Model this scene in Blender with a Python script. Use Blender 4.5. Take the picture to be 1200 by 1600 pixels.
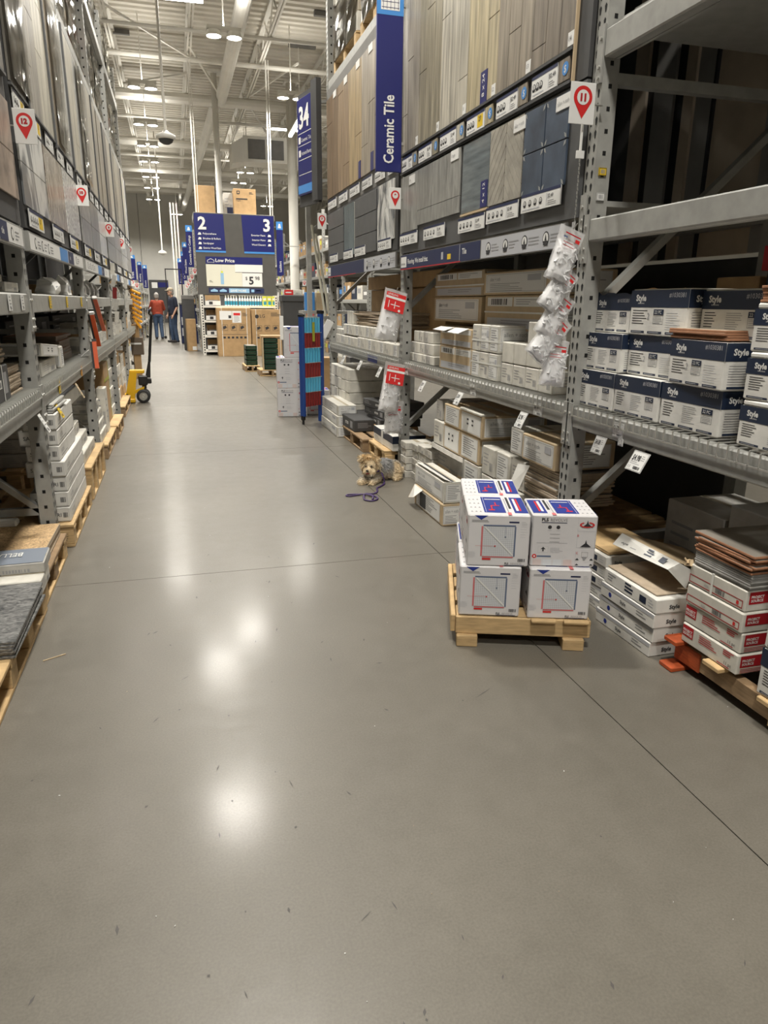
import bpy, bmesh, math, random
from mathutils import Vector, Matrix, noise
random.seed(11)
for o in list(bpy.data.objects): bpy.data.objects.remove(o)
S = bpy.context.scene
COL = S.collection
PI = math.pi
# ------------------------------------------------------------------ camera
cam = bpy.data.cameras.new('camera'); camo = bpy.data.objects.new('camera', cam); COL.objects.link(camo)
cam.sensor_fit = 'HORIZONTAL'; cam.sensor_width = 36.0; cam.lens = 1102.74*36/1200
cam.clip_start = 0.05; cam.clip_end = 200
Rm = ((0.9616,-0.0679,0.2660),(-0.2742,-0.2752,0.9214),(0.0106,-0.9589,-0.2833))
cx = Vector((Rm[0][0],Rm[1][0],Rm[2][0])).normalized(); cz = -Vector((Rm[0][2],Rm[1][2],Rm[2][2])).normalized()
cy = cz.cross(cx).normalized(); cx = cy.cross(cz)
camo.matrix_world = Matrix(((cx.x,cy.x,cz.x,0),(cx.y,cy.y,cz.y,0),(cx.z,cy.z,cz.z,1.35),(0,0,0,1)))
S.camera = camo
# ------------------------------------------------------------------ world, exposure
W = bpy.data.worlds.new('world'); S.world = W; W.use_nodes = True
W.node_tree.nodes['Background'].inputs[0].default_value = (0.9,0.95,1,1)
W.node_tree.nodes['Background'].inputs[1].default_value = 0.02
S.view_settings.view_transform = 'Standard'; S.view_settings.look = 'None'
S.view_settings.gamma = 1; S.view_settings.use_curve_mapping = False
S.view_settings.exposure = 0.18
S.cycles.max_bounces = 7; S.cycles.diffuse_bounces = 4; S.cycles.glossy_bounces = 3; S.cycles.transmission_bounces = 4; S.cycles.transparent_max_bounces = 8
LAMP_W = 170.0          # watts of each pair of high bay lamps
LAMP_COL = (1.0, 0.955, 0.872)
# lamp positions: x, y of the high-bay fixtures seen, mirrored in the floor, or assumed out of view
LAMPS = [(0.42,-4.6),(0.42,0.2),(0.42,4.8),(0.42,9.4),(0.45,13.9),(1.25,15.6),(-0.37,19.6),(-0.43,23.4),(-0.47,26.4),(-0.51,29.2),(-0.56,32.6),(-0.60,35.6),(-0.64,39.5),
         (3.1,19.4),(3.0,30.3),(2.96,32.9),(5.6,11.5),(6.0,17.0),(-4.2,16.5),(6.2,27),(-4.8,27),(4.6,3.5),(-3.6,5.0),(-3.6,11.0),(0.5,45.5),(5.0,40),(-5,38),(-2.6,46.5),(3.4,46.5)]  # last two are added to brighten the back wall
LAMP_Z = 6.15
# ------------------------------------------------------------------ helpers
MATS = {}
def mat(name, col, rough=0.6, metal=0.0, var=0.0, scale=8.0, bump=0.0, spec=0.5, stretch=None, col2=None, coat=0.0, emit=None, alpha=None, trans=0.0, dist=0.0, ramp=(0.3,0.7)):
    if name in MATS: return MATS[name]
    m = bpy.data.materials.new(name); m.use_nodes = True; N = m.node_tree.nodes; L = m.node_tree.links
    b = N['Principled BSDF']; c4 = (*col, 1)
    b.inputs['Base Color'].default_value = c4; b.inputs['Roughness'].default_value = rough
    b.inputs['Metallic'].default_value = metal; b.inputs['Specular IOR Level'].default_value = spec
    b.inputs['Coat Weight'].default_value = coat; b.inputs['Coat Roughness'].default_value = 0.15
    if trans: b.inputs['Transmission Weight'].default_value = trans
    if emit: b.inputs['Emission Color'].default_value = (*emit[0],1); b.inputs['Emission Strength'].default_value = emit[1]
    if var or bump or col2:
        tc = N.new('ShaderNodeTexCoord'); mp = N.new('ShaderNodeMapping'); L.new(tc.outputs['Object'], mp.inputs[0])
        if stretch: mp.inputs['Scale'].default_value = stretch
        nz = N.new('ShaderNodeTexNoise'); nz.inputs['Scale'].default_value = scale; nz.inputs['Detail'].default_value = 6; nz.inputs['Distortion'].default_value = dist
        L.new(mp.outputs[0], nz.inputs['Vector'])
        rp = N.new('ShaderNodeValToRGB'); L.new(nz.outputs['Fac'], rp.inputs[0])
        rp.color_ramp.elements[0].position = ramp[0]; rp.color_ramp.elements[1].position = ramp[1]
        ca = tuple(max(0,x*(1-var)) for x in col); cb = col2 if col2 else tuple(min(1,x*(1+var)) for x in col)
        rp.color_ramp.elements[0].color = (*ca,1); rp.color_ramp.elements[1].color = (*cb,1)
        oi = N.new('ShaderNodeObjectInfo'); hs = N.new('ShaderNodeHueSaturation')
        mr = N.new('ShaderNodeMapRange'); L.new(oi.outputs['Random'], mr.inputs[0]); mr.inputs[3].default_value = 0.93; mr.inputs[4].default_value = 1.05
        L.new(mr.outputs[0], hs.inputs['Value']); L.new(rp.outputs[0], hs.inputs['Color']); L.new(hs.outputs[0], b.inputs['Base Color'])
        if bump:
            bp = N.new('ShaderNodeBump'); bp.inputs['Strength'].default_value = bump; bp.inputs['Distance'].default_value = 0.01
            L.new(nz.outputs['Fac'], bp.inputs['Height']); L.new(bp.outputs[0], b.inputs['Normal'])
    if alpha is not None:
        out = N['Material Output']; tr = N.new('ShaderNodeBsdfTransparent'); mx = N.new('ShaderNodeMixShader')
        mx.inputs[0].default_value = alpha; L.new(tr.outputs[0], mx.inputs[1]); L.new(b.outputs[0], mx.inputs[2]); L.new(mx.outputs[0], out.inputs[0])
    MATS[name] = m; return m
M = {}
M['steel'] = mat('grey painted steel', (0.33,0.33,0.31), 0.42, 0.0, 0.12, 16, 0.03)
M['steel_d'] = mat('dark grey painted steel', (0.09,0.092,0.094), 0.5, 0, 0.1, 9)
M['zinc'] = mat('zinc wire', (0.55,0.55,0.52), 0.35, 0.7)
M['hole'] = mat('punched hole shadow', (0.006,0.006,0.006), 0.9)
M['white'] = mat('white card', (0.71,0.70,0.66), 0.55, 0, 0.09, 14, 0.02)
M['offwhite'] = mat('off white carton', (0.61,0.59,0.53), 0.6, 0, 0.13, 13, 0.02)
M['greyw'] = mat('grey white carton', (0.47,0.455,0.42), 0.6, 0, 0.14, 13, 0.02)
M['paper'] = mat('label paper', (0.76,0.76,0.74), 0.5)
M['kraft'] = mat('brown corrugated cardboard', (0.42,0.27,0.13), 0.75, 0, 0.1, 10, 0.03)
M['tan'] = mat('tan cardboard', (0.52,0.40,0.25), 0.75, 0, 0.1, 10, 0.03)
M['navy'] = mat('navy print', (0.012,0.02,0.075), 0.5)
M['navy2'] = mat('dark navy carton print', (0.012,0.022,0.05), 0.45, 0, 0.06, 5)
M['royal'] = mat('royal blue print', (0.02,0.04,0.26), 0.45)
M['sign'] = mat('navy sign vinyl', (0.012,0.016,0.13), 0.38)
M['sky'] = mat('light blue vinyl', (0.06,0.25,0.62), 0.4)
M['red'] = mat('red print', (0.42,0.012,0.02), 0.5)
M['rred'] = mat('bright red print', (0.62,0.02,0.02), 0.5)
M['ink'] = mat('dark ink', (0.03,0.03,0.035), 0.6)
M['grey'] = mat('grey ink', (0.30,0.30,0.31), 0.6)
M['lgrey'] = mat('light grey ink', (0.48,0.49,0.52), 0.6)
M['yellow'] = mat('yellow label', (0.75,0.52,0.02), 0.5)
M['wood'] = mat('pale pallet pine', (0.55,0.38,0.19), 0.75, 0, 0.22, 6, 0.1, stretch=(2,2,14))
M['woodd'] = mat('weathered pallet wood', (0.30,0.20,0.11), 0.8, 0, 0.25, 6, 0.1, stretch=(2,2,14))
M['osb'] = mat('strand board', (0.50,0.34,0.18), 0.8, 0, 0.45, 42, 0.2, dist=2.0)
M['terra'] = mat('terracotta tile body', (0.36,0.17,0.09), 0.8, 0, 0.12, 30)
M['beige'] = mat('beige tile body', (0.42,0.34,0.25), 0.75, 0, 0.12, 30)
M['slate'] = mat('grey stone tile', (0.075,0.08,0.085), 0.4, 0, 0.5, 26, 0.1, col2=(0.30,0.30,0.29), dist=1.6, stretch=(1,2.2,1))
M['glaze'] = mat('grey glazed tile', (0.24,0.22,0.19), 0.3, 0, 0.2, 5)
M['black'] = mat('black plastic', (0.012,0.012,0.013), 0.4)
M['rubber'] = mat('dark rubber', (0.02,0.02,0.02), 0.7)
M['yel'] = mat('yellow paint', (0.72,0.42,0.01), 0.35, 0, 0.05, 5)
M['foam'] = mat('yellow orange foam', (0.80,0.36,0.02), 0.7)
M['orange'] = mat('orange paint', (0.56,0.08,0.015), 0.45, 0, 0.1, 8)
M['orangep'] = mat('worn orange pallet paint', (0.40,0.07,0.015), 0.7, 0, 0.25, 10, 0.1, stretch=(2,2,10))
M['wpaint'] = mat('white ceiling paint', (0.74,0.72,0.66), 0.55, 0, 0.04, 3)
M['deck'] = mat('off white roof deck', (0.62,0.59,0.52), 0.6, 0, 0.06, 2)
M['wallm'] = mat('warm grey wall paint', (0.58,0.57,0.53), 0.8, 0, 0.04, 2)
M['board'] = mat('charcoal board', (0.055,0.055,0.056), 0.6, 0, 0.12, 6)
M['board2'] = mat('mid grey board', (0.16,0.155,0.145), 0.6, 0, 0.1, 6)
M['brownp'] = mat('dark brown panel', (0.12,0.09,0.065), 0.6, 0, 0.15, 5)
def film_mat():
    m=bpy.data.materials.new('clear stretch film'); m.use_nodes=True; N=m.node_tree.nodes; L=m.node_tree.links; N.remove(N['Principled BSDF'])
    tr=N.new('ShaderNodeBsdfTransparent'); tr.inputs[0].default_value=(.94,.94,.92,1); g=N.new('ShaderNodeBsdfGlossy'); g.inputs['Roughness'].default_value=.09
    fr=N.new('ShaderNodeFresnel'); fr.inputs[0].default_value=1.55; mx=N.new('ShaderNodeMixShader')
    L.new(fr.outputs[0],mx.inputs[0]); L.new(tr.outputs[0],mx.inputs[1]); L.new(g.outputs[0],mx.inputs[2]); L.new(mx.outputs[0],N['Material Output'].inputs[0]); return m
M['film'] = film_mat()
M['bagf'] = mat('clear bag film', (0.92,0.92,0.92), 0.22, alpha=0.30)
M['clip'] = mat('white plastic clips', (0.78,0.78,0.79), 0.5)
M['lime'] = mat('yellow green strap', (0.35,0.36,0.03), 0.5)
M['strap'] = mat('white strapping', (0.70,0.70,0.66), 0.35)
M['green'] = mat('dark green plastic', (0.01,0.045,0.022), 0.4)
M['cyan'] = mat('light blue tube', (0.08,0.38,0.58), 0.35)
M['maroon'] = mat('dark red tube', (0.20,0.015,0.015), 0.4)
M['bluef'] = mat('blue painted frame', (0.012,0.055,0.25), 0.4)
M['lampglow'] = mat('lit lamp lens', (1,1,1), 0.5, emit=(LAMP_COL, 30.0))
M['led'] = mat('lit tube lamp', (1,1,1), 0.5, emit=((1,0.97,0.9), 14.0))

class MB:
    def __init__(s): s.v=[]; s.f=[]; s.mi=[]; s.mats=[]
    def m(s, k):
        k = M[k] if isinstance(k,str) else k
        if k not in s.mats: s.mats.append(k)
        return s.mats.index(k)
    def add(s, vs, fs, k):
        n=len(s.v); s.v+=[tuple(x) for x in vs]; i=s.m(k)
        for f in fs: s.f.append([n+a for a in f]); s.mi.append(i)
        return s
    def box(s, x0,y0,z0,x1,y1,z1,k):
        return s.add([(x0,y0,z0),(x1,y0,z0),(x1,y1,z0),(x0,y1,z0),(x0,y0,z1),(x1,y0,z1),(x1,y1,z1),(x0,y1,z1)],
            [(0,3,2,1),(4,5,6,7),(0,1,5,4),(1,2,6,5),(2,3,7,6),(3,0,4,7)],k)
    def cbox(s, x0,y0,z0,x1,y1,z1,k,c=0.004):
        # box with chamfered edges: 24 corners
        P=[];idx={}
        X=(x0,x1);Y=(y0,y1);Z=(z0,z1);I=(1,-1)
        for i in (0,1):
            for j in (0,1):
                for l in (0,1):
                    for a in range(3):
                        p=[X[i],Y[j],Z[l]]; d=(I[i],I[j],I[l])
                        for b in range(3):
                            if b!=a: p[b]+=d[b]*c
                        idx[(i,j,l,a)]=len(P); P.append(p)
        g=lambda i,j,l,a: idx[(i,j,l,a)]
        F=[]
        for i in (0,1): F.append([g(i,0,0,0),g(i,1,0,0),g(i,1,1,0),g(i,0,1,0)] if i else [g(i,0,0,0),g(i,0,1,0),g(i,1,1,0),g(i,1,0,0)])
        for j in (0,1): F.append([g(0,j,0,1),g(0,j,1,1),g(1,j,1,1),g(1,j,0,1)] if j else [g(0,j,0,1),g(1,j,0,1),g(1,j,1,1),g(0,j,1,1)])
        for l in (0,1): F.append([g(0,0,l,2),g(1,0,l,2),g(1,1,l,2),g(0,1,l,2)] if l else [g(0,0,l,2),g(0,1,l,2),g(1,1,l,2),g(1,0,l,2)])
        for i in (0,1):
            for j in (0,1): F.append([g(i,j,0,0),g(i,j,1,0),g(i,j,1,1),g(i,j,0,1)])
            for l in (0,1): F.append([g(i,0,l,0),g(i,1,l,0),g(i,1,l,2),g(i,0,l,2)])
        for j in (0,1):
            for l in (0,1): F.append([g(0,j,l,1),g(1,j,l,1),g(1,j,l,2),g(0,j,l,2)])
        for i in (0,1):
            for j in (0,1):
                for l in (0,1): F.append([g(i,j,l,0),g(i,j,l,1),g(i,j,l,2)])
        return s.add(P,F,k)
    def bar(s, p, q, w, h, k, up=(0,0,1)):
        p=Vector(p);q=Vector(q);d=(q-p).normalized();u=Vector(up)
        if abs(d.dot(u))>0.98: u=Vector((1,0,0))
        a=d.cross(u).normalized()*w/2; b=a.cross(d).normalized()*h/2
        vs=[p-a-b,p+a-b,p+a+b,p-a+b,q-a-b,q+a-b,q+a+b,q-a+b]
        return s.add(vs,[(0,1,2,3),(7,6,5,4),(0,4,5,1),(1,5,6,2),(2,6,7,3),(3,7,4,0)],k)
    def tube(s, p, q, r, k, n=10, r2=None, cap=True):
        p=Vector(p);q=Vector(q);d=(q-p).normalized();u=Vector((0,0,1)) if abs(d.z)<0.9 else Vector((1,0,0))
        a=d.cross(u).normalized();b=a.cross(d); r2=r if r2 is None else r2
        vs=[];fs=[]
        for i in range(n):
            t=2*PI*i/n; e=a*math.cos(t)+b*math.sin(t); vs.append(p+e*r); vs.append(q+e*r2)
        for i in range(n):
            j=(i+1)%n; fs.append((2*i,2*i+1,2*j+1,2*j))
        if cap: fs.append([2*i for i in range(n)]); fs.append([2*i+1 for i in range(n)][::-1])
        return s.add(vs,fs,k)
    def path(s, pts, r, k, n=6, flat=1.0):
        pts=[Vector(p) for p in pts]; vs=[];fs=[]
        for i,p in enumerate(pts):
            d=(pts[min(i+1,len(pts)-1)]-pts[max(i-1,0)]).normalized(); u=Vector((0,0,1)) if abs(d.z)<0.9 else Vector((1,0,0))
            a=d.cross(u).normalized();b=a.cross(d)
            for j in range(n):
                t=2*PI*j/n; vs.append(p+a*math.cos(t)*r+b*math.sin(t)*r*flat)
        for i in range(len(pts)-1):
            for j in range(n):
                l=(j+1)%n; fs.append((i*n+j,i*n+l,(i+1)*n+l,(i+1)*n+j))
        return s.add(vs,fs,k)
    def lathe(s, prof, k, n=20, c=(0,0,0), ax='z'):
        vs=[];fs=[]
        for (r,z) in prof:
            for i in range(n):
                t=2*PI*i/n
                x,y=r*math.cos(t),r*math.sin(t)
                q={'z':(x,y,z),'x':(z,x,y),'y':(x,z,y)}[ax]
                vs.append((q[0]+c[0],q[1]+c[1],q[2]+c[2]))
        for a in range(len(prof)-1):
            for i in range(n):
                j=(i+1)%n; fs.append((a*n+i,a*n+j,(a+1)*n+j,(a+1)*n+i))
        return s.add(vs,fs,k)
    def prism(s, pts, z0, z1, k):
        n=len(pts); vs=[(x,y,z0) for x,y in pts]+[(x,y,z1) for x,y in pts]
        fs=[list(range(n))[::-1],list(range(n,2*n))]+[(i,(i+1)%n,n+(i+1)%n,n+i) for i in range(n)]
        return s.add(vs,fs,k)
    def xform(s, mtx, start=0):
        for i in range(start,len(s.v)): s.v[i]=tuple(mtx@Vector(s.v[i]))
        return s
    def mesh(s, name, smooth=False):
        me=bpy.data.meshes.new(name); me.from_pydata(s.v,[],s.f)
        for m_ in s.mats: me.materials.append(m_)
        me.polygons.foreach_set('material_index',s.mi)
        if smooth: me.polygons.foreach_set('use_smooth',[True]*len(s.f))
        me.update(); return me
    def build(s, name, parent=None, loc=(0,0,0), rz=0, smooth=False):
        return link(name, s.mesh(name,smooth), parent, loc, rz)
def link(name, me, parent=None, loc=(0,0,0), rz=0, rot=None):
    o=bpy.data.objects.new(name,me); COL.objects.link(o)
    if parent: o.parent=parent
    o.location=loc; o.rotation_euler=rot if rot else (0,0,rz)
    return o
def tag(o, label, cat, group=None):
    o['label']=label; o['category']=cat
    if group: o['group']=group
    return o
def thing(name, label, cat, loc=(0,0,0), rz=0, group=None, rot=None):
    return tag(link(name,None,None,loc,rz,rot),label,cat,group)
def struct(o): o['kind']='structure'; return o
ORD=['first','second','third','fourth','fifth','sixth','seventh','eighth','ninth','tenth','eleventh','twelfth','thirteenth','fourteenth','fifteenth','sixteenth']
# ---- lettering as flat mesh
TC={}
def textgeo(t, bold=0.0):
    key=(t,bold)
    if key not in TC:
        cu=bpy.data.curves.new('lettering','FONT'); cu.body=t; cu.size=1; cu.resolution_u=2; cu.offset=bold
        cu.align_x='LEFT'
        o=bpy.data.objects.new('lettering',cu); COL.objects.link(o)
        dg=bpy.context.evaluated_depsgraph_get(); me=bpy.data.meshes.new_from_object(o.evaluated_get(dg))
        vs=[(v.co.x,v.co.y) for v in me.vertices]; fs=[list(p.vertices) for p in me.polygons]
        bpy.data.objects.remove(o); bpy.data.curves.remove(cu); bpy.data.meshes.remove(me)
        w=max([v[0] for v in vs] or [0]); x0=min([v[0] for v in vs] or [0])
        TC[key]=([(a-x0,b) for a,b in vs],fs,w-x0)
    return TC[key]
class Face:
    """a printed face: origin at its lower left seen from outside, u to the right, v up"""
    def __init__(s, mb, o, u, v, w, h, off=0.0007):
        s.mb=mb; s.o=Vector(o); s.u=Vector(u).normalized(); s.v=Vector(v).normalized(); s.n=s.u.cross(s.v); s.w=w; s.h=h; s.off=off
    def P(s,a,b,l=1): return s.o+s.u*a+s.v*b+s.n*(s.off*l)
    def rect(s,a0,b0,a1,b1,k,l=1):
        s.mb.add([s.P(a0,b0,l),s.P(a1,b0,l),s.P(a1,b1,l),s.P(a0,b1,l)],[(0,1,2,3)],k); return s
    def poly(s,pts,k,l=1):
        s.mb.add([s.P(a,b,l) for a,b in pts],[list(range(len(pts)))],k); return s
    def disc(s,a,b,r,k,l=1,n=14): return s.poly([(a+r*math.cos(2*PI*i/n),b+r*math.sin(2*PI*i/n)) for i in range(n)],k,l)
    def frame(s,a0,b0,a1,b1,t,k,l=1):
        return s.rect(a0,b0,a1,b0+t,k,l).rect(a0,b1-t,a1,b1,k,l).rect(a0,b0,a0+t,b1,k,l).rect(a1-t,b0,a1,b1,k,l)
    def text(s,t,a,b,h,k,l=2,bold=0.0,align='l',maxw=None,rot=0):
        vs,fs,w=textgeo(t,bold); sc=h/0.70; sx=sc
        if maxw and w*sc>maxw: sx=maxw/w
        sh={'l':0,'c':-w*sx/2,'r':-w*sx}[align]
        if rot: s.mb.add([s.P(a-y*sc,b+x*sx+sh,l) for x,y in vs],fs,k)
        else: s.mb.add([s.P(a+x*sx+sh,b+y*sc,l) for x,y in vs],fs,k)
        return s
    def lines(s,a,b,w,n,dy,t,k,l=1,seed=0):
        r=random.Random(seed+n*7)
        for i in range(n):
            ww=w*(0.55+0.45*r.random()); s.rect(a,b-i*dy,a+ww,b-i*dy+t,k,l)
        return s
    def bars(s,a,b,w,h,k='ink',l=2,n=9):
        r=random.Random(5); x=a
        for i in range(n):
            t=w/n*(0.25+0.5*r.random()); s.rect(x,b,x+t,b+h,k,l); x+=w/n
        return s
def faces(mb,w,d,h):
    return dict(F=Face(mb,(-w/2,-d/2,0),(1,0,0),(0,0,1),w,h), K=Face(mb,(w/2,d/2,0),(-1,0,0),(0,0,1),w,h),
        R=Face(mb,(w/2,-d/2,0),(0,1,0),(0,0,1),d,h), L=Face(mb,(-w/2,d/2,0),(0,-1,0),(0,0,1),d,h), T=Face(mb,(-w/2,-d/2,h),(1,0,0),(0,1,0),w,d))
# ================================================================== SETTING
def floor_mat():
    m=bpy.data.materials.new('polished concrete'); m.use_nodes=True; N=m.node_tree.nodes; L=m.node_tree.links; b=N['Principled BSDF']
    g=N.new('ShaderNodeNewGeometry')
    def nz(sc,det,rough=0.55):
        n=N.new('ShaderNodeTexNoise'); n.inputs['Scale'].default_value=sc; n.inputs['Detail'].default_value=det; n.inputs['Roughness'].default_value=rough
        L.new(g.outputs['Position'],n.inputs['Vector']); return n
    a=nz(0.8,5); c=nz(11,8,0.75); f=nz(160,3)
    r=N.new('ShaderNodeValToRGB'); r.color_ramp.elements[0].position=0.26; r.color_ramp.elements[1].position=0.74
    r.color_ramp.elements[0].color=(0.118,0.108,0.089,1); r.color_ramp.elements[1].color=(0.186,0.171,0.143,1)
    mx=N.new('ShaderNodeMix'); mx.data_type='FLOAT'; mx.inputs[0].default_value=0.35
    L.new(a.outputs['Fac'],mx.inputs[2]); L.new(c.outputs['Fac'],mx.inputs[3]); L.new(mx.outputs[0],r.inputs[0])
    # fine crazing cracks and sand grains
    v=N.new('ShaderNodeTexVoronoi'); v.feature='DISTANCE_TO_EDGE'; v.inputs['Scale'].default_value=24; 
    wv=N.new('ShaderNodeVectorMath'); wv.operation='ADD'; L.new(g.outputs['Position'],wv.inputs[0]); L.new(c.outputs['Color'],wv.inputs[1]); L.new(wv.outputs[0],v.inputs['Vector'])
    cr=N.new('ShaderNodeMapRange'); cr.inputs[1].default_value=0.0; cr.inputs[2].default_value=0.03; cr.inputs[3].default_value=0.80; cr.inputs[4].default_value=1.0
    L.new(v.outputs['Distance'],cr.inputs[0])
    gr=N.new('ShaderNodeMapRange'); gr.inputs[1].default_value=0.25; gr.inputs[2].default_value=0.75; gr.inputs[3].default_value=0.86; gr.inputs[4].default_value=1.12; L.new(f.outputs['Fac'],gr.inputs[0])
    mm=N.new('ShaderNodeMath'); mm.operation='MULTIPLY'; L.new(cr.outputs[0],mm.inputs[0]); L.new(gr.outputs[0],mm.inputs[1])
    hs=N.new('ShaderNodeHueSaturation'); L.new(r.outputs[0],hs.inputs['Color']); L.new(mm.outputs[0],hs.inputs['Value']); L.new(hs.outputs[0],b.inputs['Base Color'])
    rr=N.new('ShaderNodeMapRange'); rr.inputs[1].default_value=0.3; rr.inputs[2].default_value=0.7; rr.inputs[3].default_value=0.36; rr.inputs[4].default_value=0.48
    L.new(c.outputs['Fac'],rr.inputs[0]); L.new(rr.outputs[0],b.inputs['Roughness'])
    bp=N.new('ShaderNodeBump'); bp.inputs['Strength'].default_value=0.006; bp.inputs['Distance'].default_value=0.02
    w=nz(6,4); L.new(w.outputs['Fac'],bp.inputs['Height']); L.new(bp.outputs[0],b.inputs['Normal'])
    b.inputs['Specular IOR Level'].default_value=0.38
    b.inputs['Coat Weight'].default_value=0.22; cr2=N.new('ShaderNodeMapRange'); cr2.inputs[1].default_value=0.3; cr2.inputs[2].default_value=0.7; cr2.inputs[3].default_value=0.11; cr2.inputs[4].default_value=0.20; L.new(a.outputs['Fac'],cr2.inputs[0]); L.new(cr2.outputs[0],b.inputs['Coat Roughness'])
    bp2=N.new('ShaderNodeBump'); bp2.inputs['Strength'].default_value=0.05; bp2.inputs['Distance'].default_value=0.004; L.new(c.outputs['Fac'],bp2.inputs['Height']); L.new(bp2.outputs[0],b.inputs['Coat Normal'])
    return m
M['floor']=floor_mat()
M['joint']=mat('dark joint filler',(0.075,0.066,0.055),0.9)
fl=struct(MB().box(-12,-9,-0.10,17,51,-0.012,'joint').build('floor'))
XJ=[-12,-7.5,-3.1,1.345,5.85,10.4,17]; YJ=[-9,-5.9,-2.8,0.36,3.53,6.70,9.9,13.1,16.3,19.5,22.7,25.9,29.1,32.3,35.5,38.7,41.9,45.1,51]
for i in range(len(XJ)-1):
    for j in range(len(YJ)-1):
        MB().box(XJ[i]+.002,YJ[j]+.002,-0.05,XJ[i+1]-.002,YJ[j+1]-.002,0,'floor').build('floor_slab',fl)
# paint chip lines, straw and grit on the floor
tag(MB().bar((-.585,2.735,.002),(-.508,2.775,.002),.004,.003,'tan').build('straw'),'thin pale straw lying on the concrete by the left pallets','straw')
w=MB().box(-12,50,0,17,50.2,8.0,'wallm').build('wall_back'); struct(w)
struct(MB().box(-12.2,-9,0,-12,50,8.0,'wallm').build('wall_left'))
struct(MB().box(17,-9,0,17.2,50,8.0,'wallm').build('wall_right'))
struct(MB().box(-12,-9.2,0,17,-9,8.0,'wallm').build('wall_front'))
# vertical joints of the back wall panels
for i in range(9):
    MB().box(-9+2.4*i,49.985,0,-9+2.4*i+.03,50.0,8,'board2').build('panel_joint',w)
# roof deck: ribs along X
def roof():
    mb=MB(); vs=[];fs=[]; y=-9.0; z=7.72
    prof=[]
    while y<50.2:
        prof+= [(y,z),(y+.11,z),(y+.14,z+.07),(y+.24,z+.07),(y+.27,z)]; y+=.30
    n=len(prof)
    vs=[(-12,a,b) for a,b in prof]+[(17,a,b) for a,b in prof]
    fs=[(i,i+1,n+i+1,n+i) for i in range(n-1)]
    mb.add(vs,fs,'deck'); return struct(mb.build('ceiling'))
ce=roof()
MB().box(-12,-9,7.82,17,50.2,7.9,'deck').build('roof_board',ce)
# bar joists along Y with zigzag webs
def joist(x):
    mb=MB(); zt,zb=7.68,7.08
    mb.box(x-.05,-8.9,zt-.05,x+.05,49.9,zt,'wpaint'); mb.box(x-.055,-8.9,zb,x-.012,49.9,zb+.05,'wpaint'); mb.box(x+.012,-8.9,zb,x+.055,49.9,zb+.05,'wpaint')
    y=8.0; up=True
    while y<49.5:
        mb.bar((x,y,zb+.03 if up else zt-.03),(x,y+.75,zt-.03 if up else zb+.03),.028,.028,'wpaint'); y+=.75; up=not up
    return mb
for i,x in enumerate((-6.2,-4.5,-2.75,-1.0,0.75,2.5,4.25,6.0,7.75,9.5)):
    joist(x).build('bar_joist',ce)
# round cross pipes and girders along X
for (y,z,r) in ((20.2,7.0,.055),(23.6,6.95,.14),(29.8,6.9,.13),(36.0,6.95,.12),(42.0,6.95,.12),(26.5,7.02,.05),(33,7.02,.05),(18.3,7.04,.04),(39,7.03,.05)):
    MB().tube((-12,y,z),(17,y,z),r,'wpaint',10).build('cross_pipe',ce)
MB().tube((1.70,9,6.95),(1.70,23.5,6.95),.16,'wpaint',14).build('duct_pipe',ce)
MB().tube((1.55,23.6,6.85),(0.95,49,6.85),.15,'wpaint',12).build('duct_pipe',ce)
for (p,q) in (((.75,19.5,7.1),(1.6,22.9,7.0)),((2.5,22.9,7.0),(3.4,20.0,7.1)),((-1.0,17.8,7.2),(.75,20.0,7.0)),((-1.0,24.0,7.3),(.75,21.5,7.05)),((2.5,24.2,7.2),(4.2,30,7.0)),((4.25,30,7.0),(6,24.2,7.2)),((-1,30,7.0),(.75,31.5,7.3)),((1.66,21.4,6.95),(1.7,23.4,6.9))):
    MB().bar(p,q,.045,.045,'wpaint').build('cross_brace',ce)
for (x,y,l) in ((-.72,17.1,.9),(.13,17.4,.9),(-.78,18.0,.55),(-.1,18.35,.9),(2.6,17.5,.9),(3.9,18.3,.8),(3.6,20.5,.7),(5.3,19.6,.8),(-.9,20.9,.6)):
    MB().box(x-l/2,y-.05,7.60,x+l/2,y+.05,7.70,'board2').build('dark_strip',ce)  # plain dark grey strips under the deck
# columns
def column(x,y,r,lab,z1=7.6):
    t=thing('column',lab,'column',(x,y,0))
    mb=MB(); mb.lathe([(r,0),(r,z1-.1),(r,z1-.1)],'wpaint',18); mb.build('shaft',t,smooth=True)
    MB().box(-.2,-.2,0,.2,.2,.02,'wpaint').box(-.2,-.2,z1-.1,.2,.2,z1-.06,'wpaint').build('end_plate',t)
column(3.72,23.3,.145,'thick white round steel column right of the grey two and three sign')
column(1.50,23.0,.085,'slim white round column rising behind the brown cartons above the big sign')
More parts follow.
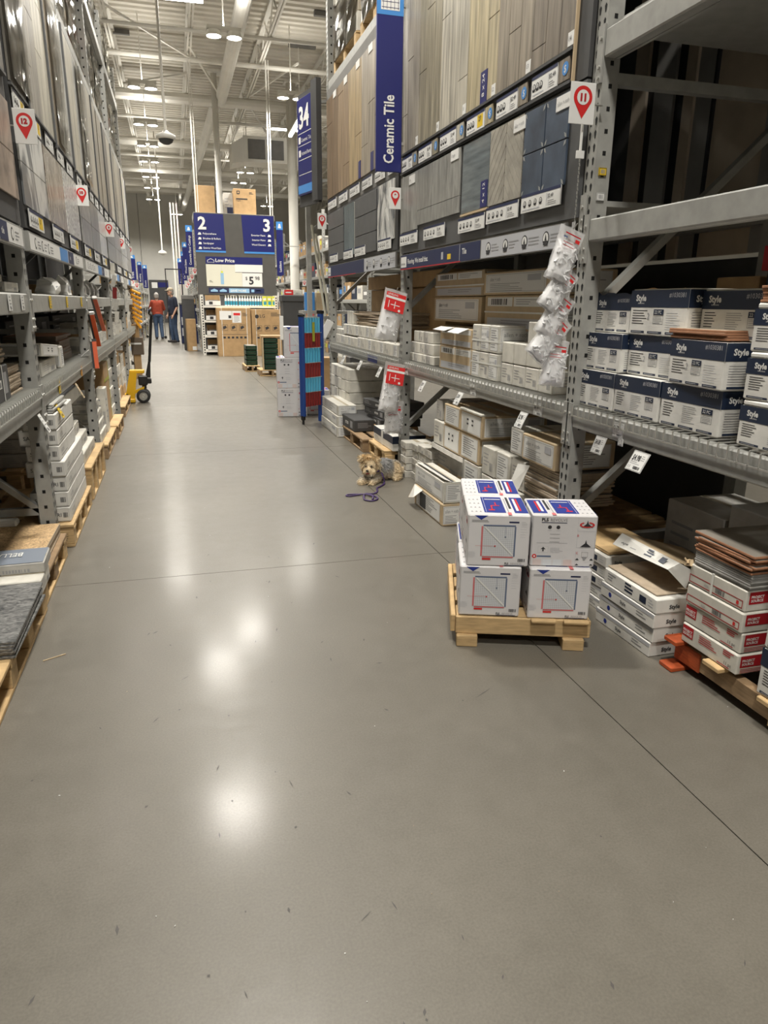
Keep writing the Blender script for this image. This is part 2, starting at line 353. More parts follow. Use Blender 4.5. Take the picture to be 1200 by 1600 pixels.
# ------------------------------------------------------------------ lamps
def lamp(x,y,n):
    t=thing('high_bay_lamp',n,'lamp',(x,y,LAMP_Z),0,'high bay ceiling lamps')
    MB().box(-.32,-.06,.10,.32,.06,.16,'wpaint').build('housing',t)
    for s in (-1,1):
        MB().lathe([(.03,.10),(.12,.09),(.15,.0),(.135,-.005)],'wpaint',16,(s*.19,0,0)).build('reflector',t)
        MB().lathe([(.0,.004),(.133,.004),(.133,.001),(.0,.001)],'lampglow',16,(s*.19,0,0)).build('lens',t)
    MB().tube((0,0,.16),(0,0,1.568),.012,'wpaint',6).build('stem',t)
    l=bpy.data.lights.new('lamp_light','AREA'); l.shape='RECTANGLE'; l.size=.64; l.size_y=.28; l.energy=LAMP_W; l.color=LAMP_COL; l.spread=math.radians(150)
    lo=bpy.data.objects.new('lamp_light',l); COL.objects.link(lo); lo.parent=t; lo.location=(0,0,-.02)
    u=bpy.data.lights.new('ceiling_fill_light','AREA'); u.shape='RECTANGLE'; u.size=.6; u.size_y=.12; u.energy=LAMP_W*.085; u.color=LAMP_COL  # added upward fill light that brightens the ceiling
    uo=bpy.data.objects.new('ceiling_fill_light',u); COL.objects.link(uo); uo.parent=t; uo.location=(0,0,.18); uo.rotation_euler=(PI,0,0)
    return t
for i,(x,y) in enumerate(LAMPS):
    if x>4 or x<-3: n='lit high bay lamp over a neighbouring aisle'
    elif y<15: n='lit high bay lamp above the near aisle, mirrored as a glow in the floor'
    elif i==5: n='lit high bay lamp nearest the top edge, beside the thick white duct'
    elif i>23: n=f'lit twin high bay lamp added to brighten the far wall, {["middle","","","left","right"][i-24]} one' if i!=24 else 'lit twin high bay lamp closest to the far wall'
    elif -1<x<0: n=f'lit twin high bay lamp, {ORD[i-6]} from the front in the left ceiling row'
    elif i in (13,14,15): n=['lit twin ceiling lamp over the aisle number 34 sign','lit twin ceiling lamp right of the slim column','lit twin ceiling lamp just above the carton with printing on top'][i-13]
    else: n='lit high bay lamp over a neighbouring aisle'
    lamp(x,y,n)
# linear strip lamps
def strip(p,q,lab):
    t=thing('strip_lamp',lab,'lamp',(0,0,0)); p=Vector(p);q=Vector(q)
    MB().bar(p+Vector((0,0,.05)),q+Vector((0,0,.05)),.12,.05,'wpaint').build('housing',t); MB().bar(p,q,.08,.05,'led').build('tube',t)
    for e in (p,q): MB().bar(e+Vector((0,0,.07)),Vector((e.x,e.y,7.7)),.012,.012,'wpaint').build('hanger',t)
strip((-.1,16.55,7.0),(.95,16.5,7.0),'lit linear strip lamp at the top edge of the ceiling view')
strip((3.4,25.3,6.7),(4.6,25.3,6.7),'lit linear strip lamp crossing above the thick white column')
strip((3.55,22.5,5.95),(3.50,20.5,5.95),'lit strip lamp running past the top of the thick white column')
# dome camera on a pole
t=thing('dome_camera','white dome security camera hanging on a thin white ceiling pole','security camera',(.055,13,3.84))
MB().tube((0,0,.05),(0,0,3.85),.022,'wpaint',8).build('pole',t)
MB().lathe([(.03,.12),(.06,.09),(.15,.05),(.15,.0),(.12,-.01)],'white',18).build('housing',t,smooth=True)
MB().lathe([(.12,0),(.10,-.05),(.05,-.08),(.0,-.09)],'board',16).build('dome',t,smooth=True)
t=thing('dome_camera','small white dome camera on a pole in front of the far wall','security camera',(-.30,30,3.1))
MB().tube((0,0,.05),(0,0,4.2),.025,'wpaint',8).build('pole',t); MB().lathe([(.03,.12),(.16,.05),(.16,0),(0,-.08)],'white',14).build('housing',t)
# ceiling heater box
t=thing('unit_heater','boxy white ceiling unit with louvred sides hanging over the far right aisle','heater',(3.35,27,5.9))
MB().box(-.75,-.5,0,.75,.5,.8,'wpaint').build('casing',t); MB().box(-.6,-.52,.1,-.03,-.5,.7,'board2').build('grille',t); MB().box(.03,-.52,.1,.6,-.5,.7,'board2').build('grille',t)
MB().add([(-.75,-.5,.75),(-1.15,-.6,.5),(-1.15,-.6,-.1),(-.75,-.5,0),(-.75,.5,.75),(-1.15,.6,.5),(-1.15,.6,-.1),(-.75,.5,0)],[(0,1,2,3),(4,5,6,7),(0,4,5,1),(1,5,6,2),(2,6,7,3)],'wpaint').build('hood',t)
MB().add([(.75,-.5,.75),(1.15,-.6,.5),(1.15,-.6,-.1),(.75,-.5,0),(.75,.5,.75),(1.15,.6,.5),(1.15,.6,-.1),(.75,.5,0)],[(0,1,2,3),(4,5,6,7),(0,4,5,1),(1,5,6,2),(2,6,7,3)],'wpaint').build('hood',t)
for s in (-.6,.6): MB().tube((s,0,.8),(s,0,1.8),.015,'wpaint',6).build('hanger',t)
# ================================================================== RACKS
def post_mesh(h, s, holes=True, zmin=0.0):
    """front or rear post: aisle face looks along -s X; origin at the base centre of the aisle face"""
    mb=MB(); mb.box(min(0,s*.075),-.04,0,max(0,s*.075),.04,h,'steel')
    mb.box(min(-s*.01,s*.11),-.065,0,max(-s*.01,s*.11),.065,.012,'steel')
    if holes:
        z=.12
        x=-s*.0009
        while z<h-.05:
            for y in (-.02,.02):
                p=[(x,y-.007,z+.008),(x,y+.007,z+.008),(x,y+.009,z+.018),(x,y,z+.028),(x,y-.009,z+.018),(x,y-.004,z-.006),(x,y+.004,z-.006)]
                p=[p[5],p[6],p[1],p[2],p[3],p[4],p[0]]
                mb.add(p,[list(range(7))],'hole')
            z+=.052
        z=.1
        while z<h-.05:
            for yy in (-.0409,.0409):
                mb.add([(s*.03,yy,z),(s*.046,yy,z),(s*.046,yy,z+.018),(s*.03,yy,z+.018)],[(0,1,2,3)],'hole')
            z+=.085
    return mb.mesh('post')
def rack(lab, s, xf, ys, bays, h, depth=1.07):
    """s = +1: the rack stands to the right of its aisle face, -1: to the left"""
    r=thing('pallet_rack',lab,'rack',(xf,0,0))
    pm=post_mesh(h,s); pr=post_mesh(h,s,False)
    for y in ys:
        f=link('upright_frame',pm,r,(0,y,0))
        link('rear_post',pr,f,(s*(depth-.075),0,0))
        b=MB(); z=.25; k=0
        if s>0 and xf<2 and xf>1.7:
            for za in (.2,2.27,3.6): b.bar((s*.07,0,za),(s*(depth-.07),0,za),.045,.045,'steel')
            for za,zb in ((.36,1.18),(1.33,2.2),(3.4,2.35),(3.65,4.4)): b.bar((s*.07,0,za),(s*(depth-.07),0,zb),.045,.035,'steel')
            z=h
        while z<h-.3:
            b.bar((s*.07,0,z),(s*(depth-.07),0,z),.04,.04,'steel')
            z2=min(z+.85,h-.3); b.bar((s*.07,0,z if k%2==0 else z2),(s*(depth-.07),0,z2 if k%2==0 else z),.04,.03,'steel'); z=z2; k+=1
            if z2>=h-.3: break
        b.build('frame_brace',f)
    for i,lv in enumerate(bays):
        y0,y1=ys[i]+.04,ys[i+1]-.04
        for (z0,z1,dk) in lv:
            bm=MB(); xa,xb=sorted((-s*.004,s*.05)); bm.cbox(xa,y0,z0,xb,y1,z1,'steel',.006)
            bm.box(*sorted((s*.05,s*.065))[:1],y0,z0,sorted((s*.05,s*.065))[1],y1,z1-.03,'steel')
            be=bm.build('beam',r)
            for (yy,d) in ((y0,-1),(y1,1)):
                c=MB(); xa,xb=sorted((-s*.010,-s*.001)); c.box(xa,min(yy,yy+d*.045),z0-.09,xb,max(yy,yy+d*.045),z1+.02,'steel')
                for zz in (z0-.07,z0-.03,z1-.03): c.tube((-s*.010,yy+d*.02,zz),(-s*.016,yy+d*.02,zz),.008,'zinc',6)
                c.build('end_plate',be)
            rb=MB(); xa,xb=sorted((s*(depth-.05),s*depth)); rb.box(xa,y0,z0,xb,y1,z1,'steel'); rb.build('rear_beam',r)
            if dk=='wire':
                w=MB(); y=y0+.02; zt=z1+.012
                while y<y1:
                    w.bar((-s*.012,y,zt),(s*depth,y,zt),.005,.005,'zinc'); w.bar((-s*.012,y,zt),(-s*.012,y,zt-.05),.005,.005,'zinc'); y+=.048
                for xx in (-.012,.15,.3,.45,.6,.75,.9,1.05): w.bar((s*xx,y0,zt-.004 if xx>0 else zt-.05),(s*xx,y1,zt-.004 if xx>0 else zt-.05),.005,.005,'zinc')
                w.build('wire_deck',r)
            elif dk=='panel':
                xa,xb=sorted((s*.03,s*(depth-.02))); MB().box(xa,y0,z1-.02,xb,y1,z1+.004,'steel').build('deck_panel',r)  # solid deck; those on upper levels are added to block light from above
    return r
LOW=(.795,.890,'wire')
RY=[.25,3.0,5.72,8.60]; XR=1.783; ZD=.905     # deck surface
rackR=rack('grey steel pallet rack along the right side of the aisle',1,XR,RY,
  [[LOW,(1.622,1.715,''),(2.335,2.44,'panel'),(3.55,3.66,'panel')],[LOW,(1.745,1.80,'panel'),(3.55,3.66,'panel')],[LOW,(1.745,1.80,'panel'),(3.55,3.66,'panel')]],4.7)
LY=[1.6,4.05,6.50,8.95,11.4,13.85]; XL=-.70
LB=[(.80,.905,'wire'),(1.285,1.378,'panel'),(3.36,3.46,'panel'),(4.36,4.47,'panel')]
rackL=rack('grey steel pallet rack along the left side of the aisle',-1,XL,LY,[LB]*5,5.0)
# ------------------------------------------------------------------ display boards
def woodm(n,c,v=.42): return mat(n,c,.40,0,v,4.0,.03,stretch=(8,8,.55))
WD={k:woodm('wood look tile '+k,c) for k,c in dict(ash=(.27,.245,.20),olive=(.25,.225,.165),pale=(.40,.375,.315),straw=(.40,.345,.225),taupe=(.29,.25,.195),cocoa=(.20,.17,.135),
   oak=(.36,.27,.15),walnut=(.20,.14,.09),honey=(.46,.34,.17),brown=(.26,.185,.115),cream=(.44,.415,.345),smoke=(.16,.148,.128),dust=(.25,.232,.20)).items()}
M['streak']=mat('streaked grey tile',(.25,.25,.235),.3,0,.35,5,.02,stretch=(3,3,.6),dist=1.5)
M['gloss']=mat('glossy blue grey tile',(.13,.155,.17),.10,0,.35,4,0,stretch=(1,1,9))
M['herr']=mat('beige herringbone tile',(.34,.32,.275),.4,0,.25,14)
M['floral']=mat('navy floral tile',(.055,.075,.11),.4,0,.35,7)
M['leaf']=mat('pale leaf glaze',(.30,.31,.30),.5)
M['mosb']=mat('brown glass mosaic',(.20,.14,.09),.18,0,.6,26,.3,col2=(.6,.55,.48),stretch=(1,3,.6))
M['mosw']=mat('white pebble mosaic',(.42,.42,.41),.25,0,.4,45,.5,col2=(.8,.8,.78))
M['marble']=mat('white tile with grey swirls',(.17,.18,.19),.3,0,.1,2.6,.0,col2=(.64,.64,.62),dist=2.0,stretch=(1.2,1.2,.6),ramp=(.44,.56))
M['rust']=mat('rust brown stone tile',(.33,.26,.21),.4,0,.4,5,.02,dist=1.5)
M['whitet']=mat('white glazed tile',(.50,.50,.48),.25,0,.10,3)
M['greyt']=mat('mid grey tile',(.30,.295,.28),.3,0,.35,8,dist=1)
M['chev']=mat('teal grey chevron tile',(.12,.15,.16),.35,0,.2,5)
M['grout']=mat('pale grout',(.50,.49,.44),.8)
M['dgrout']=mat('dark grout',(.09,.085,.075),.8)
def slab(name,par,s,x,y0,y1,z0,z1,k,th=.010,gap=.0025):
    xa,xb=sorted((x,x+s*th)); return MB().cbox(xa,min(y0,y1)+gap/2,z0+gap/2,xb,max(y0,y1)-gap/2,z1-gap/2,k,.0015).build(name,par)
def aface(mb,s,x,y0,y1,z0):
    """printed face towards the aisle; y0 is the left end as seen from the aisle"""
    return Face(mb,(x,y0,z0),(0,-s,0),(0,0,1),abs(y1-y0),0)
def card(par,s,x,yl,w,z0,h,kind=0,name='price_card'):
    """yl = left end seen from the aisle"""
    mb=MB(); xa,xb=sorted((x,x+s*.006)); ya,yb=sorted((yl,yl-s*w)); mb.box(xa,ya,z0,xb,yb,z0+h,'paper'); f=aface(mb,s,x,yl,yl-s*w,z0)
    f.rect(0,h*.84,w,h,'navy'); 
    if kind==1: f.rect(w*.62,h*.12,w*.92,h*.8,'yellow'); f.text('27',w*.7,h*.45,h*.25,'ink',3,.02)
    else: f.text('$2.49',w*.70,h*.5,h*.2,'ink',2,.01,maxw=w*.25); f.lines(w*.7,h*.32,w*.24,3,h*.1,h*.035,'grey'); f.rect(w*.665,h*.1,w*.68,h*.76,'lgrey')
    n=4 if w>.3 else 3
    for i in range(n):
        c=w*(.1+.14*i); f.disc(c,h*.46,h*.19,'ink'); f.disc(c,h*.47,h*.135,'paper',2); f.rect(c-h*.14,h*.33,c+h*.14,h*.40,'ink',3); f.rect(c-h*.03,h*.40,c+h*.03,h*.56,'ink',3)
    f.rect(w*.05,h*.1,w*.5,h*.16,'lgrey')
    return mb.build(name,par)
def board(par,s,x,y0,y1,z0,z1,k='board',th=.02): 
    xa,xb=sorted((x,x+s*th)); return MB().box(xa,min(y0,y1),z0,xb,max(y0,y1),z1,k).build('backing_board',par)
def planks(par,s,x,ya,yb,z0,z1,k,n=3,seed=0):
    r=random.Random(seed); ys=[ya+(yb-ya)*i/n for i in range(n+1)]
    for i in range(n):
        cuts=[z0]+sorted([z0+(z1-z0)*((.23+.31*i+seed*.17)%1.0)])+[z1]
        if cuts[1]-z0<.08 or z1-cuts[1]<.08: cuts=[z0,z1]
        for a,b in zip(cuts[:-1],cuts[1:]): slab('tile_plank',par,s,x,ys[i],ys[i+1],a,b,k)
def smallcard(par,s,x,yl,z,t='',w=.13,h=.06):
    mb=MB(); xa,xb=sorted((x-s*.004,x)); ya,yb=sorted((yl,yl-s*w)); mb.box(xa,ya,z,xb,yb,z+h,'paper')
    if t: aface(mb,s,x-s*.004,yl,yl-s*w,z).text(t,w*.1,h*.35,h*.3,'grey',2,maxw=w*.8)
    mb.build('name_card',par)
# right rack, second bay: upper plank board
xd=1.752
tU=thing('tile_display_board','upper board of vertical grey and tan wood-look planks below the number 11 marker','display board',(0,0,0))
board(tU,1,xd+.012,5.70,3.05,2.29,3.56)
cols=[(5.70,5.30,'ash'),(5.30,4.86,'olive'),(4.86,4.40,'pale'),(4.40,3.98,'straw'),(3.98,3.57,'taupe'),(3.57,3.165,'cocoa')]
for i,(a,b,k) in enumerate(cols):
    planks(tU,1,xd,a,b,2.44,3.54,WD[k],3,i)
    card(tU,1,xd,a-.02,(a-b)*.62,2.315,.095,1 if i==3 else 0)
    slab('sample_chip',tU,1,xd,a-.03-(a-b)*.62,b+.03,2.315,2.41,WD[k])
    mb=MB(); f=aface(mb,1,xd-.002,a,b,2.44); mb.box(xd-.002,b+.005,2.445,xd+.001,b+.055,2.50,'paper'); f=aface(mb,1,xd-.002,b+.055,b,2.445); f.text('%d'%(i+9),.01,.02,.02,'ink',2); mb.build('number_tag',tU)
    f=None
    d=MB(); dd=aface(d,1,xd-.001,b+.11,b,2.315); dd.disc(.05,.05,.028,'sky'); dd.text('$',.04,.035,.03,'paper',2); d.build('price_badge',tU)
MB().box(xd-.002,3.158,2.30,xd+.012,3.168,3.54,'tan').build('edge_trim',tU)
MB().box(xd-.006,3.17,2.425,xd+.012,5.70,2.438,'board').build('ledge',tU); MB().box(xd-.006,3.17,2.295,xd+.012,5.70,2.308,'board').build('ledge',tU)
mb=MB(); mb.box(xd-.003,4.10,2.44,xd,4.19,2.60,'sign'); aface(mb,1,xd-.003,4.19,4.10,2.44).text('8 x 24',.058,.03,.032,'paper',2,.01,rot=1); mb.build('size_tag',tU)
# lower board
tL=thing('tile_display_board','lower board of grey streaked, herringbone and navy floral tiles below the planks','display board',(0,0,0))
board(tL,1,xd+.012,5.70,3.05,1.73,2.28,'steel_d')
for a,b in ((5.70,5.28),(5.28,4.98),(4.98,4.70),(4.70,4.46)):
    slab('streaked_tile',tL,1,xd,a,b,2.0 if a<5.5 else 1.88,2.275,'streak')
    if a<5.5: slab('streaked_tile',tL,1,xd,a,b,1.90,2.0,'streak')
slab('glossy_tile',tL,1,xd,4.42,4.02,1.885,2.27,'gloss')
mb=MB(); mb.box(xd-.003,4.03,1.89,xd,4.12,2.03,'sign'); aface(mb,1,xd-.003,4.12,4.03,1.89).text('4 x 12',.058,.02,.03,'paper',2,.01,rot=1); mb.build('size_tag',tL)
MB().box(xd-.002,4.02,1.872,xd+.01,4.43,1.883,'tan').build('edge_trim',tL)
# herringbone panel of single bricks laid as chevrons
def herring(par,s,x,yl,w,z0,h,k='herr',n=9,g='dgrout'):
    base=slab('grout_panel',par,s,x+s*.004,yl,yl-s*w,z0,z0+h,g)
    st=h/n*1.0; half=w/2
    for side in (0,1):
        for i in range(-4,n):
            lo=z0+i*st; dz=half*1.05
            # parallelogram clipped to panel
            pts=[(0,lo),(half,lo+dz),(half,lo+dz+st*.93),(0,lo+st*.93)]
            P=[]
            def clip(poly,fn,val,keepless):
                out=[]
                for a in range(len(poly)):
                    p,q=poly[a],poly[(a+1)%len(poly)]
                    ip=(p[1]<=val) if keepless else (p[1]>=val); iq=(q[1]<=val) if keepless else (q[1]>=val)
                    if ip: out.append(p)
                    if ip!=iq: t=(val-p[1])/(q[1]-p[1]); out.append((p[0]+(q[0]-p[0])*t,val))
                return out
            poly=clip(clip(pts,0,z0,False),0,z0+h,True) if True else pts
            if len(poly)<3: continue
            out=[]
            for (u,z) in poly:
                y=yl-s*(u*.985) if side==0 else yl-s*(w-u*.985)
                out.append((y,z))
            mb=MB(); m=len(out); vs=[(x,a,b) for a,b in out]+[(x+s*.006,a,b) for a,b in out]
            mb.add(vs,[list(range(m)),list(range(m,2*m))]+[(j,(j+1)%m,m+(j+1)%m,m+j) for j in range(m)],k); mb.build('chevron_tile',par)
herring(tL,1,xd,4.015,.405,1.885,.385,'herr',6)
for a in (3.60,3.38):
    for z in (1.88,2.075): slab('floral_tile',tL,1,xd,a,a-.215,z,z+.192,'floral')
mb=MB(); f=aface(mb,1,xd-.0006,3.60,3.165,1.88)
for (cu,cv) in ((.0,.0),(.2175,.0),(.435,.0),(0,.194),(.2175,.194),(.435,.194),(0,.385),(.2175,.385),(.435,.385)):
    for q in range(4):
        an=PI/4+q*PI/2; d=(math.cos(an),math.sin(an)); n=(-d[1],d[0])
        pts=[(cu+d[0]*t+n[0]*w_,cv+d[1]*t+n[1]*w_) for t,w_ in ((.006,0),(.022,.008),(.042,0),(.022,-.008))]
        if all(0<=a<=.435 and -.001<=b<=.39 for a,b in pts): f.poly(pts,'leaf')
mb.build('leaf_pattern',tL)
for (yl,w,z) in ((5.69,.42,1.785),(5.12,.42,1.785),(4.45,.40,1.775),(4.02,.40,1.79),(3.58,.40,1.80)): card(tL,1,xd-.004,yl,w,z,.085)
for (yl,z,t_) in ((5.48,2.20,'tile'),(4.62,2.215,'Origin'),(3.72,2.20,'allen + roth'),(3.28,2.20,'allen + roth')): smallcard(tL,1,xd,yl,z,t_)
# header strip with lettering
def strip_sign(s,x,y0,y1,z0,z1,lab,txt=True):
    t=thing('header_strip',lab,'sign',(0,0,0)); w=abs(y1-y0); h=z1-z0
    xa,xb=sorted((x,x+s*.012)); 
    mb=MB(); mb.box(xa,min(y0,y1),z0,xb,max(y0,y1),z1,'board2'); mb.build('panel',t)
    a=MB(); f=Face(a,(x,y0,z0),(0,-s,0),(0,0,1),w,h); f.rect(.02,.004,w*.62,h-.004,'navy'); f.rect(.02,.0,w*.5,.008,'red',2)
    f.rect(.03,h*.15,.17,h*.85,'paper',2).text('services',.04,h*.3,h*.2,'ink',3,maxw=.12)
    if txt: f.text('Flooring. We install that.',.2,h*.36,h*.30,'paper',2,.02,maxw=.80); f.rect(w*.365,h*.3,w*.38,h*.72,'lgrey',2); f.rect(w*.41,h*.25,w*.435,h*.55,'yellow',2); f.rect(w*.493,h*.05,w*.496,h*.95,'lgrey',2); f.text('Tile',w*.51,h*.42,h*.30,'paper',2,.02)
    a.build('lettering',t)
    b=MB(); f=Face(b,(x,y0,z0),(0,-s,0),(0,0,1),w,h); f.rect(w*.625,.004,w-.01,h-.004,'lgrey')
    for i in range(4):
        c=w*(.665+.088*i); f.disc(c,h*.5,h*.30,'ink',2); f.disc(c,h*.5,h*.24,'paper',3); f.rect(c-h*.2,h*.22,c+h*.2,h*.4,'ink',4); f.poly([(c-h*.09,h*.42),(c+h*.09,h*.42),(c,h*.7)],'ink',4); f.lines(c+h*.4,h*.6,w*.045,3,h*.14,h*.05,'grey',2,i)
    b.build('icon_panel',t)
    return t
strip_sign(1,1.750,5.68,3.11,1.605,1.715,'navy header strip about flooring installation under the right tile boards')
# far right bay boards
tU=thing('tile_display_board','upper board of brown wood-look planks behind the navy ceramic tile sign','display board',(0,0,0))
board(tU,1,xd+.012,8.56,5.80,2.33,3.56,'board2')
for i,(a,b,k) in enumerate(((8.52,7.95,'walnut'),(7.95,7.45,'brown'),(7.45,6.95,'oak'),(6.95,6.5,'taupe'),(6.5,6.1,'cocoa'),(6.1,5.82,'honey'))):
    planks(tU,1,xd,a,b,2.47,3.46,WD[k],2,i+3); card(tU,1,xd,a-.03,(a-b)*.75,2.355,.09); smallcard(tU,1,xd,b+.2,3.40,'',.13,.06)
    if i in (2,3): MB().box(xd-.003,b+.02,2.47,xd,b+.11,2.62,'sign').build('size_tag',tU)
tL=thing('tile_display_board','lower board of dark grey panels with a chevron strip near the nine marker','display board',(0,0,0))
board(tL,1,xd+.012,8.56,5.80,1.77,2.33,'board')
for z in (1.80,1.97,2.14):
    slab('dark_panel',tL,1,xd,8.5,7.72,z,z+.165,'steel_d'); slab('dark_panel',tL,1,xd,7.20,6.42,z,z+.165,'steel_d')
herring(tL,1,xd,7.68,.42,1.82,.48,'chev',7,'grout'); herring(tL,1,xd,6.38,.5,1.86,.45,'marble',3,'grout')
for yl in (8.4,7.7,7.2,6.35): card(tL,1,xd-.004,yl,.40,1.79,.085)
strip_sign(1,1.750,8.54,5.80,1.63,1.755,'pale header strip with icons under the far right tile boards',False)
# left rack boards, one pair in each bay
xl=-.672
LW=[[('dust','cream','smoke'),('rust',)],[('smoke','dust','cream','taupe','whitet'),('marble','mosb','mosw')],[('cream','whitet','dust','pale','ash'),('greyt','streak','whitet')],[('ash','smoke','pale','dust'),('streak','greyt')],[('pale','dust','cream','whitet'),('whitet','greyt')]]
LL=['nearest the camera','between the nearest two left markers','between the second and third left markers','past the third left marker','at the far end of the rack']
for i in range(5):
    y0,y1=LY[i]+.06,LY[i+1]-.06
    if i==0: y0=2.6
    t=thing('tile_display_board','upper left board of tall streaky planks '+LL[i],'display board',(0,0,0)); board(t,-1,xl-.012,y0,y1,2.22,3.34,'board')
    ks=LW[i][0]; n=len(ks); w=(y1-y0)/n
    for j,k in enumerate(ks):
        a=y0+w*j
        planks(t,-1,xl,a,a+w-(.05 if (i+j)%2 else 0),2.34,3.30,WD.get(k,M.get(k)),2,i*5+j)
        card(t,-1,xl,a+.03,w*.6,2.235,.085,1 if (i==1 and j in (0,1)) else 0)
        if (i+j)%2: MB().box(xl-.01,a+w-.045,2.3,xl+.012,a+w-.01,3.3,'steel_d').build('divider',t)
    MB().box(xl-.012,y0,2.325,xl+.006,y1,2.337,'steel_d').build('ledge',t)
    for fy in ((y0+.02,y0+1.55) if i==1 else (y0+.6,) if i==2 else ()):
        sh=MB(); g=[];nn=14
        r=random.Random(4)
        for a in range(nn+1):
            for b in range(nn+1): g.append((xl+.012+.006*r.random(),fy+.50*a/nn,2.36+.92*b/nn))
        sh.add(g,[(a*(nn+1)+b,(a+1)*(nn+1)+b,(a+1)*(nn+1)+b+1,a*(nn+1)+b+1) for a in range(nn) for b in range(nn)],'film'); sh.build('clear_film',t,smooth=True)
    t=thing('tile_display_board','lower left board of square tiles '+LL[i],'display board',(0,0,0)); board(t,-1,xl-.012,y0,y1,1.695,2.22,'board')
    ks=LW[i][1]; n=len(ks); w=(y1-y0)/n
    for j,k in enumerate(ks):
        a=y0+w*j+.01; b=y0+w*(j+1)-.02
        if k in('mosb','mosw'): slab('mosaic_sheet',t,-1,xl,a,b,1.80,2.22,k)
        else:
            m=2; 
            for q in range(m):
                slab('square_tile',t,-1,xl,a+(b-a)*q/m,a+(b-a)*(q+1)/m,2.0,2.22,k); slab('square_tile',t,-1,xl,a+(b-a)*q/m,a+(b-a)*(q+1)/m,1.80,2.0,k)
        card(t,-1,xl+.004,a+.05,(b-a)*.55,1.705,.085,1 if j%2==0 else 0)
    t=thing('header_strip','pale printed header strip under the left tile boards '+LL[i],'sign',(0,0,0)); h=.095
    MB().box(xl-.03,y0,1.585,xl-.004,y1,1.585+h,'steel').build('panel',t)
    a=MB(); f=Face(a,(xl-.004,y0,1.585),(0,1,0),(0,0,1),y1-y0,h); W_=y1-y0
    f.rect(.02,.008,W_*.97,h-.008,'paper'); f.rect(W_*.45,.008,W_*.6,h-.008,'sky',2); f.rect(W_*.61,.008,W_*.73,h-.008,'navy',2)
    for q in range(4):
        c=W_*(.08+.09*q) if q<3 else W_*.80; f.disc(c,h*.5,h*.3,'ink',2); f.disc(c,h*.5,h*.22,'paper',3); f.lines(c+.06,h*.6,.1,3,h*.16,h*.06,'grey',2,q)
    f.text('tile',W_*.64,h*.35,h*.3,'paper',3,.01); a.build('lettering',t)
M['ptan']=mat('brown panel back',(.56,.47,.36),.6,0,.12,4); M['pgrey']=mat('grey panel back',(.34,.33,.31),.6,0,.12,4)
# dark boards closing the back of the racks (backs of the next aisle's displays; plain charcoal ones added to block light)
t=thing('back_panel','dark brown and charcoal boards standing at the back of the near right bay','panel',(0,0,0))
y=2.95
for i,(w,k) in enumerate(((.16,'pgrey'),(.30,'ptan'),(.06,'black'),(.22,'pgrey'),(.40,'board2'),(.12,'black'),(.50,'ptan'),(.35,'pgrey'),(.5,'ptan'))):
    MB().box(2.86+.02*(i%2),y-w+.006,1.72,2.89+.02*(i%2),y,3.2,k).build('board',t); y-=w
t=thing('back_panel','charcoal board added behind the second right bay to block light','panel',(0,0,0)); MB().box(2.89,3.05,.0,2.9,5.7,1.6,'board').build('board',t); MB().box(2.87,5.8,1.2,2.9,8.5,3.5,'board').build('board',t)
t=thing('back_panel','row of brown and grey boards seen through the near right upright','panel',(0,0,0)); y=5.7
for i,(yy,k) in enumerate(((4.60,'board2'),(4.36,'board'),(4.22,'ptan'),(4.14,'black'),(3.95,'pgrey'),(3.86,'black'),(3.77,'ptan'),(3.62,'pgrey'),(3.60,'black'),(3.20,'ptan'),(3.05,'pgrey'))):
    MB().box(2.85+.015*(i%2),yy+.004,1.62,2.88+.015*(i%2),y,3.5,k).build('board',t); y=yy
t=thing('back_panel','charcoal boards added to block light through the left rack back','panel',(0,0,0))
for i in range(5): MB().box(-1.80,LY[i]+.05,.1,-1.78,LY[i+1]-.05,4.9,'board').build('board',t)  # unseen boards added to stop lamp light leaking through the rack
# ================================================================== CARTONS
def pr_style(F,w,h,var=0):
    b=h*.38; F.rect(0,h-b,w,h,'navy2'); F.text('Style',.035,h-b*.62,b*.36,'paper',2,.035); F.text('selections',.05,h-b*.80,b*.11,'paper',2)
    F.text('#1030381',w-.02,h-b*.42,b*.26,'lgrey',2,0,'r')
    if var==0:
        F.lines(.02,h*.54,w*.24,6,h*.058,h*.018,'ink',1,3); F.lines(w*.40,h*.54,w*.24,9,h*.045,h*.012,'grey',1,5); a=w*.72
    else:
        F.lines(.02,h*.54,w*.28,6,h*.058,h*.018,'ink',1,4); F.lines(w*.66,h*.50,w*.24,8,h*.05,h*.010,'lgrey',1,8); a=w*.44; F.text('2',w*.33,h*.36,h*.14,'grey',2)
    F.frame(a,h*.26,a+w*.17,h*.58,.0012,'navy2'); F.rect(a,h*.46,a+w*.17,h*.58,'navy2',2); F.text('22 PC',a+w*.02,h*.485,h*.07,'paper',3,maxw=w*.13); F.lines(a+.005,h*.42,w*.15,5,h*.035,h*.01,'grey')
    for q in range(3): F.rect(w*(.05+.31*q),h*.045,w*(.05+.31*q)+w*.25,h*.095,'navy2'); F.rect(w*(.07+.31*q),h*.064,w*(.07+.31*q)+w*.18,h*.075,'lgrey',2)
def pr_white(F,w,h,seed=1):
    F.frame(w*.06,h*.1,w*.94,h*.9,.001,'lgrey'); F.lines(w*.12,h*.72,w*.5,4,h*.13,h*.035,'grey',1,seed); F.bars(w*.62,h*.18,w*.25,h*.3,'grey')
def pr_ar(F,w,h,t='allen + roth'):
    F.rect(w*.04,h*.09,w*.95,h*.91,'paper'); F.frame(w*.06,h*.13,w*.93,h*.87,.002,'grey',2); F.text(t,w*.12,h*.60,h*.16,'grey',3,maxw=w*.55); F.lines(w*.12,h*.46,w*.55,5,h*.075,h*.022,'grey',3,2); F.rect(w*.70,h*.55,w*.88,h*.8,'lgrey',3)
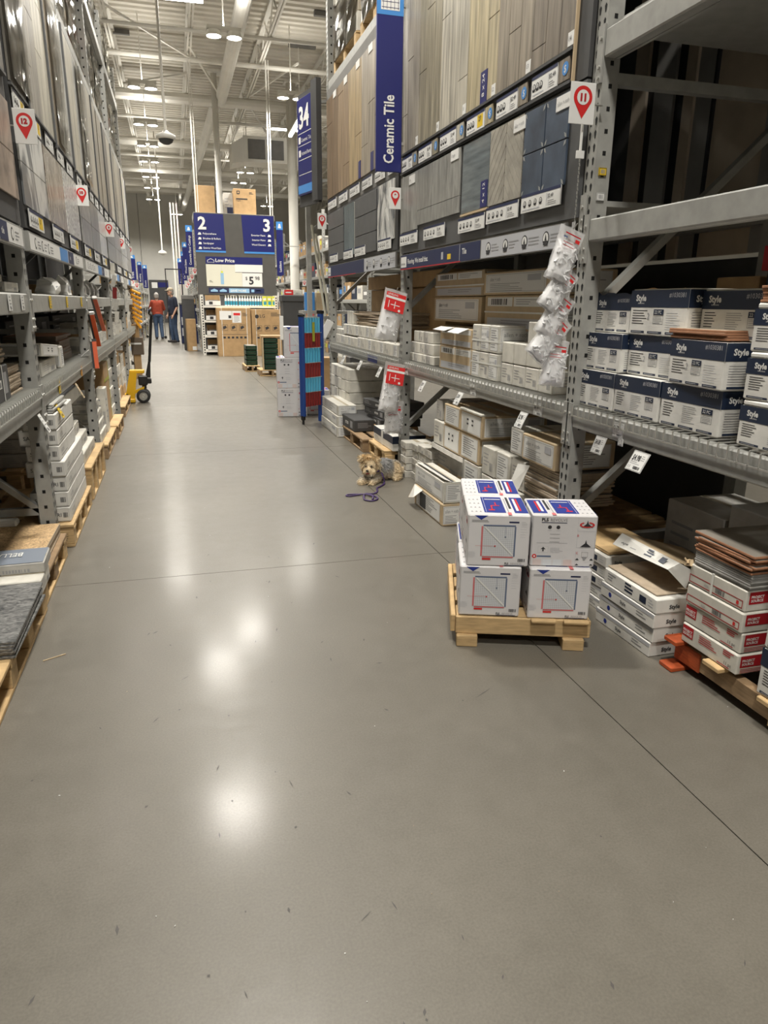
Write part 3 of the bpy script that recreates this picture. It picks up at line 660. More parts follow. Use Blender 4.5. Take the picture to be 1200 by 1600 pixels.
def pr_bar(F,w,h):
    F.rect(w*.05,h*.68,w*.48,h*.94,'paper'); F.bars(w*.12,h*.72,w*.28,h*.18,'ink',2); F.rect(w*.5,h*.68,w*.96,h*.94,'paper'); F.lines(w*.54,h*.86,w*.35,3,h*.06,h*.02,'grey',2,1)
    F.rect(w*.05,h*.06,w*.96,h*.34,'lgrey'); F.lines(w*.3,h*.25,w*.5,2,h*.08,h*.03,'grey',2,6)
def pr_doc(F,w,h,seed=2):
    F.rect(w*.08,h*.08,w*.92,h*.92,'paper'); F.frame(w*.09,h*.09,w*.91,h*.91,.0015,'grey',2)
    F.lines(w*.16,h*.80,w*.68,8,h*.085,h*.035,'grey',2,seed)
def pr_dots(F,w,h):
    F.rect(w*.06,h*.07,w*.94,h*.93,'paper'); F.frame(w*.08,h*.1,w*.92,h*.9,.0015,'grey',2)
    for i in range(2):
        for j in range(2): F.rect(w*(.32+.22*i),h*(.42+.2*j),w*(.40+.22*i),h*(.50+.2*j),'ink',3)
def pr_ps(F,w,h,main=True):
    F.rect(w*.02,h*.34,w*.22,h*.92,'red'); F.text('PROJECT',w*.035,h*.62,h*.13,'paper',3,.03,maxw=w*.17); F.text('SOURCE',w*.035,h*.44,h*.13,'paper',3,.03,maxw=w*.17)
    F.lines(w*.33,h*.78,w*.38,4,h*.11,h*.045,'red',2,3); F.lines(w*.76,h*.85,w*.2,3,h*.1,h*.05,'red',2,5); F.text('11 pc',w*.80,h*.22,h*.16,'ink',3,.01); F.lines(w*.68,h*.1,w*.3,1,h*.1,h*.05,'red',2)
def pr_ps2(F,w,h):
    F.frame(w*.02,h*.12,w*.96,h*.5,.003,'red'); F.bars(w*.5,h*.2,w*.16,h*.24,'ink'); F.text('A06',w*.3,h*.24,h*.12,'grey',2); F.rect(w*.86,h*.22,w*.9,h*.40,'rred',2)
def pr_flat(F,w,h):
    F.lines(w*.08,h*.70,w*.16,3,h*.2,h*.08,'grey',1,1); F.lines(w*.42,h*.75,w*.16,3,h*.24,h*.13,'navy2',1,4); F.rect(w*.70,h*.22,w*.82,h*.7,'navy2'); F.lines(w*.86,h*.7,w*.1,3,h*.2,h*.06,'lgrey')
def pr_flat2(F,w,h):
    F.rect(0,h*.72,w,h*.98,'lgrey'); F.disc(w*.2,h*.4,h*.18,'royal'); F.text('Style',w*.4,h*.3,h*.24,'ink',2,.02); F.lines(w*.7,h*.5,w*.2,2,h*.2,h*.08,'grey')
def pr_flatend(F,w,h):
    F.text('Style',w*.14,h*.3,h*.28,'ink',2,.03); F.lines(w*.58,h*.75,w*.35,4,h*.18,h*.05,'grey')
def pr_grid(F,w,h):
    F.poly([(w*.10,h*.985),(w*.32,h*.985),(w*.21,h*.90)],'royal'); F.lines(w*.06,h*.885,w*.36,2,h*.025,h*.012,'grey',1,2); F.rect(w*.66,h*.85,w*.82,h*.88,'navy',1); F.lines(w*.86,h*.87,w*.1,3,h*.03,h*.006,'lgrey')
    a0,b0,a1,b1=w*.25,h*.20,w*.75,h*.78; F.rect(a0,b0,a1,b1,'gridbg')
    for i in range(17):
        t=i/16; F.rect(a0+(a1-a0)*t-.0003,b0,a0+(a1-a0)*t+.0003,b1,'grey',2); F.rect(a0,b0+(b1-b0)*t-.0003,a1,b0+(b1-b0)*t+.0003,'grey',2)
    F.poly([(a0,b1),(a0+.008,b1),(a1,b0+.008),(a1,b0)],'paper',3)
    F.rect(a0-w*.03,b0,a0-w*.005,b1,'pink',2); F.rect(a0,b0-h*.025,a1,b0-h*.004,'pink',2); F.rect(a0,b1+h*.004,a1+w*.02,b1+h*.03,'slateb',2); F.rect(a1+w*.005,b0,a1+w*.028,b1,'slateb',2)
    F.disc(a0+w*.2,b0+h*.2,w*.012,'rred',4); F.rect(a0-w*.12,b0+h*.198,a0+w*.2,b0+h*.202,'pink',3); F.disc(a0+w*.36,b0+h*.38,w*.012,'slateb',4); F.rect(a0+w*.358,b0+h*.38,a0+w*.362,b1,'slateb',3)
    F.rect(a0,b0-h*.075,a0+w*.14,b0-h*.04,'rred',2); F.lines(w*.02,h*.27,w*.13,5,h*.025,h*.005,'lgrey'); F.bars(w*.83,h*.10,w*.12,h*.06,'ink'); F.lines(w*.85,h*.78,w*.12,5,h*.05,h*.004,'lgrey',1,9)
    F.text('PLS',w*.62,h*.045,h*.035,'ink',2,.03); F.text('REVOLVE',w*.72,h*.045,h*.035,'grey',2,maxw=w*.24); F.rect(w*.62,h*.02,w*.94,h*.032,'navy')
def pr_rev(F,w,h):
    F.text('PLS',w*.14,h*.885,h*.06,'ink',2,.03); F.text('REVOLVE',w*.275,h*.885,h*.06,'grey',2,maxw=w*.26); F.rect(w*.14,h*.85,w*.53,h*.862,'navy')
    for c in (.27,.40): F.disc(w*c,h*.77,w*.03,'ink'); F.rect(w*(c-.03),h*.705,w*(c+.03),h*.712,'lgrey')
    F.lines(w*.28,h*.63,w*.16,3,h*.075,h*.008,'grey',1,2); F.rect(w*.08,h*.46,w*.56,h*.468,'lgrey')
    F.frame(w*.11,h*.27,w*.27,h*.40,.0007,'lgrey'); F.poly([(w*.15,h*.34),(w*.19,h*.385),(w*.23,h*.34),(w*.2,h*.345),(w*.2,h*.30),(w*.18,h*.30),(w*.18,h*.345)],'ink',2)
    F.lines(w*.3,h*.36,w*.24,4,h*.028,h*.008,'lgrey'); F.disc(w*.06,h*.20,w*.035,'rred'); F.disc(w*.06,h*.20,w*.015,'paper',2); F.rect(w*.10,h*.185,w*.32,h*.215,'slateb')
    for i in range(4): F.rect(w*(.04+.16*i),h*.02,w*(.17+.16*i),h*.14,['pinkl','gridbg','gridbg','pinkl'][i])
    for (z0,z1) in ((.70,.97),(.38,.66),(.02,.32)): F.rect(w*.70,h*z0,w*.98,h*z0+.0012,'lgrey'); F.rect(w*.70,h*z0,w*.70+.001,h*z1,'lgrey')
    n=24
    for i in range(n):
        t0,t1=2*PI*i/n,2*PI*(i+1)/n
        if i in (5,6,7): continue
        F.poly([(w*.84+w*.115*math.cos(t0),h*.83+h*.055*math.sin(t0)),(w*.84+w*.115*math.cos(t1),h*.83+h*.055*math.sin(t1)),(w*.84+w*.09*math.cos(t1),h*.83+h*.036*math.sin(t1)),(w*.84+w*.09*math.cos(t0),h*.83+h*.036*math.sin(t0))],'rred',3)
    for cz in (.78,.40): F.poly([(w*.76,h*cz),(w*.93,h*cz),(w*.86,h*(cz+.07)),(w*.845,h*(cz+.14)),(w*.83,h*(cz+.07))],'ink',2)
    F.poly([(w*.80,h*.20),(w*.88,h*.20),(w*.84,h*.13)],'grey',2); F.frame(w*.79,h*.2,w*.89,h*.30,.0012,'grey',2)
    for c in (.73,.95): F.poly([(w*(c-.03),h*.14),(w*(c+.03),h*.14),(w*c,h*.18)],'ink',2); F.poly([(w*(c-.03),h*.04),(w*(c+.03),h*.04),(w*c,h*.07)],'ink',2)
    F.text('B',w*.705,h*.60,h*.04,'rred',2); F.text('C',w*.705,h*.26,h*.04,'rred',2)
def pr_plstop(T,w,d,flip=False):
    fx=(lambda a:w-a) if flip else (lambda a:a)
    def R(a0,b0,a1,b1,k,l=1): T.rect(min(fx(a0),fx(a1)),b0,max(fx(a0),fx(a1)),b1,k,l)
    R(w*.27,d*.1,w*.62,d*.88,'royal'); R(w*.30,d*.12,w*.305,d*.86,'paper',2); R(w*.76,d*.1,w*.98,d*.88,'royal'); R(w*.80,d*.2,w*.84,d*.8,'paper',2); R(w*.85,d*.2,w*.88,d*.8,'rred',2)
    R(w*.35,d*.2,w*.45,d*.25,'rred',2); R(w*.40,d*.25,w*.42,d*.42,'rred',2); R(w*.40,d*.42,w*.55,d*.45,'rred',2); R(w*.48,d*.45,w*.50,d*.60,'rred',2); R(w*.33,d*.74,w*.6,d*.77,'paper',2)
    R(w*.655,d*.1,w*.67,d*.8,'grey'); R(w*.69,d*.3,w*.73,d*.88,'ink'); R(w*.64,d*.0,w*.7,d*.12,'pink',2)
    for i in range(3):
        for j in range(4): cx=w*(.05+.07*i); cy=d*(.12+.2*j); T.poly([(fx(cx),cy),(fx(cx+w*.04),cy),(fx(cx+w*.02),cy+d*.06)],'grey')
M['pink']=mat('red grid print',(.62,.16,.17),.5); M['slateb']=mat('slate blue print',(.12,.16,.26),.5); M['gridbg']=mat('pale blue grey print',(.66,.68,.71),.5); M['pinkl']=mat('pale pink print',(.66,.56,.54),.5)
M['plswhite']=mat('cool white carton',(.68,.67,.68),.5,0,.03,5)
CM={}
M['tape']=mat('packing tape',(.56,.50,.38),.25)
JR=random.Random(77)
def carton_mesh(style,w,d,h):
    key=(style,round(w,3),round(d,3),round(h,3))
    if key in CM: return CM[key]
    mb=MB(); body={'style':'white','pls_grid':'plswhite','pls_rev':'plswhite','ps':'offwhite','ps2':'offwhite','kraft':'kraft','tan_ar':'tan','tan_bar':'tan','tan_doc':'tan','tan_dots':'tan','greyw':'greyw','plain':'offwhite','black':'board','flat':'white','flat2':'white','navyc':'white','white':'offwhite','satori':'white','style2':'white','dots':'offwhite','doc':'offwhite','ar':'offwhite'}[style]
    c=min(.005,h*.06); mb.cbox(-w/2,-d/2,0,w/2,d/2,h,body,c); f=faces(mb,w,d,h); F,R,L,T,K=f['F'],f['R'],f['L'],f['T'],f['K']
    if style in('style','style2'): pr_style(F,w,h,style=='style2'); pr_style(K,w,h); [ (x.rect(0,h*.62,d,h,'navy2'),x.text('Style',.03,h*.75,h*.13,'paper',2,.035),x.lines(.02,h*.52,d*.6,8,h*.055,h*.014,'grey'),x.rect(.02,h*.045,d*.7,h*.095,'navy2')) for x in (L,R)]
    elif style=='pls_grid': pr_grid(F,w,h); pr_rev(L,d,h) ; pr_rev(R,d,h); pr_grid(K,w,h); pr_plstop(T,w,d)
    elif style=='pls_rev': pr_rev(F,w,h); pr_grid(L,d,h); pr_grid(R,d,h); pr_grid(K,w,h); pr_plstop(T,w,d,True)
    elif style=='ps': pr_ps(F,w,h); [ (x.rect(d*.04,h*.35,d*.5,h*.92,'red'),x.text('PROJECT',d*.06,h*.64,h*.12,'paper',3,.03,maxw=d*.4),x.text('SOURCE',d*.06,h*.46,h*.12,'paper',3,.03,maxw=d*.4),x.lines(d*.05,h*.24,d*.6,3,h*.08,h*.03,'red')) for x in (L,R)]; pr_ps(K,w,h)
    elif style=='ps2': pr_ps2(F,w,h); [ (x.rect(d*.04,h*.35,d*.5,h*.92,'red'),x.text('PROJECT',d*.06,h*.64,h*.12,'paper',3,.03,maxw=d*.4),x.text('SOURCE',d*.06,h*.46,h*.12,'paper',3,.03,maxw=d*.4)) for x in (L,R)]
    elif style in('tan_ar','ar'): pr_ar(F,w,h); pr_ar(K,w,h); [pr_doc(x,d,h) for x in (L,R)]
    elif style=='tan_bar': pr_bar(F,w,h); [pr_ar(x,d,h) for x in (L,R)]
    elif style in('tan_doc','doc'): pr_doc(F,w,h); [pr_ar(x,d,h) for x in (L,R)]
    elif style in('tan_dots','dots'): pr_dots(F,w,h); [pr_ar(x,d,h) for x in (L,R)]
    elif style in('white','greyw'): pr_white(F,w,h); [pr_white(x,d,h,3) for x in (L,R)]
    elif style=='flat': pr_flat(F,w,h); [pr_flatend(x,d,h) for x in (L,R)]
    elif style=='flat2': pr_flat2(F,w,h); [pr_flatend(x,d,h) for x in (L,R)]
    elif style=='navyc': F.rect(0,h*.5,w,h,'navy2'); F.rect(w*.42,0,w*.52,h,'paper',2); F.lines(w*.06,h*.36,w*.3,3,h*.11,h*.04,'grey'); T.rect(w*.4,0,w*.45,d,'navy2'); [x.rect(0,h*.5,d,h,'navy2') for x in (L,R)]
    elif style=='black': F.lines(w*.06,h*.8,w*.3,4,h*.14,h*.05,'grey',1,4); F.rect(w*.52,h*.38,w*.68,h*.62,'paper'); F.bars(w*.54,h*.42,w*.12,h*.14); F.rect(w*.78,h*.2,w*.9,h*.8,'grey'); [(x.lines(d*.1,h*.7,d*.5,4,h*.12,h*.04,'grey')) for x in (L,R)]
    elif style=='satori':
        F.lines(w*.1,h*.2,w*.5,1,.1,h*.05,'grey')
        for x,ww in ((L,d),(R,d)): x.text('SATORI',ww*.12,h*.36,h*.26,'ink',2,0,maxw=ww*.6); x.bars(ww*.78,h*.3,ww*.14,h*.35,'ink'); x.frame(ww*.03,h*.08,ww*.97,h*.92,.001,'lgrey')
        F.text('SATORI',w*.1,h*.4,h*.26,'grey',2)
    if style!='black' and not style.startswith('pls'): T.rect(-0+.004,d*.5-.0008,w-.004,d*.5+.0008,'ink',2); T.rect(.002,d*.5-.018,w-.002,d*.5+.018,'tape',1)
    CM[key]=mb.mesh('carton'); return CM[key]
def carton(lab,style,w,d,h,x,y,z,rz=-PI/2,group=None,name='carton',anchor='c',tilt=None):
    """x,y: centre of the front bottom edge (anchor 'f') or of the base ('c'). rz=-90deg: front towards -X; +90deg: front towards +X; 0: front towards the camera"""
    if anchor=='f': n=(math.sin(rz),-math.cos(rz)); x-=n[0]*d/2; y-=n[1]*d/2
    rz+=JR.uniform(-.010,.010) if w<.5 else JR.uniform(-.004,.004)
    o=link(name,carton_mesh(style,w,d,h),None,(x,y,z),rz)
    if tilt: o.rotation_euler=(tilt[0],tilt[1],rz)
    return tag(o,lab,'box',group)
RR=-PI/2; RLq=PI/2
def strap_v(par,w,d,h,x,k='strap',t=.010):
    """strapping around a carton over front, top and back at local x"""
    mb=MB(); e=.0022; mb.box(x-t/2,-d/2-e,0,x+t/2,-d/2-.001,h+e,k); mb.box(x-t/2,-d/2,h+.001,x+t/2,d/2,h+e,k); return mb.build('strap',par)
def strap_h(par,w,d,h,z,k='strap',t=.010):
    mb=MB(); e=.0022; mb.box(-w/2-e,-d/2-e,z,w/2+e,-d/2-.001,z+t,k); mb.box(w/2+.001,-d/2,z,w/2+e,d/2,z+t,k); mb.box(-w/2-e,-d/2,z,-w/2-.001,d/2,z+t,k); return mb.build('strap',par)
# ------------------------------------------------------------------ pallets
PM={}
def pbox(a,b,c,k):
    key=(round(a,3),round(b,3),round(c,3),k)
    if key not in PM: PM[key]=MB().cbox(-a/2,-b/2,0,a/2,b/2,c,k,.003).mesh('board')
    return PM[key]
def pallet(lab,x,y,w,d,rz=0,n=6,h=.125,k='wood',kd='woodd',stringers=3,first=None,group='wooden pallets on the floor'):
    """w: size across the stringers' length (local x); boards run along local y... deck boards lie along local x"""
    t=thing('pallet',lab,'pallet',(x,y,0),rz,group); r=random.Random(int(x*100+y*37))
    bt=.017; bw=d/n*.72
    for i in range(n):
        o=link('deck_board',pbox(w,bw,bt,first if (first and i==0) else k),t,(r.uniform(-.006,.006),-d/2+bw/2+(d-bw)*i/(n-1),h-bt),r.uniform(-.01,.01))
    for i in range(stringers):
        link('stringer',pbox(.04,d,h-2*bt,first if (first and i==0) else kd),t,(-w/2+.02+(w-.04)*i/(stringers-1),0,bt))
    for i in (0,.5,1): link('bottom_board',pbox(w,bw,bt,first if (first and i==0) else k),t,(0,-d/2+bw/2+(d-bw)*i,0))
    return t
def block_pallet(lab,x,y,w,d,rz=0,n=6,h=.125,k='wood',kd='wood',faceblocks=4,stencil=False,group='wooden pallets on the floor'):
    """boards along local y (the aisle), blocks in rows"""
    t=thing('pallet',lab,'pallet',(x,y,0),rz,group); bt=.018; bw=w/n*.75; r=random.Random(int(x*100+y*31))
    for i in range(n): link('deck_board',pbox(bw,d,bt,k),t,(-w/2+bw/2+(w-bw)*i/(n-1),r.uniform(-.008,.008),h-bt),r.uniform(-.006,.006))
    bl=.10; bh=h-3*bt
    for i in range(3):
        xx=-w/2+.05+(w-.10)*i/2
        link('bottom_board',pbox(.09,d,bt,kd),t,(xx,0,0))
        for j in range(faceblocks): link('block',pbox(.09,bl,bh,k if (i+j)%2 else kd),t,(xx,-d/2+bl/2+(d-bl)*j/(faceblocks-1),bt))
    for j in range(faceblocks): link('stringer_board',pbox(w,.09,bt,kd),t,(0,-d/2+.05+(d-.10)*j/(faceblocks-1),h-2*bt))
    return t
# ================================================================== RIGHT SIDE GOODS
def rc(lab,style,yl,yr,z,h,xf,d=.25,group=None,rz=0,**k):
    """carton on the right rack: yl/yr left and right end seen from the aisle, front at xf"""
    return carton(lab,style,abs(yl-yr)-.004,d,h-.002,xf,(yl+yr)/2,z,RR+rz,group,anchor='f',**k)
TMs={}
def tile(lab,k,w,d,th,x,y,z,rz,group,edge=None,tilt=None,name='floor_tile'):
    key=(k,edge,w,d,th)
    if key not in TMs:
        mb=MB(); mb.cbox(-w/2,-d/2,0,w/2,d/2,th,edge or k,.0015)
        if edge: mb.add([(-w/2+.002,-d/2+.002,th+.0004),(w/2-.002,-d/2+.002,th+.0004),(w/2-.002,d/2-.002,th+.0004),(-w/2+.002,d/2-.002,th+.0004)],[(0,1,2,3)],k)
        TMs[key]=mb.mesh('floor_tile')
    o=link(name,TMs[key],None,(x,y,z),rz)
    if tilt: o.rotation_euler=(tilt[0],tilt[1],rz)
    return tag(o,lab,'tile',group)
def tiles(lab,k,w,d,th,x,y,z,n,group,edge=None,rz=0,jit=.006,seed=1,gap=.0006,dx=0,dy=0):
    r=random.Random(seed)
    for i in range(n): tile(lab,k,w,d,th,x+r.uniform(-jit,jit)+dx*i,y+r.uniform(-jit,jit)+dy*i,z+i*(th+gap),rz+r.uniform(-jit,jit)*3,group,edge)
    return z+n*(th+gap)
# ---- near bay shelf: navy and white cartons
G='navy and white cartons on the right shelf'
cols=[(3.00,2.70),(2.695,2.385),(2.378,2.045)]; zs=.905
pos=['left','middle','right']
for i,(a,b) in enumerate(cols):
    rc(f'navy and white tile carton, {pos[i]} of three in the bottom row above the price tags','style',a,b,ZD,.165,1.812,.26,G)
rc('navy and white tile carton in the middle row beside the hanging white bags','style',2.99,2.70,ZD+.166,.165,1.83,.26,G)
rc('navy and white tile carton in the middle row, handwritten 2, left of the open one','style2',2.695,2.36,ZD+.166,.165,1.86,.26,G)
o=rc('navy and white carton, lid torn off, carrying loose tan tiles','style2',2.352,2.035,ZD+.166,.165,1.80,.26,G,rz=-.06)
tiles('tan ceramic tile lying loose on the open navy and white carton','beige',.22,.30,.008,1.925,2.21,ZD+.334,4,'tan tiles on the open carton','terra',jit=.012,seed=3)
tiles('tan ceramic tile in the raised pile behind the open navy carton','beige',.20,.30,.008,2.03,2.15,ZD+.334,7,'raised tan tiles behind','terra',jit=.01,seed=5)
# top row with torn carton
t=rc('navy and white carton in the top row with its lid torn open, brown inside','style',2.985,2.70,ZD+.332,.155,1.86,.26,G)
mb=MB(); r=random.Random(2); w,d,h=.281,.26,.153; n=12
for s_ in (0,1):
    vs=[];
    for i in range(n+1):
        xx=-w/2+w*i/n; yy=(-d/2+.002) if s_==0 else d/2-.002; top=h+(.006+.014*r.random() if s_==0 else .03+.012*r.random()); vs+= [(xx,yy,h-.004),(xx,yy,top)]
    mb.add(vs,[(2*i,2*i+2,2*i+3,2*i+1) for i in range(n)],'navy2' if s_==0 else 'kraft')
mb.build('torn_rim',t); MB().box(-w/2+.008,-d/2+.008,h-.002,w/2-.008,d/2-.008,h+.004,'kraft').build('inside',t)
t=rc('large navy and white tile carton in the top row, handwritten 2','style2',2.695,2.33,ZD+.332,.178,1.85,.28,G)
MB().box(-.18,-.13,.176,.18,.13,.181,'offwhite').build('lid',t)
t=rc('navy and white tile carton in the top row behind the loose tiles','style',2.322,1.985,ZD+.332,.172,1.90,.28,G); MB().box(-.165,-.13,.17,.165,.13,.176,'offwhite').build('lid',t)
rc('navy and white carton in the top row at the right picture edge','style',1.98,1.66,ZD+.332,.172,1.95,.28,G)
# hidden support row of the back
for i in range(4):
    pass
# near leaning stack at the right edge
z=ZD
for i in range(3):
    hh=.135
    t=rc(f'navy and white carton, {["lowest","middle","topmost"][i]} of the stack at the right picture edge','style',1.955,1.60,z,hh,1.80-.0*i+.008*i,.26,G,rz=.05*i-.04); z+=hh
    MB().cbox(-.17,-.13,hh-.002,.17,.13,hh+.018,'white',.006).build('crumpled_lid',t); z+=.019
tiles('red-backed tile on the stack at the right picture edge','glaze',.24,.33,.008,1.93,1.78,z,6,'red-backed tiles','terra',jit=.006,seed=9)
# ---- price tags
def ptag(lab,x,y,z,w=.085,h=.075,t='$4.48',tilt=.25,dz=.0,group=None,sub=''):
    o=MB(); o.box(-w/2,-.0015,-h,w/2,.0015,0,'paper'); f=Face(o,(-w/2,-.0015,-h),(1,0,0),(0,0,1),w,h)
    f.frame(.002,.002,w-.002,h-.002,.0012,'ink'); f.text(t,w*.12,h*.52,h*.28,'ink',2,.02,maxw=w*.5); f.lines(w*.66,h*.78,w*.25,3,h*.1,h*.03,'grey'); f.lines(w*.1,h*.42,w*.7,2,h*.08,h*.025,'grey'); f.text('11',w*.12,h*.1,h*.16,'ink',2); f.bars(w*.45,h*.1,w*.4,h*.15)
    ob=link('price_tag',o.mesh('price_tag'),None,(x,y,z)); ob.rotation_euler=(tilt,0,RR)
    return tag(ob,lab,'price tag',group)
PT='price tags on the right shelf beams'
ptag('white price tag hanging below the right beam, nearer to the bags',1.765,2.68,.80,.080,.078,'$4.08',-.35)
ptag('white price tag hanging below the right beam, tilted, nearest to the picture edge',1.765,2.385,.79,.10,.085,'$4.98',-.5)
ptag('upright white price tag stuck on the right beam face',1.777,2.585,.875,.075,.062,'$1.78',0); ptag('small white barcode slip under the upright tag on the right beam',1.777,2.56,.812,.035,.03,'11',0)
for i,(y,z,til) in enumerate(((5.05,.80,-.5),(4.32,.80,-.5),(3.42,.80,-.45))): ptag(f'white price tag hanging under the second right beam, {ORD[i]} from the far post',1.765,y,z,.085,.09,'$2.98',til)
for i,(y,z) in enumerate(((5.55,.86),(4.16,.865),(3.30,.865))): ptag(f'faded price label stuck on the second right beam, {ORD[i]} from the far post',1.777,y,z,.09,.065,'$3.18',0)
for i,(y,z) in enumerate(((7.72,.80),(6.98,.80),(6.25,.80))): ptag(f'white price tag hanging under the far right beam, {ORD[i]} from its far end',1.765,y,z,.10,.10,'$2.48',-.45)
o=MB().box(1.776,6.45,.815,1.7785,6.78,.872,'bluetag' if 'bluetag' in M else 'royal').build('shelf_label'); tag(o,'blue adhesive label on the far right shelf beam','label')
# ---- second bay shelf
g='tan cartons with white labels on the second right shelf'
t=rc('tan carton with barcode labels, bottom front of the second right shelf','tan_bar',4.955,4.34,ZD,.165,1.84,.20,g); strap_v(t,.6,.20,.163,.27)
t=rc('tan carton with its lid flaps open above the bottom front carton','tan_bar',4.955,4.36,ZD+.166,.125,1.84,.20,g)
for (a,b,c_) in ((-.29,-.02,.25),(.0,.24,-.15)):
    mb=MB(); mb.add([(a,-.10,.125),(b,-.10,.125),(b-.02,-.17,.125-.028+c_*.02),(a+.02,-.17,.10+c_*.02)],[(0,1,2,3)],'paper'); mb.add([(a,-.10,.127),(b,-.10,.127),(b-.02,-.17,.127-.028+c_*.02),(a+.02,-.17,.102+c_*.02)],[(3,2,1,0)],'paper'); mb.bars if 0 else None; mb.build('flap',t)
for i in range(2):
    for j in range(3):
        yl=4.335-.135*j
        t=rc(f'pale narrow carton in the strapped block of six, {["lower","upper"][i]} row, {pos[j]}',['doc','white','ar'][(i+j)%3],yl,yl-.133,ZD+.165*i,.163,1.83,.28,'strapped block of narrow cartons'); 
        strap_h(t,.129,.28,.161,.06 if i else .09)
g='small white cartons beside the bags'
for i in range(3):
    for j in range(4 if i<1 else 3):
        if i==2 and j!=2: continue
        yl=3.915-.157*j; rc(f'small blank white carton beside the hanging bags, {["bottom","middle","top"][i]} row, {ORD[j]} from the left','white' if i==0 else 'plain',yl,yl-.153,ZD+.121*i,.119,1.845,.22,g)
g='tiny cartons at the far end of the second right shelf'
for i,(n,h,y0,w) in enumerate(((6,.068,5.66,.095),(5,.085,5.66,.105),(4,.085,5.62,.11))):
    zz=ZD+(0,.069,.155)[i]
    for j in range(n):
        yl=y0-j*(w+.004); rc(f'tiny grey-white carton by the far post, {["bottom","middle","top"][i]} row, {ORD[j]} from the post',['white','greyw','plain'][(i+j)%3],yl,yl-w,zz,h,1.84+.01*(i),.18,g)
# large cartons at the back of the second bay
g='large tan cartons at the back of the second right shelf'
t=rc('large tan carton with white print panel, top left of the back stack','tan_bar',5.53,4.58,1.405,.175,2.0,.42,g); strap_h(t,.95,.42,.17,.07)
rc('large tan carton with a big white label, lower left of the back stack','tan_ar',5.52,4.58,1.225,.178,1.99,.42,g)
rc('large tan carton with a framed label, top right of the back stack','tan_ar',4.56,3.66,1.412,.14,1.99,.42,g)
t=rc('large tan carton with strapping, lower right of the back stack','tan_bar',4.55,3.68,1.20,.21,2.0,.42,g); strap_h(t,.87,.42,.2,.1)
for i,(a,b) in enumerate(((5.5,4.6),(4.55,3.2))): rc(f'tan carton hidden low at the back of the second shelf, {["far","near"][i]} one','tan_ar',a,b,ZD,.29,2.08,.4,g)
# ---- second bay floor
block_pallet('pale pallet under the tan carton pile behind the dog',2.30,4.30,.96,1.30,0,6,.12)
g='tan and white cartons piled under the second right beam'
t=rc('grey-white carton, lid open, at the bottom of the pile behind the dog','greyw',4.96,4.33,.122,.235,1.80,.45,g); MB().add([(-.31,-.225,.20),(.31,-.225,.20),(.30,-.29,.235),(-.30,-.29,.235)],[(0,1,2,3)],'white').build('lid_flap',t); MB().box(-.30,-.226,.05,.30,-.223,.10,'tan').build('band',t)
rc('white carton with document label beside the open grey-white one','doc',4.32,4.06,.122,.235,1.80,.4,g)
for i,(a,b,st) in enumerate(((4.92,4.72,'white'),(4.715,4.40,'tan_dots'),(4.395,4.07,'tan_doc'))): rc(f'tan and white carton in the middle tier of the pile, {pos[i]} one',st,a,b,.36,.175,1.80,.45,g)
for i,(a,b,st) in enumerate(((4.92,4.80,'greyw'),(4.70,4.40,'tan_doc'),(4.395,4.03,'tan_dots'))):
    t=rc(f'tan and white carton in the top tier of the pile, {pos[i]} one',st,a,b,.537,.145,1.795+.02*(i==0),.45,g)
    if i==2: MB().cbox(-.18,-.235,.143,.18,-.14,.158,'offwhite',.004).build('lid_edge',t)
g='white label cartons near the second right post'
for i in range(3):
    rc(f'white carton near the second post, lower row, {pos[i]} of three',['white','doc','white'][i],4.02-.185*i,4.02-.185*i-.18,.335,.175,1.80+.01*i,.35,g)
    rc(f'white carton in the base row below, {pos[i]} of three','white',4.02-.185*i,4.02-.185*i-.18,.125,.205,1.80,.35,g)
t=rc('white carton with vertical label, left of the upper pair by the near post','doc',3.66,3.50,.535,.15,1.81,.35,g)
rc('tan edged carton with large white label, right of the upper pair by the near post','tan_ar',3.49,3.13,.535,.145,1.80,.35,g)
tiles('thin grey tile sheet in the pile below the upper pair of cartons','greyt',.32,.36,.011,1.98,3.28,.34,16,'grey tile sheets by the near post','beige',jit=.012,seed=8)
tiles('thin grey tile sheet lying low beside the near post','greyt',.32,.34,.011,1.94,3.27,.13,6,'low grey sheets','beige',jit=.02,seed=18); 
MB_=MB(); MB_.bar((1.70,4.04,.10),(1.70,3.2,.10),.02,.02,'green'); tag(MB_.build('banding_strip'),'green banding strip below the white cartons behind the printed boxes','strap')
o=tag(MB().add([(1.785,3.50,.50),(1.785,3.36,.52),(1.74,3.40,.36),(1.74,3.50,.38)],[(0,1,2,3)],'white').add([(1.787,3.50,.50),(1.787,3.36,.52),(1.742,3.40,.36),(1.742,3.50,.38)],[(3,2,1,0)],'white').build('loose_flap'),'torn white carton flap hanging beside the grey tile sheets','flap')
pallet('low pallet under the white cartons near the second right post',2.30,3.45,.96,.72,PI/2*0,6,.12)
# white stack by the far post
g='little white cartons stacked behind the dog'
for i in range(5):
    for j in range(2):
        rc(f'little white carton behind the dog, {ORD[i]} layer up, {["post side","aisle side"][j]}','white',5.42-.14*j,5.42-.14*j-.135,.058*i,.056,1.70+.05*j+.006*(i%2),.22,g)
for i in range(5):
    for j in range(2): rc(f'little white carton left of the tan pile, {ORD[i]} layer up, {["far","near"][j]} one','white',5.12-.16*j,5.12-.16*j-.155,.062*i,.060,1.745+.006*(i%2),.22,'little white cartons left of the tan pile')
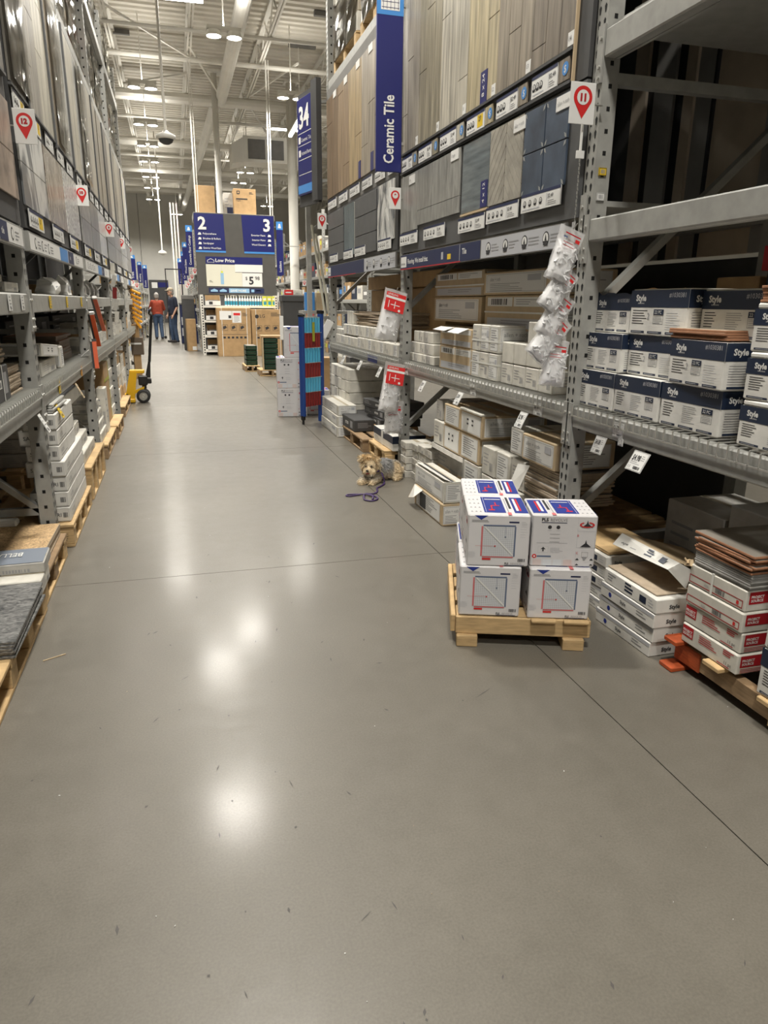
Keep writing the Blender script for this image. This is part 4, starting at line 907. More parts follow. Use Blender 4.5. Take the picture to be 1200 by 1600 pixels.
# opened long cartons on the floor
t=carton('long white carton, top slit open, lying on another by the printed boxes','ar',.58,.135,.135,1.545,4.29,.145,RR,'long opened cartons',anchor='f'); 
MB().box(-.28,-.02,.1345,.28,.005,.1365,'ink').build('slit',t); MB().add([(-.29,-.015,.136),(.29,-.015,.136),(.28,-.065,.155),(-.27,-.065,.150)],[(0,1,2,3)],'white').add([(-.29,-.015,.137),(.29,-.015,.137),(.28,-.065,.156),(-.27,-.065,.151)],[(3,2,1,0)],'white').build('lid_flap',t)
strap_v(t,.58,.135,.135,.285) 
t=carton('long tan carton, side torn open, underneath the long white one','tan_doc',.56,.16,.142,1.535,4.27,0,RR,'long opened cartons',anchor='f')
MB().add([(-.28,-.08,.142),(-.10,-.08,.142),(-.12,-.14,.09),(-.27,-.13,.05)],[(0,1,2,3)],'white').add([(-.28,-.081,.142),(-.10,-.081,.142),(-.12,-.141,.09),(-.27,-.131,.05)],[(3,2,1,0)],'tan').build('torn_flap',t)
MB().box(-.16,-.0815,.02,-.04,-.0803,.12,'ink').build('opening',t)
# ---- printed boxes on their pallet
a0=-.345; ca,sa=math.cos(a0),math.sin(a0)
def pl(u,v): return (1.035+u*ca-v*sa, 2.475+u*sa+v*ca)
px=pl(.265,.30)
t=thing('pallet','small pine pallet under the blue and white printed boxes','pallet',(px[0],px[1],0),a0)
for i,v in enumerate((-.25,-.09,.07,.23)): link('deck_board',pbox(.54,.11,.018,'wood'),t,(0,v,.107))
link('side_rail',pbox(.545,.02,.075,'wood'),t,(0,-.305,.05)); link('side_rail',pbox(.545,.02,.075,'wood'),t,(0,.295,.05)); link('end_rail',pbox(.02,.60,.075,'wood'),t,(-.283,0,.05))
for s in (-.225,.205):
    link('runner',pbox(.085,.64,.05,'wood'),t,(s,-.015,0))
for s in (.08,.21): link('splinter_board',pbox(.10,.03,.012,'wood'),t,(s,-.325,.118))
g='blue and white printed boxes on the small pallet'
def pls(lab,st,u,v,z,w=.245,d=.30,h=.215,rz=0):
    p=pl(u,v); return carton(lab,st,w,d,h,p[0],p[1],z,a0+rz,g)
pls('grid-printed white box, bottom left of the blue and white stack','pls_grid',.125,.15,.126)
pls('grid-printed white box, bottom right of the blue and white stack','pls_grid',.400,.145,.126,rz=.02)
pls('grid-printed white box, top left front of the blue and white stack','pls_grid',.145,.155,.342,rz=.01)
pls('white box with instructions printed in front, top right of the stack','pls_rev',.405,.15,.342,.255,.25,rz=.03)
pls('blue and white box behind the top left front one','pls_grid',.14,.455,.342,rz=.01)
pls('blue and white box at the bottom rear of the small pallet','pls_rev',.13,.455,.126)
pls('blue and white box at the bottom rear right of the small pallet','pls_grid',.40,.455,.126)
# ---- floor of the near bay
g='flat white cartons under the right beam'
for i in range(5): rc(f'flat white carton by the printed boxes, {ORD[i]} layer up in the far pile',['flat2','flat2','flat','flat','flat'][i],2.98+.004*i,2.585,.054*i,.053,1.79+.006*(i%2),.30,g)
tiles('tan tile on top of the far pile of flat white cartons','wood',.28,.36,.007,1.95,2.78,.272,2,'tan tiles on flat cartons',jit=.004)
for i in range(4): rc(f'flat white carton left of the red-print boxes, {ORD[i]} layer up',['flat2','flat2','flat2','flat'][i],2.535-.006*i,2.155-.004*i,.064*i,.063,1.728+.005*(i%2),.42,g,rz=.02-.012*i)
t=tile('tan tile in the open top carton left of the red-print boxes','beige',.36,.34,.006,1.93,2.345,.256,.0,'open carton tiles')
# raised lid
t=thing('cardboard_cover','raised white carton lid standing over the flat white pile','lid',(1.80,2.36,.255),0)
mb=MB(); mb.add([(-.007,.20,.086),(-.02,-.19,.112),(.032,-.19,.134),(.036,.20,.133)],[(0,1,2,3)],'white'); mb.add([(-.005,.20,.084),(-.018,-.19,.110),(.034,-.19,.132),(.038,.20,.131)],[(3,2,1,0)],'white')
f=Face(mb,(-.007,.20,.086),(-.013,-.39,.026),(.045,0,.035),.39,.055,.001); f.text('Style',.04,.022,.018,'ink',2,.02); f.lines(.11,.042,.05,3,.012,.004,'grey'); f.lines(.21,.042,.06,3,.013,.008,'navy2'); f.rect(.31,.015,.345,.042,'navy2'); mb.build('front_strip',t)
MB().add([(.032,-.19,.134),(.036,.20,.133),(.36,.20,.04),(.36,-.19,.03)],[(0,1,2,3)],'tan').build('top_panel',t); MB().add([(-.02,-.19,.112),(.032,-.19,.134),(.09,-.20,.10),(.06,-.21,.03)],[(0,1,2,3)],'white').build('corner_flap',t)
# red-print cartons on an orange-ended pallet
t=thing('pallet','orange-painted and pine pallet under the red-print cartons','pallet',(2.28,1.42,0),0)
dbs=[2.07,1.86,1.60,1.42,1.2,1.0,.8]
for i,y in enumerate(dbs): link('deck_board',pbox(1.0,.085 if i else .07,.018,'orangep' if i==0 else 'wood'),t,(-.02 if i else -.03,y-1.42,.105))
for i,x in enumerate((-.46,0,.46)): link('stringer',pbox(.04,1.3,.07,'woodd'),t,(x,.0,.036))
link('end_block',pbox(.09,.14,.075,'orangep'),t,(-.44,.60,.03)); link('bottom_board',pbox(1.0,.075,.018,'orangep'),t,(-.04,.645,.0))
for y in (0,-.55): link('bottom_board',pbox(1.0,.09,.018,'woodd'),t,(0,y,0))
link('block',pbox(.02,.16,.085,'wood'),t,(-.475,.115,.02))
mb=MB(); f=Face(mb,(-.486,.19,.022),(0,-1,0),(0,0,1),.15,.08); f.text('IPPC HT',.01,.03,.025,'ink',1,.01); f.frame(.005,.01,.14,.07,.002,'ink'); mb.build('stencil',t)
g='white cartons with red print'; z=.124
for i in range(4):
    h=(.078,.078,.075,.080)[i]
    t=rc(f'white tile carton with red print, {ORD[i]} up from the orange pallet',['ps','ps','ps2','ps2'][i],2.055+.003*i,1.765+.004*i,z,h,1.785+.006*(i%2),.33,g,rz=(.0,.015,-.01,.01)[i]); z+=h
strap_v(t,.28,.33,.078,-.02); 
mb=MB(); r=random.Random(4)
for i in range(14):
    mb.bar((-.14+r.uniform(-.012,.012),-.165,.07),(-.145+r.uniform(-.02,.015),-.168+r.uniform(-.015,.01),.07+r.uniform(-.01,.025)),.014,.002,'tan')
mb.build('torn_corner',t)
zt=tiles('thin grey ceramic tile in the pile on the red-print cartons','glaze',.32,.275,.0075,1.953,1.912,z,7,'grey tile pile on red-print cartons','greyt',jit=.003,seed=6)
for i in range(7):
    tile('red-brown tile fanned out in the pile on the red-print cartons','glaze',.32,.275,.0072,1.950+.004*math.sin(i*2),1.912+.012*math.sin(i*1.7),zt+.0078*i,.02*math.sin(i*2.3),'red-brown tiles fanned on the pile','terra')
tile('topmost grey tile with red-brown edge on the red-print cartons','glaze',.34,.30,.009,1.962,1.915,zt+.058,-.03,None,'terra')
# navy/white tall carton at the right edge
for i in range(2): rc(f'white and navy carton at the right edge beside the red-print ones, {["lower","upper"][i]}','style',1.665,1.34,.124+.167*i,.165,1.775,.30,'edge cartons')
# dim goods deep under the near beam
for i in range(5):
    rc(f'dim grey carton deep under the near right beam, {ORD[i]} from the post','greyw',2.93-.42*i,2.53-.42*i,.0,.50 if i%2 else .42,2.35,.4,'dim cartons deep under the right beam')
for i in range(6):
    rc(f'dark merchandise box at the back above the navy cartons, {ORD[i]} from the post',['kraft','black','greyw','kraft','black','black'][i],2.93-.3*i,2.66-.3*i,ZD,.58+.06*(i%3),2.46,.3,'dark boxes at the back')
# red and dark bits at the back of the upper near bay
for i,(a,k) in enumerate(((2.6,'red'),(2.0,'navy2'))): tag(MB().cbox(2.40,a-.35,1.50,2.44,a,1.60,k,.004).build('dim_box'),f'dim {["red","navy"][i]} carton top seen deep in the near right bay','box')
# ---- far bay shelf
g='small white cartons on the far right shelf'; r=random.Random(9)
y=8.42
row=0
for j in range(18):
    w=.13 if j<12 else .135
    yl=8.44-.143*j
    if yl-w<5.86: break
    rc(f'small white carton on the far right shelf, bottom row, {ORD[min(j,15)]} from its far end' if j<16 else f'small white carton in the far shelf bottom row, {["next to last","last"][j-16]} toward the camera',['white','plain','doc'][j%3],yl,yl-w,ZD,.10+.012*(j>7),1.80+.02*(j<3),.24,g)
    if 3<=j<=13: rc(f'small white carton on the far right shelf, second row, {ORD[j-3]} from the left',['plain','doc','white'][j%3],yl,yl-w,ZD+.115,.11,1.815,.24,g)
    elif j<3: rc(f'small white carton at the far end of the far right shelf, upper, {ORD[j]}','white',yl,yl-w,ZD+.102,.06,1.83,.2,g)
for j in range(3): rc(f'upright cream carton above the far shelf rows, {ORD[j]} from the left','plain',7.98-.1*j,7.98-.1*j-.095,ZD+.226,.14,1.85,.2,g)
tiles('tan board sheet piled flat on the far right shelf','beige',.5,1.25,.011,2.12,6.95,ZD+.226,12,'tan sheets on the far shelf',jit=.02,seed=12)
rc('long brown base carton deep on the far right shelf','kraft',8.4,5.9,ZD,.59,2.24,.35)
for i in range(0): rc(f'brown carton hidden deep on the far right shelf, {ORD[i]} from the left','kraft',8.4-.32*i,8.1-.32*i,ZD,.30,2.2,.35,'brown cartons deep on far shelf')
o=rc('long brown carton lying high at the back of the far right shelf','kraft',8.4,5.9,1.50,.14,2.2,.4)
# ---- far bay floor
g='white cartons stacked under the far right beam'
for i in range(4):
    for j in range(5): rc(f'white upright carton under the far beam, {ORD[i]} tier up, {ORD[j]} from the far post','plain',8.40-.186*j,8.40-.186*j-.182,.125*i+.17,.123,1.745+.004*((i+j)%2),.55,g)
pallet('pallet under the white carton stack of the far right bay',2.15,7.95,.8,.9,0,6,.165)
for i in range(3): carton(f'long white carton on the floor by the blue frame, {["bottom","middle","top"][i]} of three','ar' if i<2 else 'doc',.86,.20,.108,1.548+.01*i,7.585+.02*i,.109*i,RR,'long white cartons by the blue frame',anchor='f')
block_pallet('weathered pallet under the black carton behind the dog',1.95,6.80,.68,.92,0,5,.125,'woodd','woodd',3)
carton('black tile carton with pale print on the weathered pallet','black',.70,.34,.115,1.615,7.08,.127,RR+.04,None,anchor='f')
for i in range(4): carton(f'brown and black carton behind the black one, {ORD[i]} up in its pile',['kraft','black','black','black'][i],.55,.40,.075,2.03,6.75,.127+.076*i,RR+.1*(i-1),'dark carton pile')
block_pallet('pale pine pallet behind the dog',2.05,6.10,.76,.62,0,5,.12,'wood','wood',3)
carton('white carton with navy top band on the pine pallet behind the dog','navyc',.62,.30,.13,1.73,6.06,.122,RR,None,anchor='f')
# ================================================================== SIGNS ON THE RACKS
def marker(num,lab,x0,x1,y,z0,z1):
    t=thing('aisle_marker',lab,'sign',((x0+x1)/2,y,z0),0,'red pin bay markers'); w=x1-x0; h=z1-z0
    MB().cbox(-w/2,-.002,0,w/2,.002,h,'paper',.001).build('plate',t)
    mb=MB(); f=Face(mb,(-w/2,-.002,0),(1,0,0),(0,0,1),w,h,.0012); cx,cy,r=w/2,h*.64,w*.37
    pts=[(cx+r*math.cos(a),cy+r*math.sin(a)) for a in [PI*(-.14)+PI*1.28*i/20 for i in range(21)]]+[(cx,h*.13)]
    f.poly(pts,'rred'); f.disc(cx,cy,r*.66,'paper',2,20); mb.build('pin_symbol',t)
    mb=MB(); f=Face(mb,(-w/2,-.002,0),(1,0,0),(0,0,1),w,h,.0012); f.text(num,cx,cy-r*.29,r*.58,'red',3,.075,'c'); mb.build('number',t)
    MB().bar((w/2 if x0>0 else -w/2,.003,h*.5),((w/2+.04) if x0>0 else -w/2-.06,.003,h*.5),.02,.004,'steel').build('bracket',t)
marker('11','white marker with red pin and number 11 on the near right post',1.622,1.738,2.93,2.075,2.230)
marker('9','white marker with red pin and number 9 below the ceramic tile sign',1.648,1.742,5.66,2.052,2.205)
marker('7','white marker with red pin and number 7 beside the aisle 34 sign',1.638,1.742,8.54,2.16,2.33)
for n,l,y,z,x in (('12','nearest on the left',3.99,2.125,-.613),('10','second on the left',6.42,2.135,-.637),('8','third on the left',8.87,2.10,-.635),('6','fourth on the left',11.3,2.13,-.664),('4','farthest on the left',13.78,2.18,-.686)):
    marker(n,f'white marker with red pin and number {n}, {l}',x-.048,x+.048,y,z-.075,z+.075)
# ceramic tile sign
t=thing('aisle_sign','tall navy sign reading Ceramic Tile with a light blue tile symbol on top','sign',(1.637,5.66,2.31))
MB().cbox(-.10,-.012,0,.10,.012,1.30,'sign',.004).build('panel',t)
mb=MB(); f=Face(mb,(-.10,-.0122,0),(1,0,0),(0,0,1),.2,1.3); f.rect(0,1.03,.2,1.3,'sky'); f.rect(.03,1.06,.17,1.24,'paper',2)
for i in range(5): f.rect(.035,1.075+.035*i,.165,1.078+.035*i,'sign',3); f.rect(.045+.028*i,1.065,.048+.028*i,1.235,'sign',3)
mb.build('tile_symbol',t)
mb=MB(); f=Face(mb,(-.10,-.0122,0),(1,0,0),(0,0,1),.2,1.3); f.text('Ceramic Tile',.135,.06,.078,'paper',2,.02,rot=1,maxw=.46); mb.build('lettering',t)
MB().bar((.10,0,1.1),(.15,0,1.1),.02,.02,'steel').bar((.10,0,.2),(.15,0,.2),.02,.02,'steel').build('bracket',t)
# aisle 34 sign, angled at the end of the rack
t=thing('aisle_sign','navy aisle sign with the number 34 at the far end of the right rack','sign',(1.60,8.98,2.58),-1.36)
w,h=.46,1.03
MB().cbox(-w/2,-.012,0,w/2,.012,h,'sign',.003).build('panel',t)
MB().box(w/2,-.03,-.10,w/2+.16,.03,h+.10,'board').box(-w/2-.03,.013,-.12,w/2+.1,.05,h+.06,'board').build('side_board',t)
mb=MB(); f=Face(mb,(-w/2,-.0125,0),(1,0,0),(0,0,1),w,h,.001); f.text('34',.06,.72,.22,'paper',2,.03,maxw=.34)
for z in (.66,.53,.38,.22): f.rect(.03,z,w-.02,z+.006,'paper')
for z,s_ in ((.57,'Ceramic Tile'),(.43,'Hardwood Flooring')): f.text(s_,.12,z,.04,'paper',2,maxw=.30); f.rect(.04,z-.01,.10,z+.06,'paper',2)
f.rect(0,.02,w,.11,'sky',2); mb.build('lettering',t); MB().bar((w/2+.1,.02,.9),(w/2+.30,.16,.9),.03,.03,'steel').bar((w/2+.1,.02,.1),(w/2+.30,.16,.1),.03,.03,'steel').build('bracket',t)
# ================================================================== HANGING BAGS
def bag(lab,x,y,z,w,h,t,lean,red=False,n=170,rz=0,group=None,rx=0,short=False):
    o=thing('spacer_bag',lab,'bag',(x,y,z),0,group,rot=(rx,lean,rz)); r=random.Random(int(z*991+x*77)); nx,nz=8,12
    def P(i,j,s):
        u=i/nx*2-1; v=j/nz; prof=max(0,(1-u*u))**.5*(.10+.90*min(1,max(0,(v-.10)/.35)))*(1 if v<.9 else max(0,(1-v)/.1)**.5)
        ww=w/2*(1-.10*v*(1-v)*2)
        return (u*ww+r.uniform(-.004,.004)*(v>.15), s*(t/2*prof+.0012)+r.uniform(-.006,.006)*prof, -v*h+r.uniform(-.003,.003))
    mb=MB()
    for s in (-1,1): mb.add([P(i,j,s) for j in range(nz+1) for i in range(nx+1)],[(j*(nx+1)+i,j*(nx+1)+i+1,(j+1)*(nx+1)+i+1,(j+1)*(nx+1)+i) for j in range(nz) for i in range(nx)],'bagf')
    mb.build('film',o,smooth=True)
    c=MB(); ns=10
    def Q(i,j,sd):
        u=i/nx*2-1; v=.26+.70*j/ns; prof=max(0,(1-u*u))**.5*(min(1,(v-.20)/.3))*(1 if v<.9 else max(.05,(.97-v)/.07)**.5)
        return (u*w/2*.84, sd*(t/2*.80*prof)+noise.noise(Vector((u*5,v*14,sd*3+z*7)))*.010*prof, -v*h+noise.noise(Vector((u*9,v*9,sd)))*.006)
    for sd in (-1,1): c.add([Q(i,j,sd) for j in range(ns+1) for i in range(nx+1)],[(j*(nx+1)+i,j*(nx+1)+i+1,(j+1)*(nx+1)+i+1,(j+1)*(nx+1)+i) for j in range(ns) for i in range(nx)],'clip')
    for i in range(n//3):
        u=r.uniform(-.8,.8); v=.32+.60*r.random(); sd=r.choice((-1,1)); d=sd*.40*t*(1-u*u)**.5
        if v>.88: d*=.5
        p=Vector((u*w/2*.88,d,-v*h)); q=p+Vector((r.uniform(-1,1),r.uniform(-.2,.2),r.uniform(-1,1))).normalized()*.026
        if abs(q.x)<w/2*.88 and -q.z<h*.95: c.bar(p,q,.012,.005,'clip')
    cc=c.build('clips',o); cc['kind']='stuff'
    m=MB(); f=Face(m,(-w/2*.86,-t*.52-.004,-h*.43),(1,0,0),(0,.10,1),w*.86,h*.34)
    if red:
        f.rect(0,0,w*.86,h*.36,'rred'); f.rect(0,h*.24,w*.86,h*.285,'paper',2); f.text('LEVELING',.01,h*.305,h*.035,'paper',3,.01,maxw=w*.7); f.rect(w*.15,h*.06,w*.18,h*.2,'paper',2); f.rect(w*.25,h*.12,w*.65,h*.135,'paper',2); f.rect(w*.42,h*.06,w*.45,h*.2,'paper',2); f.disc(w*.66,h*.04,h*.025,'paper',2)
    else:
        f.rect(.01,h*.26,w*.7,h*.285,'red'); f.rect(w*.52,h*.16,w*.70,h*.225,'rred'); f.rect(.005,h*.18,w*.2,h*.215,'slateb'); f.lines(.01,h*.10,w*.5,2,h*.06,h*.012,'red',1,3)
    m.build('label',o)
    MB().tube((0,.004,-.005),(0,-.02,.02),.003,'zinc',5).build('hook',o)
    return o
GB='clear bags of white clips by the near right post'
bag('clear bag of white clips, topmost at the near right post, red and blue print',1.668,2.90,1.665,.125,.235,.062,.36,group=GB,rx=-.12)
bag('clear bag of white clips, second from the top at the near right post',1.675,2.91,1.50,.115,.21,.06,.62,group=GB,rx=-.12)
bag('clear bag of white clips, third from the top at the near right post',1.672,2.92,1.395,.115,.215,.06,.58,group=GB,rx=-.12)
bag('clear bag of white clips, fourth from the top, swung out to the left',1.672,2.925,1.30,.12,.235,.06,.72,group=GB,rx=-.12)
bag('clear bag of white clips, lowest at the near right post',1.652,2.935,1.20,.13,.205,.06,.12,group=GB,rx=-.1)
MB_=MB(); MB_.bar((1.70,2.955,1.70),(1.70,2.955,1.10),.025,.003,'bagf'); tag(MB_.build('clip_strip'),'clear plastic clip strip carrying the bags at the near right post','strip')
bag('clear bag of white pieces with red label hanging above the far shelf',1.70,5.60,1.45,.19,.40,.08,.26,True,300,group=None,rx=-.1)
bag('clear bag of white pieces with red label hanging below the far beam',1.70,5.59,.885,.175,.40,.09,.20,True,300,rx=-.1)
bag('clear bag of white pieces without visible label, lowest near the dog',1.70,5.62,.575,.17,.275,.09,.02,False,260)
o=thing('tag_packet','slim white packet hanging at the far right post','packet',(1.765,8.50,1.15),0,rot=(0,.5,0)); MB().cbox(-.04,-.006,-.22,.05,.006,0,'paper',.003).build('card',o); MB().lathe([(.0,.0),(.01,.01)],'bagf',6).build('hang_hole',o)
# small labels on the near post face
for i,(z,k,l) in enumerate(((1.89,'yellow','small yellow label clipped to the near right post'),(1.79,'paper','small white barcode label clipped to the near right post'))):
    mb=MB(); mb.box(1.800,2.953,z,1.838,2.957,z+.032,k); f=Face(mb,(1.800,2.953,z),(1,0,0),(0,0,1),.038,.032); f.frame(.001,.001,.037,.031,.002,'grey' if i else 'ink'); f.bars(.008,.008,.022,.016,'grey'); tag(mb.build('post_label'),l,'label')
# chain with price holder on near post
t=thing('hanging_chain','thin metal chain and clip hanging beside the near right post','chain',(1.70,2.95,1.95)); mb=MB()
for i in range(18): mb.tube((0,0,-.016*i),(.003*(i%2),0,-.016*i-.013),.0025,'zinc',5)
mb.build('links',t); MB().box(-.018,-.004,.0,.018,.004,.03,'paper').box(-.004,-.004,.03,.004,.004,.14,'paper').build('clip',t)
# ================================================================== BLUE FRAME + far printed boxes
t=thing('striped_stand','blue framed stand with rows of red and light blue striped tubes','stand',(1.47,8.15,0),math.radians(38))
w=.27
MB().cbox(-w/2-.045,-.03,.09,-w/2-.005,.03,1.20,'bluef',.005).build('side_rail',t); MB().cbox(w/2+.005,-.03,.30,w/2+.05,.03,1.23,'bluef',.005).build('side_rail',t)
MB().tube((-w/2-.025,0,0),(-w/2-.025,0,.05),.014,'black',10).tube((-w/2-.025,0,.05),(-w/2-.025,0,.10),.026,'black',10).build('foot',t); MB().cbox(w/2+.0,-.035,0,w/2+.055,.035,.30,'bluef',.005).build('rear_foot',t)
MB().cbox(-w/2-.05,-.035,1.20,-w/2,.035,1.225,'black',.004).cbox(w/2,-.035,1.23,w/2+.055,.035,1.27,'black',.004).build('rail_cap',t)
n=6
for i in range(n):
    x=-w/2+.022+(w-.044)*i/(n-1); tu=MB(); 
    for j in range(6):
        z0=.20+.165*j; tu.tube((x,-.012,z0),(x,-.012,z0+.165),.0185,'maroon' if j%2==0 else 'cyan',10,cap=j in(0,5))
    tu.build('striped_tube',t,smooth=False)
for z in (.365,.53,.695,.86,1.025): MB().tube((-w/2,-.036,z),(w/2,-.036,z),.003,'zinc',6).build('cross_wire',t)
MB().box(-.02,-.045,.93,.012,-.036,1.14,'lime').build('hang_tag',t); MB().box(-w/2,-.02,1.175,w/2,.02,1.195,'zinc').build('top_bar',t)
g='blue and white printed boxes behind the striped stand'
for i,(x,z,w_,h) in enumerate(((1.33,0,.36,.345),(1.33,.347,.36,.365),(1.40,.714,.30,.36))):
    carton(f'tall white printed box behind the blue stand, {["bottom","middle","top"][i]} of three','pls_rev' if i<2 else 'pls_grid',w_,.30,h,x,8.80,z,-.12,g)
carton('white printed box next to the three behind the blue stand','pls_grid',.32,.30,.30,1.66,8.95,0,-.1,g)
# ================================================================== DOG
def blob(name,prims,voxel,parent=None,colfn=None,mats=None,smooth=6):
    """one continuous skin: union of ellipsoids ('e',c,r,rot) and tapered capsules ('c',p,q,r1,r2)"""
    bm=bmesh.new()
    for p in prims:
        if p[0]=='e':
            rot=Matrix.Rotation(p[3],4,'Z') if len(p)>3 else Matrix.Identity(4)
            bmesh.ops.create_uvsphere(bm,u_segments=16,v_segments=10,radius=1,matrix=Matrix.Translation(p[1])@rot@Matrix.Diagonal((*p[2],1)))
        else:
            a,b,r1,r2=Vector(p[1]),Vector(p[2]),p[3],p[4]; d=b-a; L=d.length; q=d.to_track_quat('Z','Y').to_matrix().to_4x4(); mt=Matrix.Translation(a)@q; N=12; rings=[]
            prof=[(r1*math.sin(PI/2*k/3),-r1*math.cos(PI/2*k/3)) for k in range(0,3)]+[(r1,0),(r1*.5+r2*.5,L/2),(r2,L)]+[(r2*math.cos(PI/2*k/3),L+r2*math.sin(PI/2*k/3)) for k in range(1,4)]
            for (rr,z) in prof: rings.append([bm.verts.new(mt@Vector((max(rr,1e-4)*math.cos(2*PI*i/N),max(rr,1e-4)*math.sin(2*PI*i/N),z))) for i in range(N)])
            for A,B in zip(rings[:-1],rings[1:]):
                for i in range(N): bm.faces.new((A[i],A[(i+1)%N],B[(i+1)%N],B[i]))
            bm.faces.new(rings[0][::-1]); bm.faces.new(rings[-1])
    me=bpy.data.meshes.new(name); bm.to_mesh(me); bm.free()
    o=bpy.data.objects.new(name,me); COL.objects.link(o)
    m=o.modifiers.new('r','REMESH'); m.mode='VOXEL'; m.voxel_size=voxel; m.use_smooth_shade=True
    if smooth: s=o.modifiers.new('s','SMOOTH'); s.iterations=smooth; s.factor=.5
    dg=bpy.context.evaluated_depsgraph_get(); ne=bpy.data.meshes.new_from_object(o.evaluated_get(dg)); ne.name=name
    o.modifiers.clear(); o.data=ne; bpy.data.meshes.remove(me)
    if mats: 
        for mm in mats: ne.materials.append(mm)
    if parent: o.parent=parent
    if colfn:
        ca=ne.color_attributes.new('col','FLOAT_COLOR','POINT')
        for v in ne.vertices: ca.data[v.index].color=(*colfn(v.co),1)
    return o
def vcol_mat(name,rough=.8):
    m=bpy.data.materials.new(name); m.use_nodes=True; N=m.node_tree.nodes; b=N['Principled BSDF']; a=N.new('ShaderNodeAttribute'); a.attribute_name='col'; m.node_tree.links.new(a.outputs['Color'],b.inputs['Base Color']); b.inputs['Roughness'].default_value=rough; b.inputs['Specular IOR Level'].default_value=.2; return m
FUR=vcol_mat('dog fur')
def dogcol(p):
    n=noise.noise(p*45)*.12+noise.noise(p*140)*.12
    def mixc(a,b,t): t=max(0,min(1,t)); return tuple(x+(y-x)*t for x,y in zip(a,b))
    cream=(.72,.58,.38); grey=(.30,.295,.29); pale=(.60,.53,.43)
    c=mixc(pale,grey,(p.z-.055)/.05)                                   # back grey, belly pale
    c=mixc(c,cream,(p.x-1.575)/.03*(1 if p.y<5.29 else .2))            # hind leg
    c=mixc(cream if p.z>.09 else pale,c,(p.x-1.435)/.05)               # head and chest
    if p.z<.045: c=mixc(c,cream,(.045-p.z)/.02)
    for ex in (1.333,1.378):
        d=((p.x-ex)**2+(p.y-5.138)**2+(p.z-.147)**2)**.5
        if d<.022: c=mixc((.16,.11,.07),c,(d-.008)/.014)
    d=((p.x-1.342)**2+(p.y-5.118)**2+(p.z-.10)**2)**.5
    if d<.022: c=mixc((.22,.15,.10),c,d/.022)
    return tuple(max(0,x*(1+n*1.6)) for x in c)
dp=[('e',(1.455,5.27,.085),(.075,.065,.072)),('e',(1.53,5.30,.088),(.085,.07,.075)),('e',(1.605,5.315,.075),(.062,.068,.068)),('e',(1.405,5.235,.075),(.058,.055,.062)),('c',(1.42,5.24,.10),(1.385,5.205,.15),.05,.048),
 ('e',(1.378,5.195,.150),(.062,.056,.052)),('e',(1.350,5.150,.118),(.034,.036,.030)),('e',(1.375,5.16,.105),(.045,.04,.035)),('e',(1.345,5.135,.112),(.022,.022,.020)),
 ('c',(1.385,5.215,.035),(1.305,5.165,.022),.032,.024),('c',(1.305,5.165,.022),(1.300,5.150,.018),.023,.020),('c',(1.44,5.205,.035),(1.385,5.135,.022),.032,.024),('c',(1.385,5.135,.022),(1.372,5.122,.018),.023,.020),
 ('e',(1.61,5.275,.055),(.045,.042,.052)),('c',(1.635,5.265,.03),(1.595,5.205,.018),.026,.019),('c',(1.66,5.32,.05),(1.70,5.36,.06),.02,.012),
 ('c',(1.330,5.205,.185),(1.308,5.205,.205),.020,.010),('c',(1.425,5.19,.175),(1.450,5.175,.115),.022,.016),('c',(1.345,5.21,.19),(1.395,5.20,.198),.022,.018)]
dog=blob('dog',dp,.006,None,dogcol,[FUR],3)
tag(dog,'small shaggy tan and grey terrier lying on the floor, head raised','dog')
dm=dog.data; r=random.Random(3); fv=[];ff=[];fc=[]
polys=[p for p in dm.polygons]
for k in range(9000):
    p=polys[r.randrange(len(polys))]; c=p.center; n=p.normal; head=c.x<1.46 and c.z>.09
    ln=(.027 if head else .020)*(.6+.8*r.random()); flow=Vector((r.uniform(-.5,.5),r.uniform(-.5,.5),-.75))
    if head and c.z>.17: flow=Vector((6*(c.x-1.375)+r.uniform(-.5,.5),-.35,r.uniform(-.5,.15)))
    d=(n*.55+flow*.6).normalized(); 
    if c.y<5.155 and head: d=(n*.4+Vector((0,0,-.8))).normalized(); ln*=.6
    s=d.cross(n); s=s.normalized()*.0022 if s.length>.01 else Vector((.0022,0,0))
    e=c+d*ln
    if e.z<.004: e.z=.004
    m_=c+d*ln*.55+n*.002; i=len(fv); fv+= [c-s,c+s,m_+s*.8,m_-s*.8,e]; ff+= [(i,i+1,i+2,i+3),(i+3,i+2,i+4)]; cc=dogcol(c); q=.8+.45*r.random(); fc+= [tuple(x*q for x in cc)]*5
me=bpy.data.meshes.new('coat'); me.from_pydata(fv,[],ff); me.materials.append(FUR); ca=me.color_attributes.new('col','FLOAT_COLOR','POINT')
for i,cc in enumerate(fc): ca.data[i].color=(*cc,1)
fo=link('coat',me,dog); fo['kind']='stuff'
for (x,y,z) in ((1.333,5.138,.147),(1.378,5.133,.147)): MB().lathe([(0,-.006),(.0045,-.004),(.006,0),(.0045,.004),(0,.006)],'black',10,(x,y,z)).build('eye',dog,smooth=True)
MB().lathe([(0,-.008),(.008,-.006),(.011,0),(.008,.006),(0,.008)],'black',10,(1.338,5.112,.118)).build('nose',dog,smooth=True)
MB().lathe([(0,-.005),(.013,-.003),(.016,0),(.010,.004),(0,.005)],M['maroon'],10,(1.342,5.118,.096)).build('mouth',dog,smooth=True)
M['purple']=mat('purple webbing',(.05,.022,.11),.6,0,.25,60)
mb=MB(); mb.path([(1.405+.062*math.cos(a),5.205+.055*math.sin(a),.108+.012*math.sin(a)) for a in [2*PI*i/20 for i in range(21)]],.006,'purple',6); mb.build('collar',dog,smooth=True)
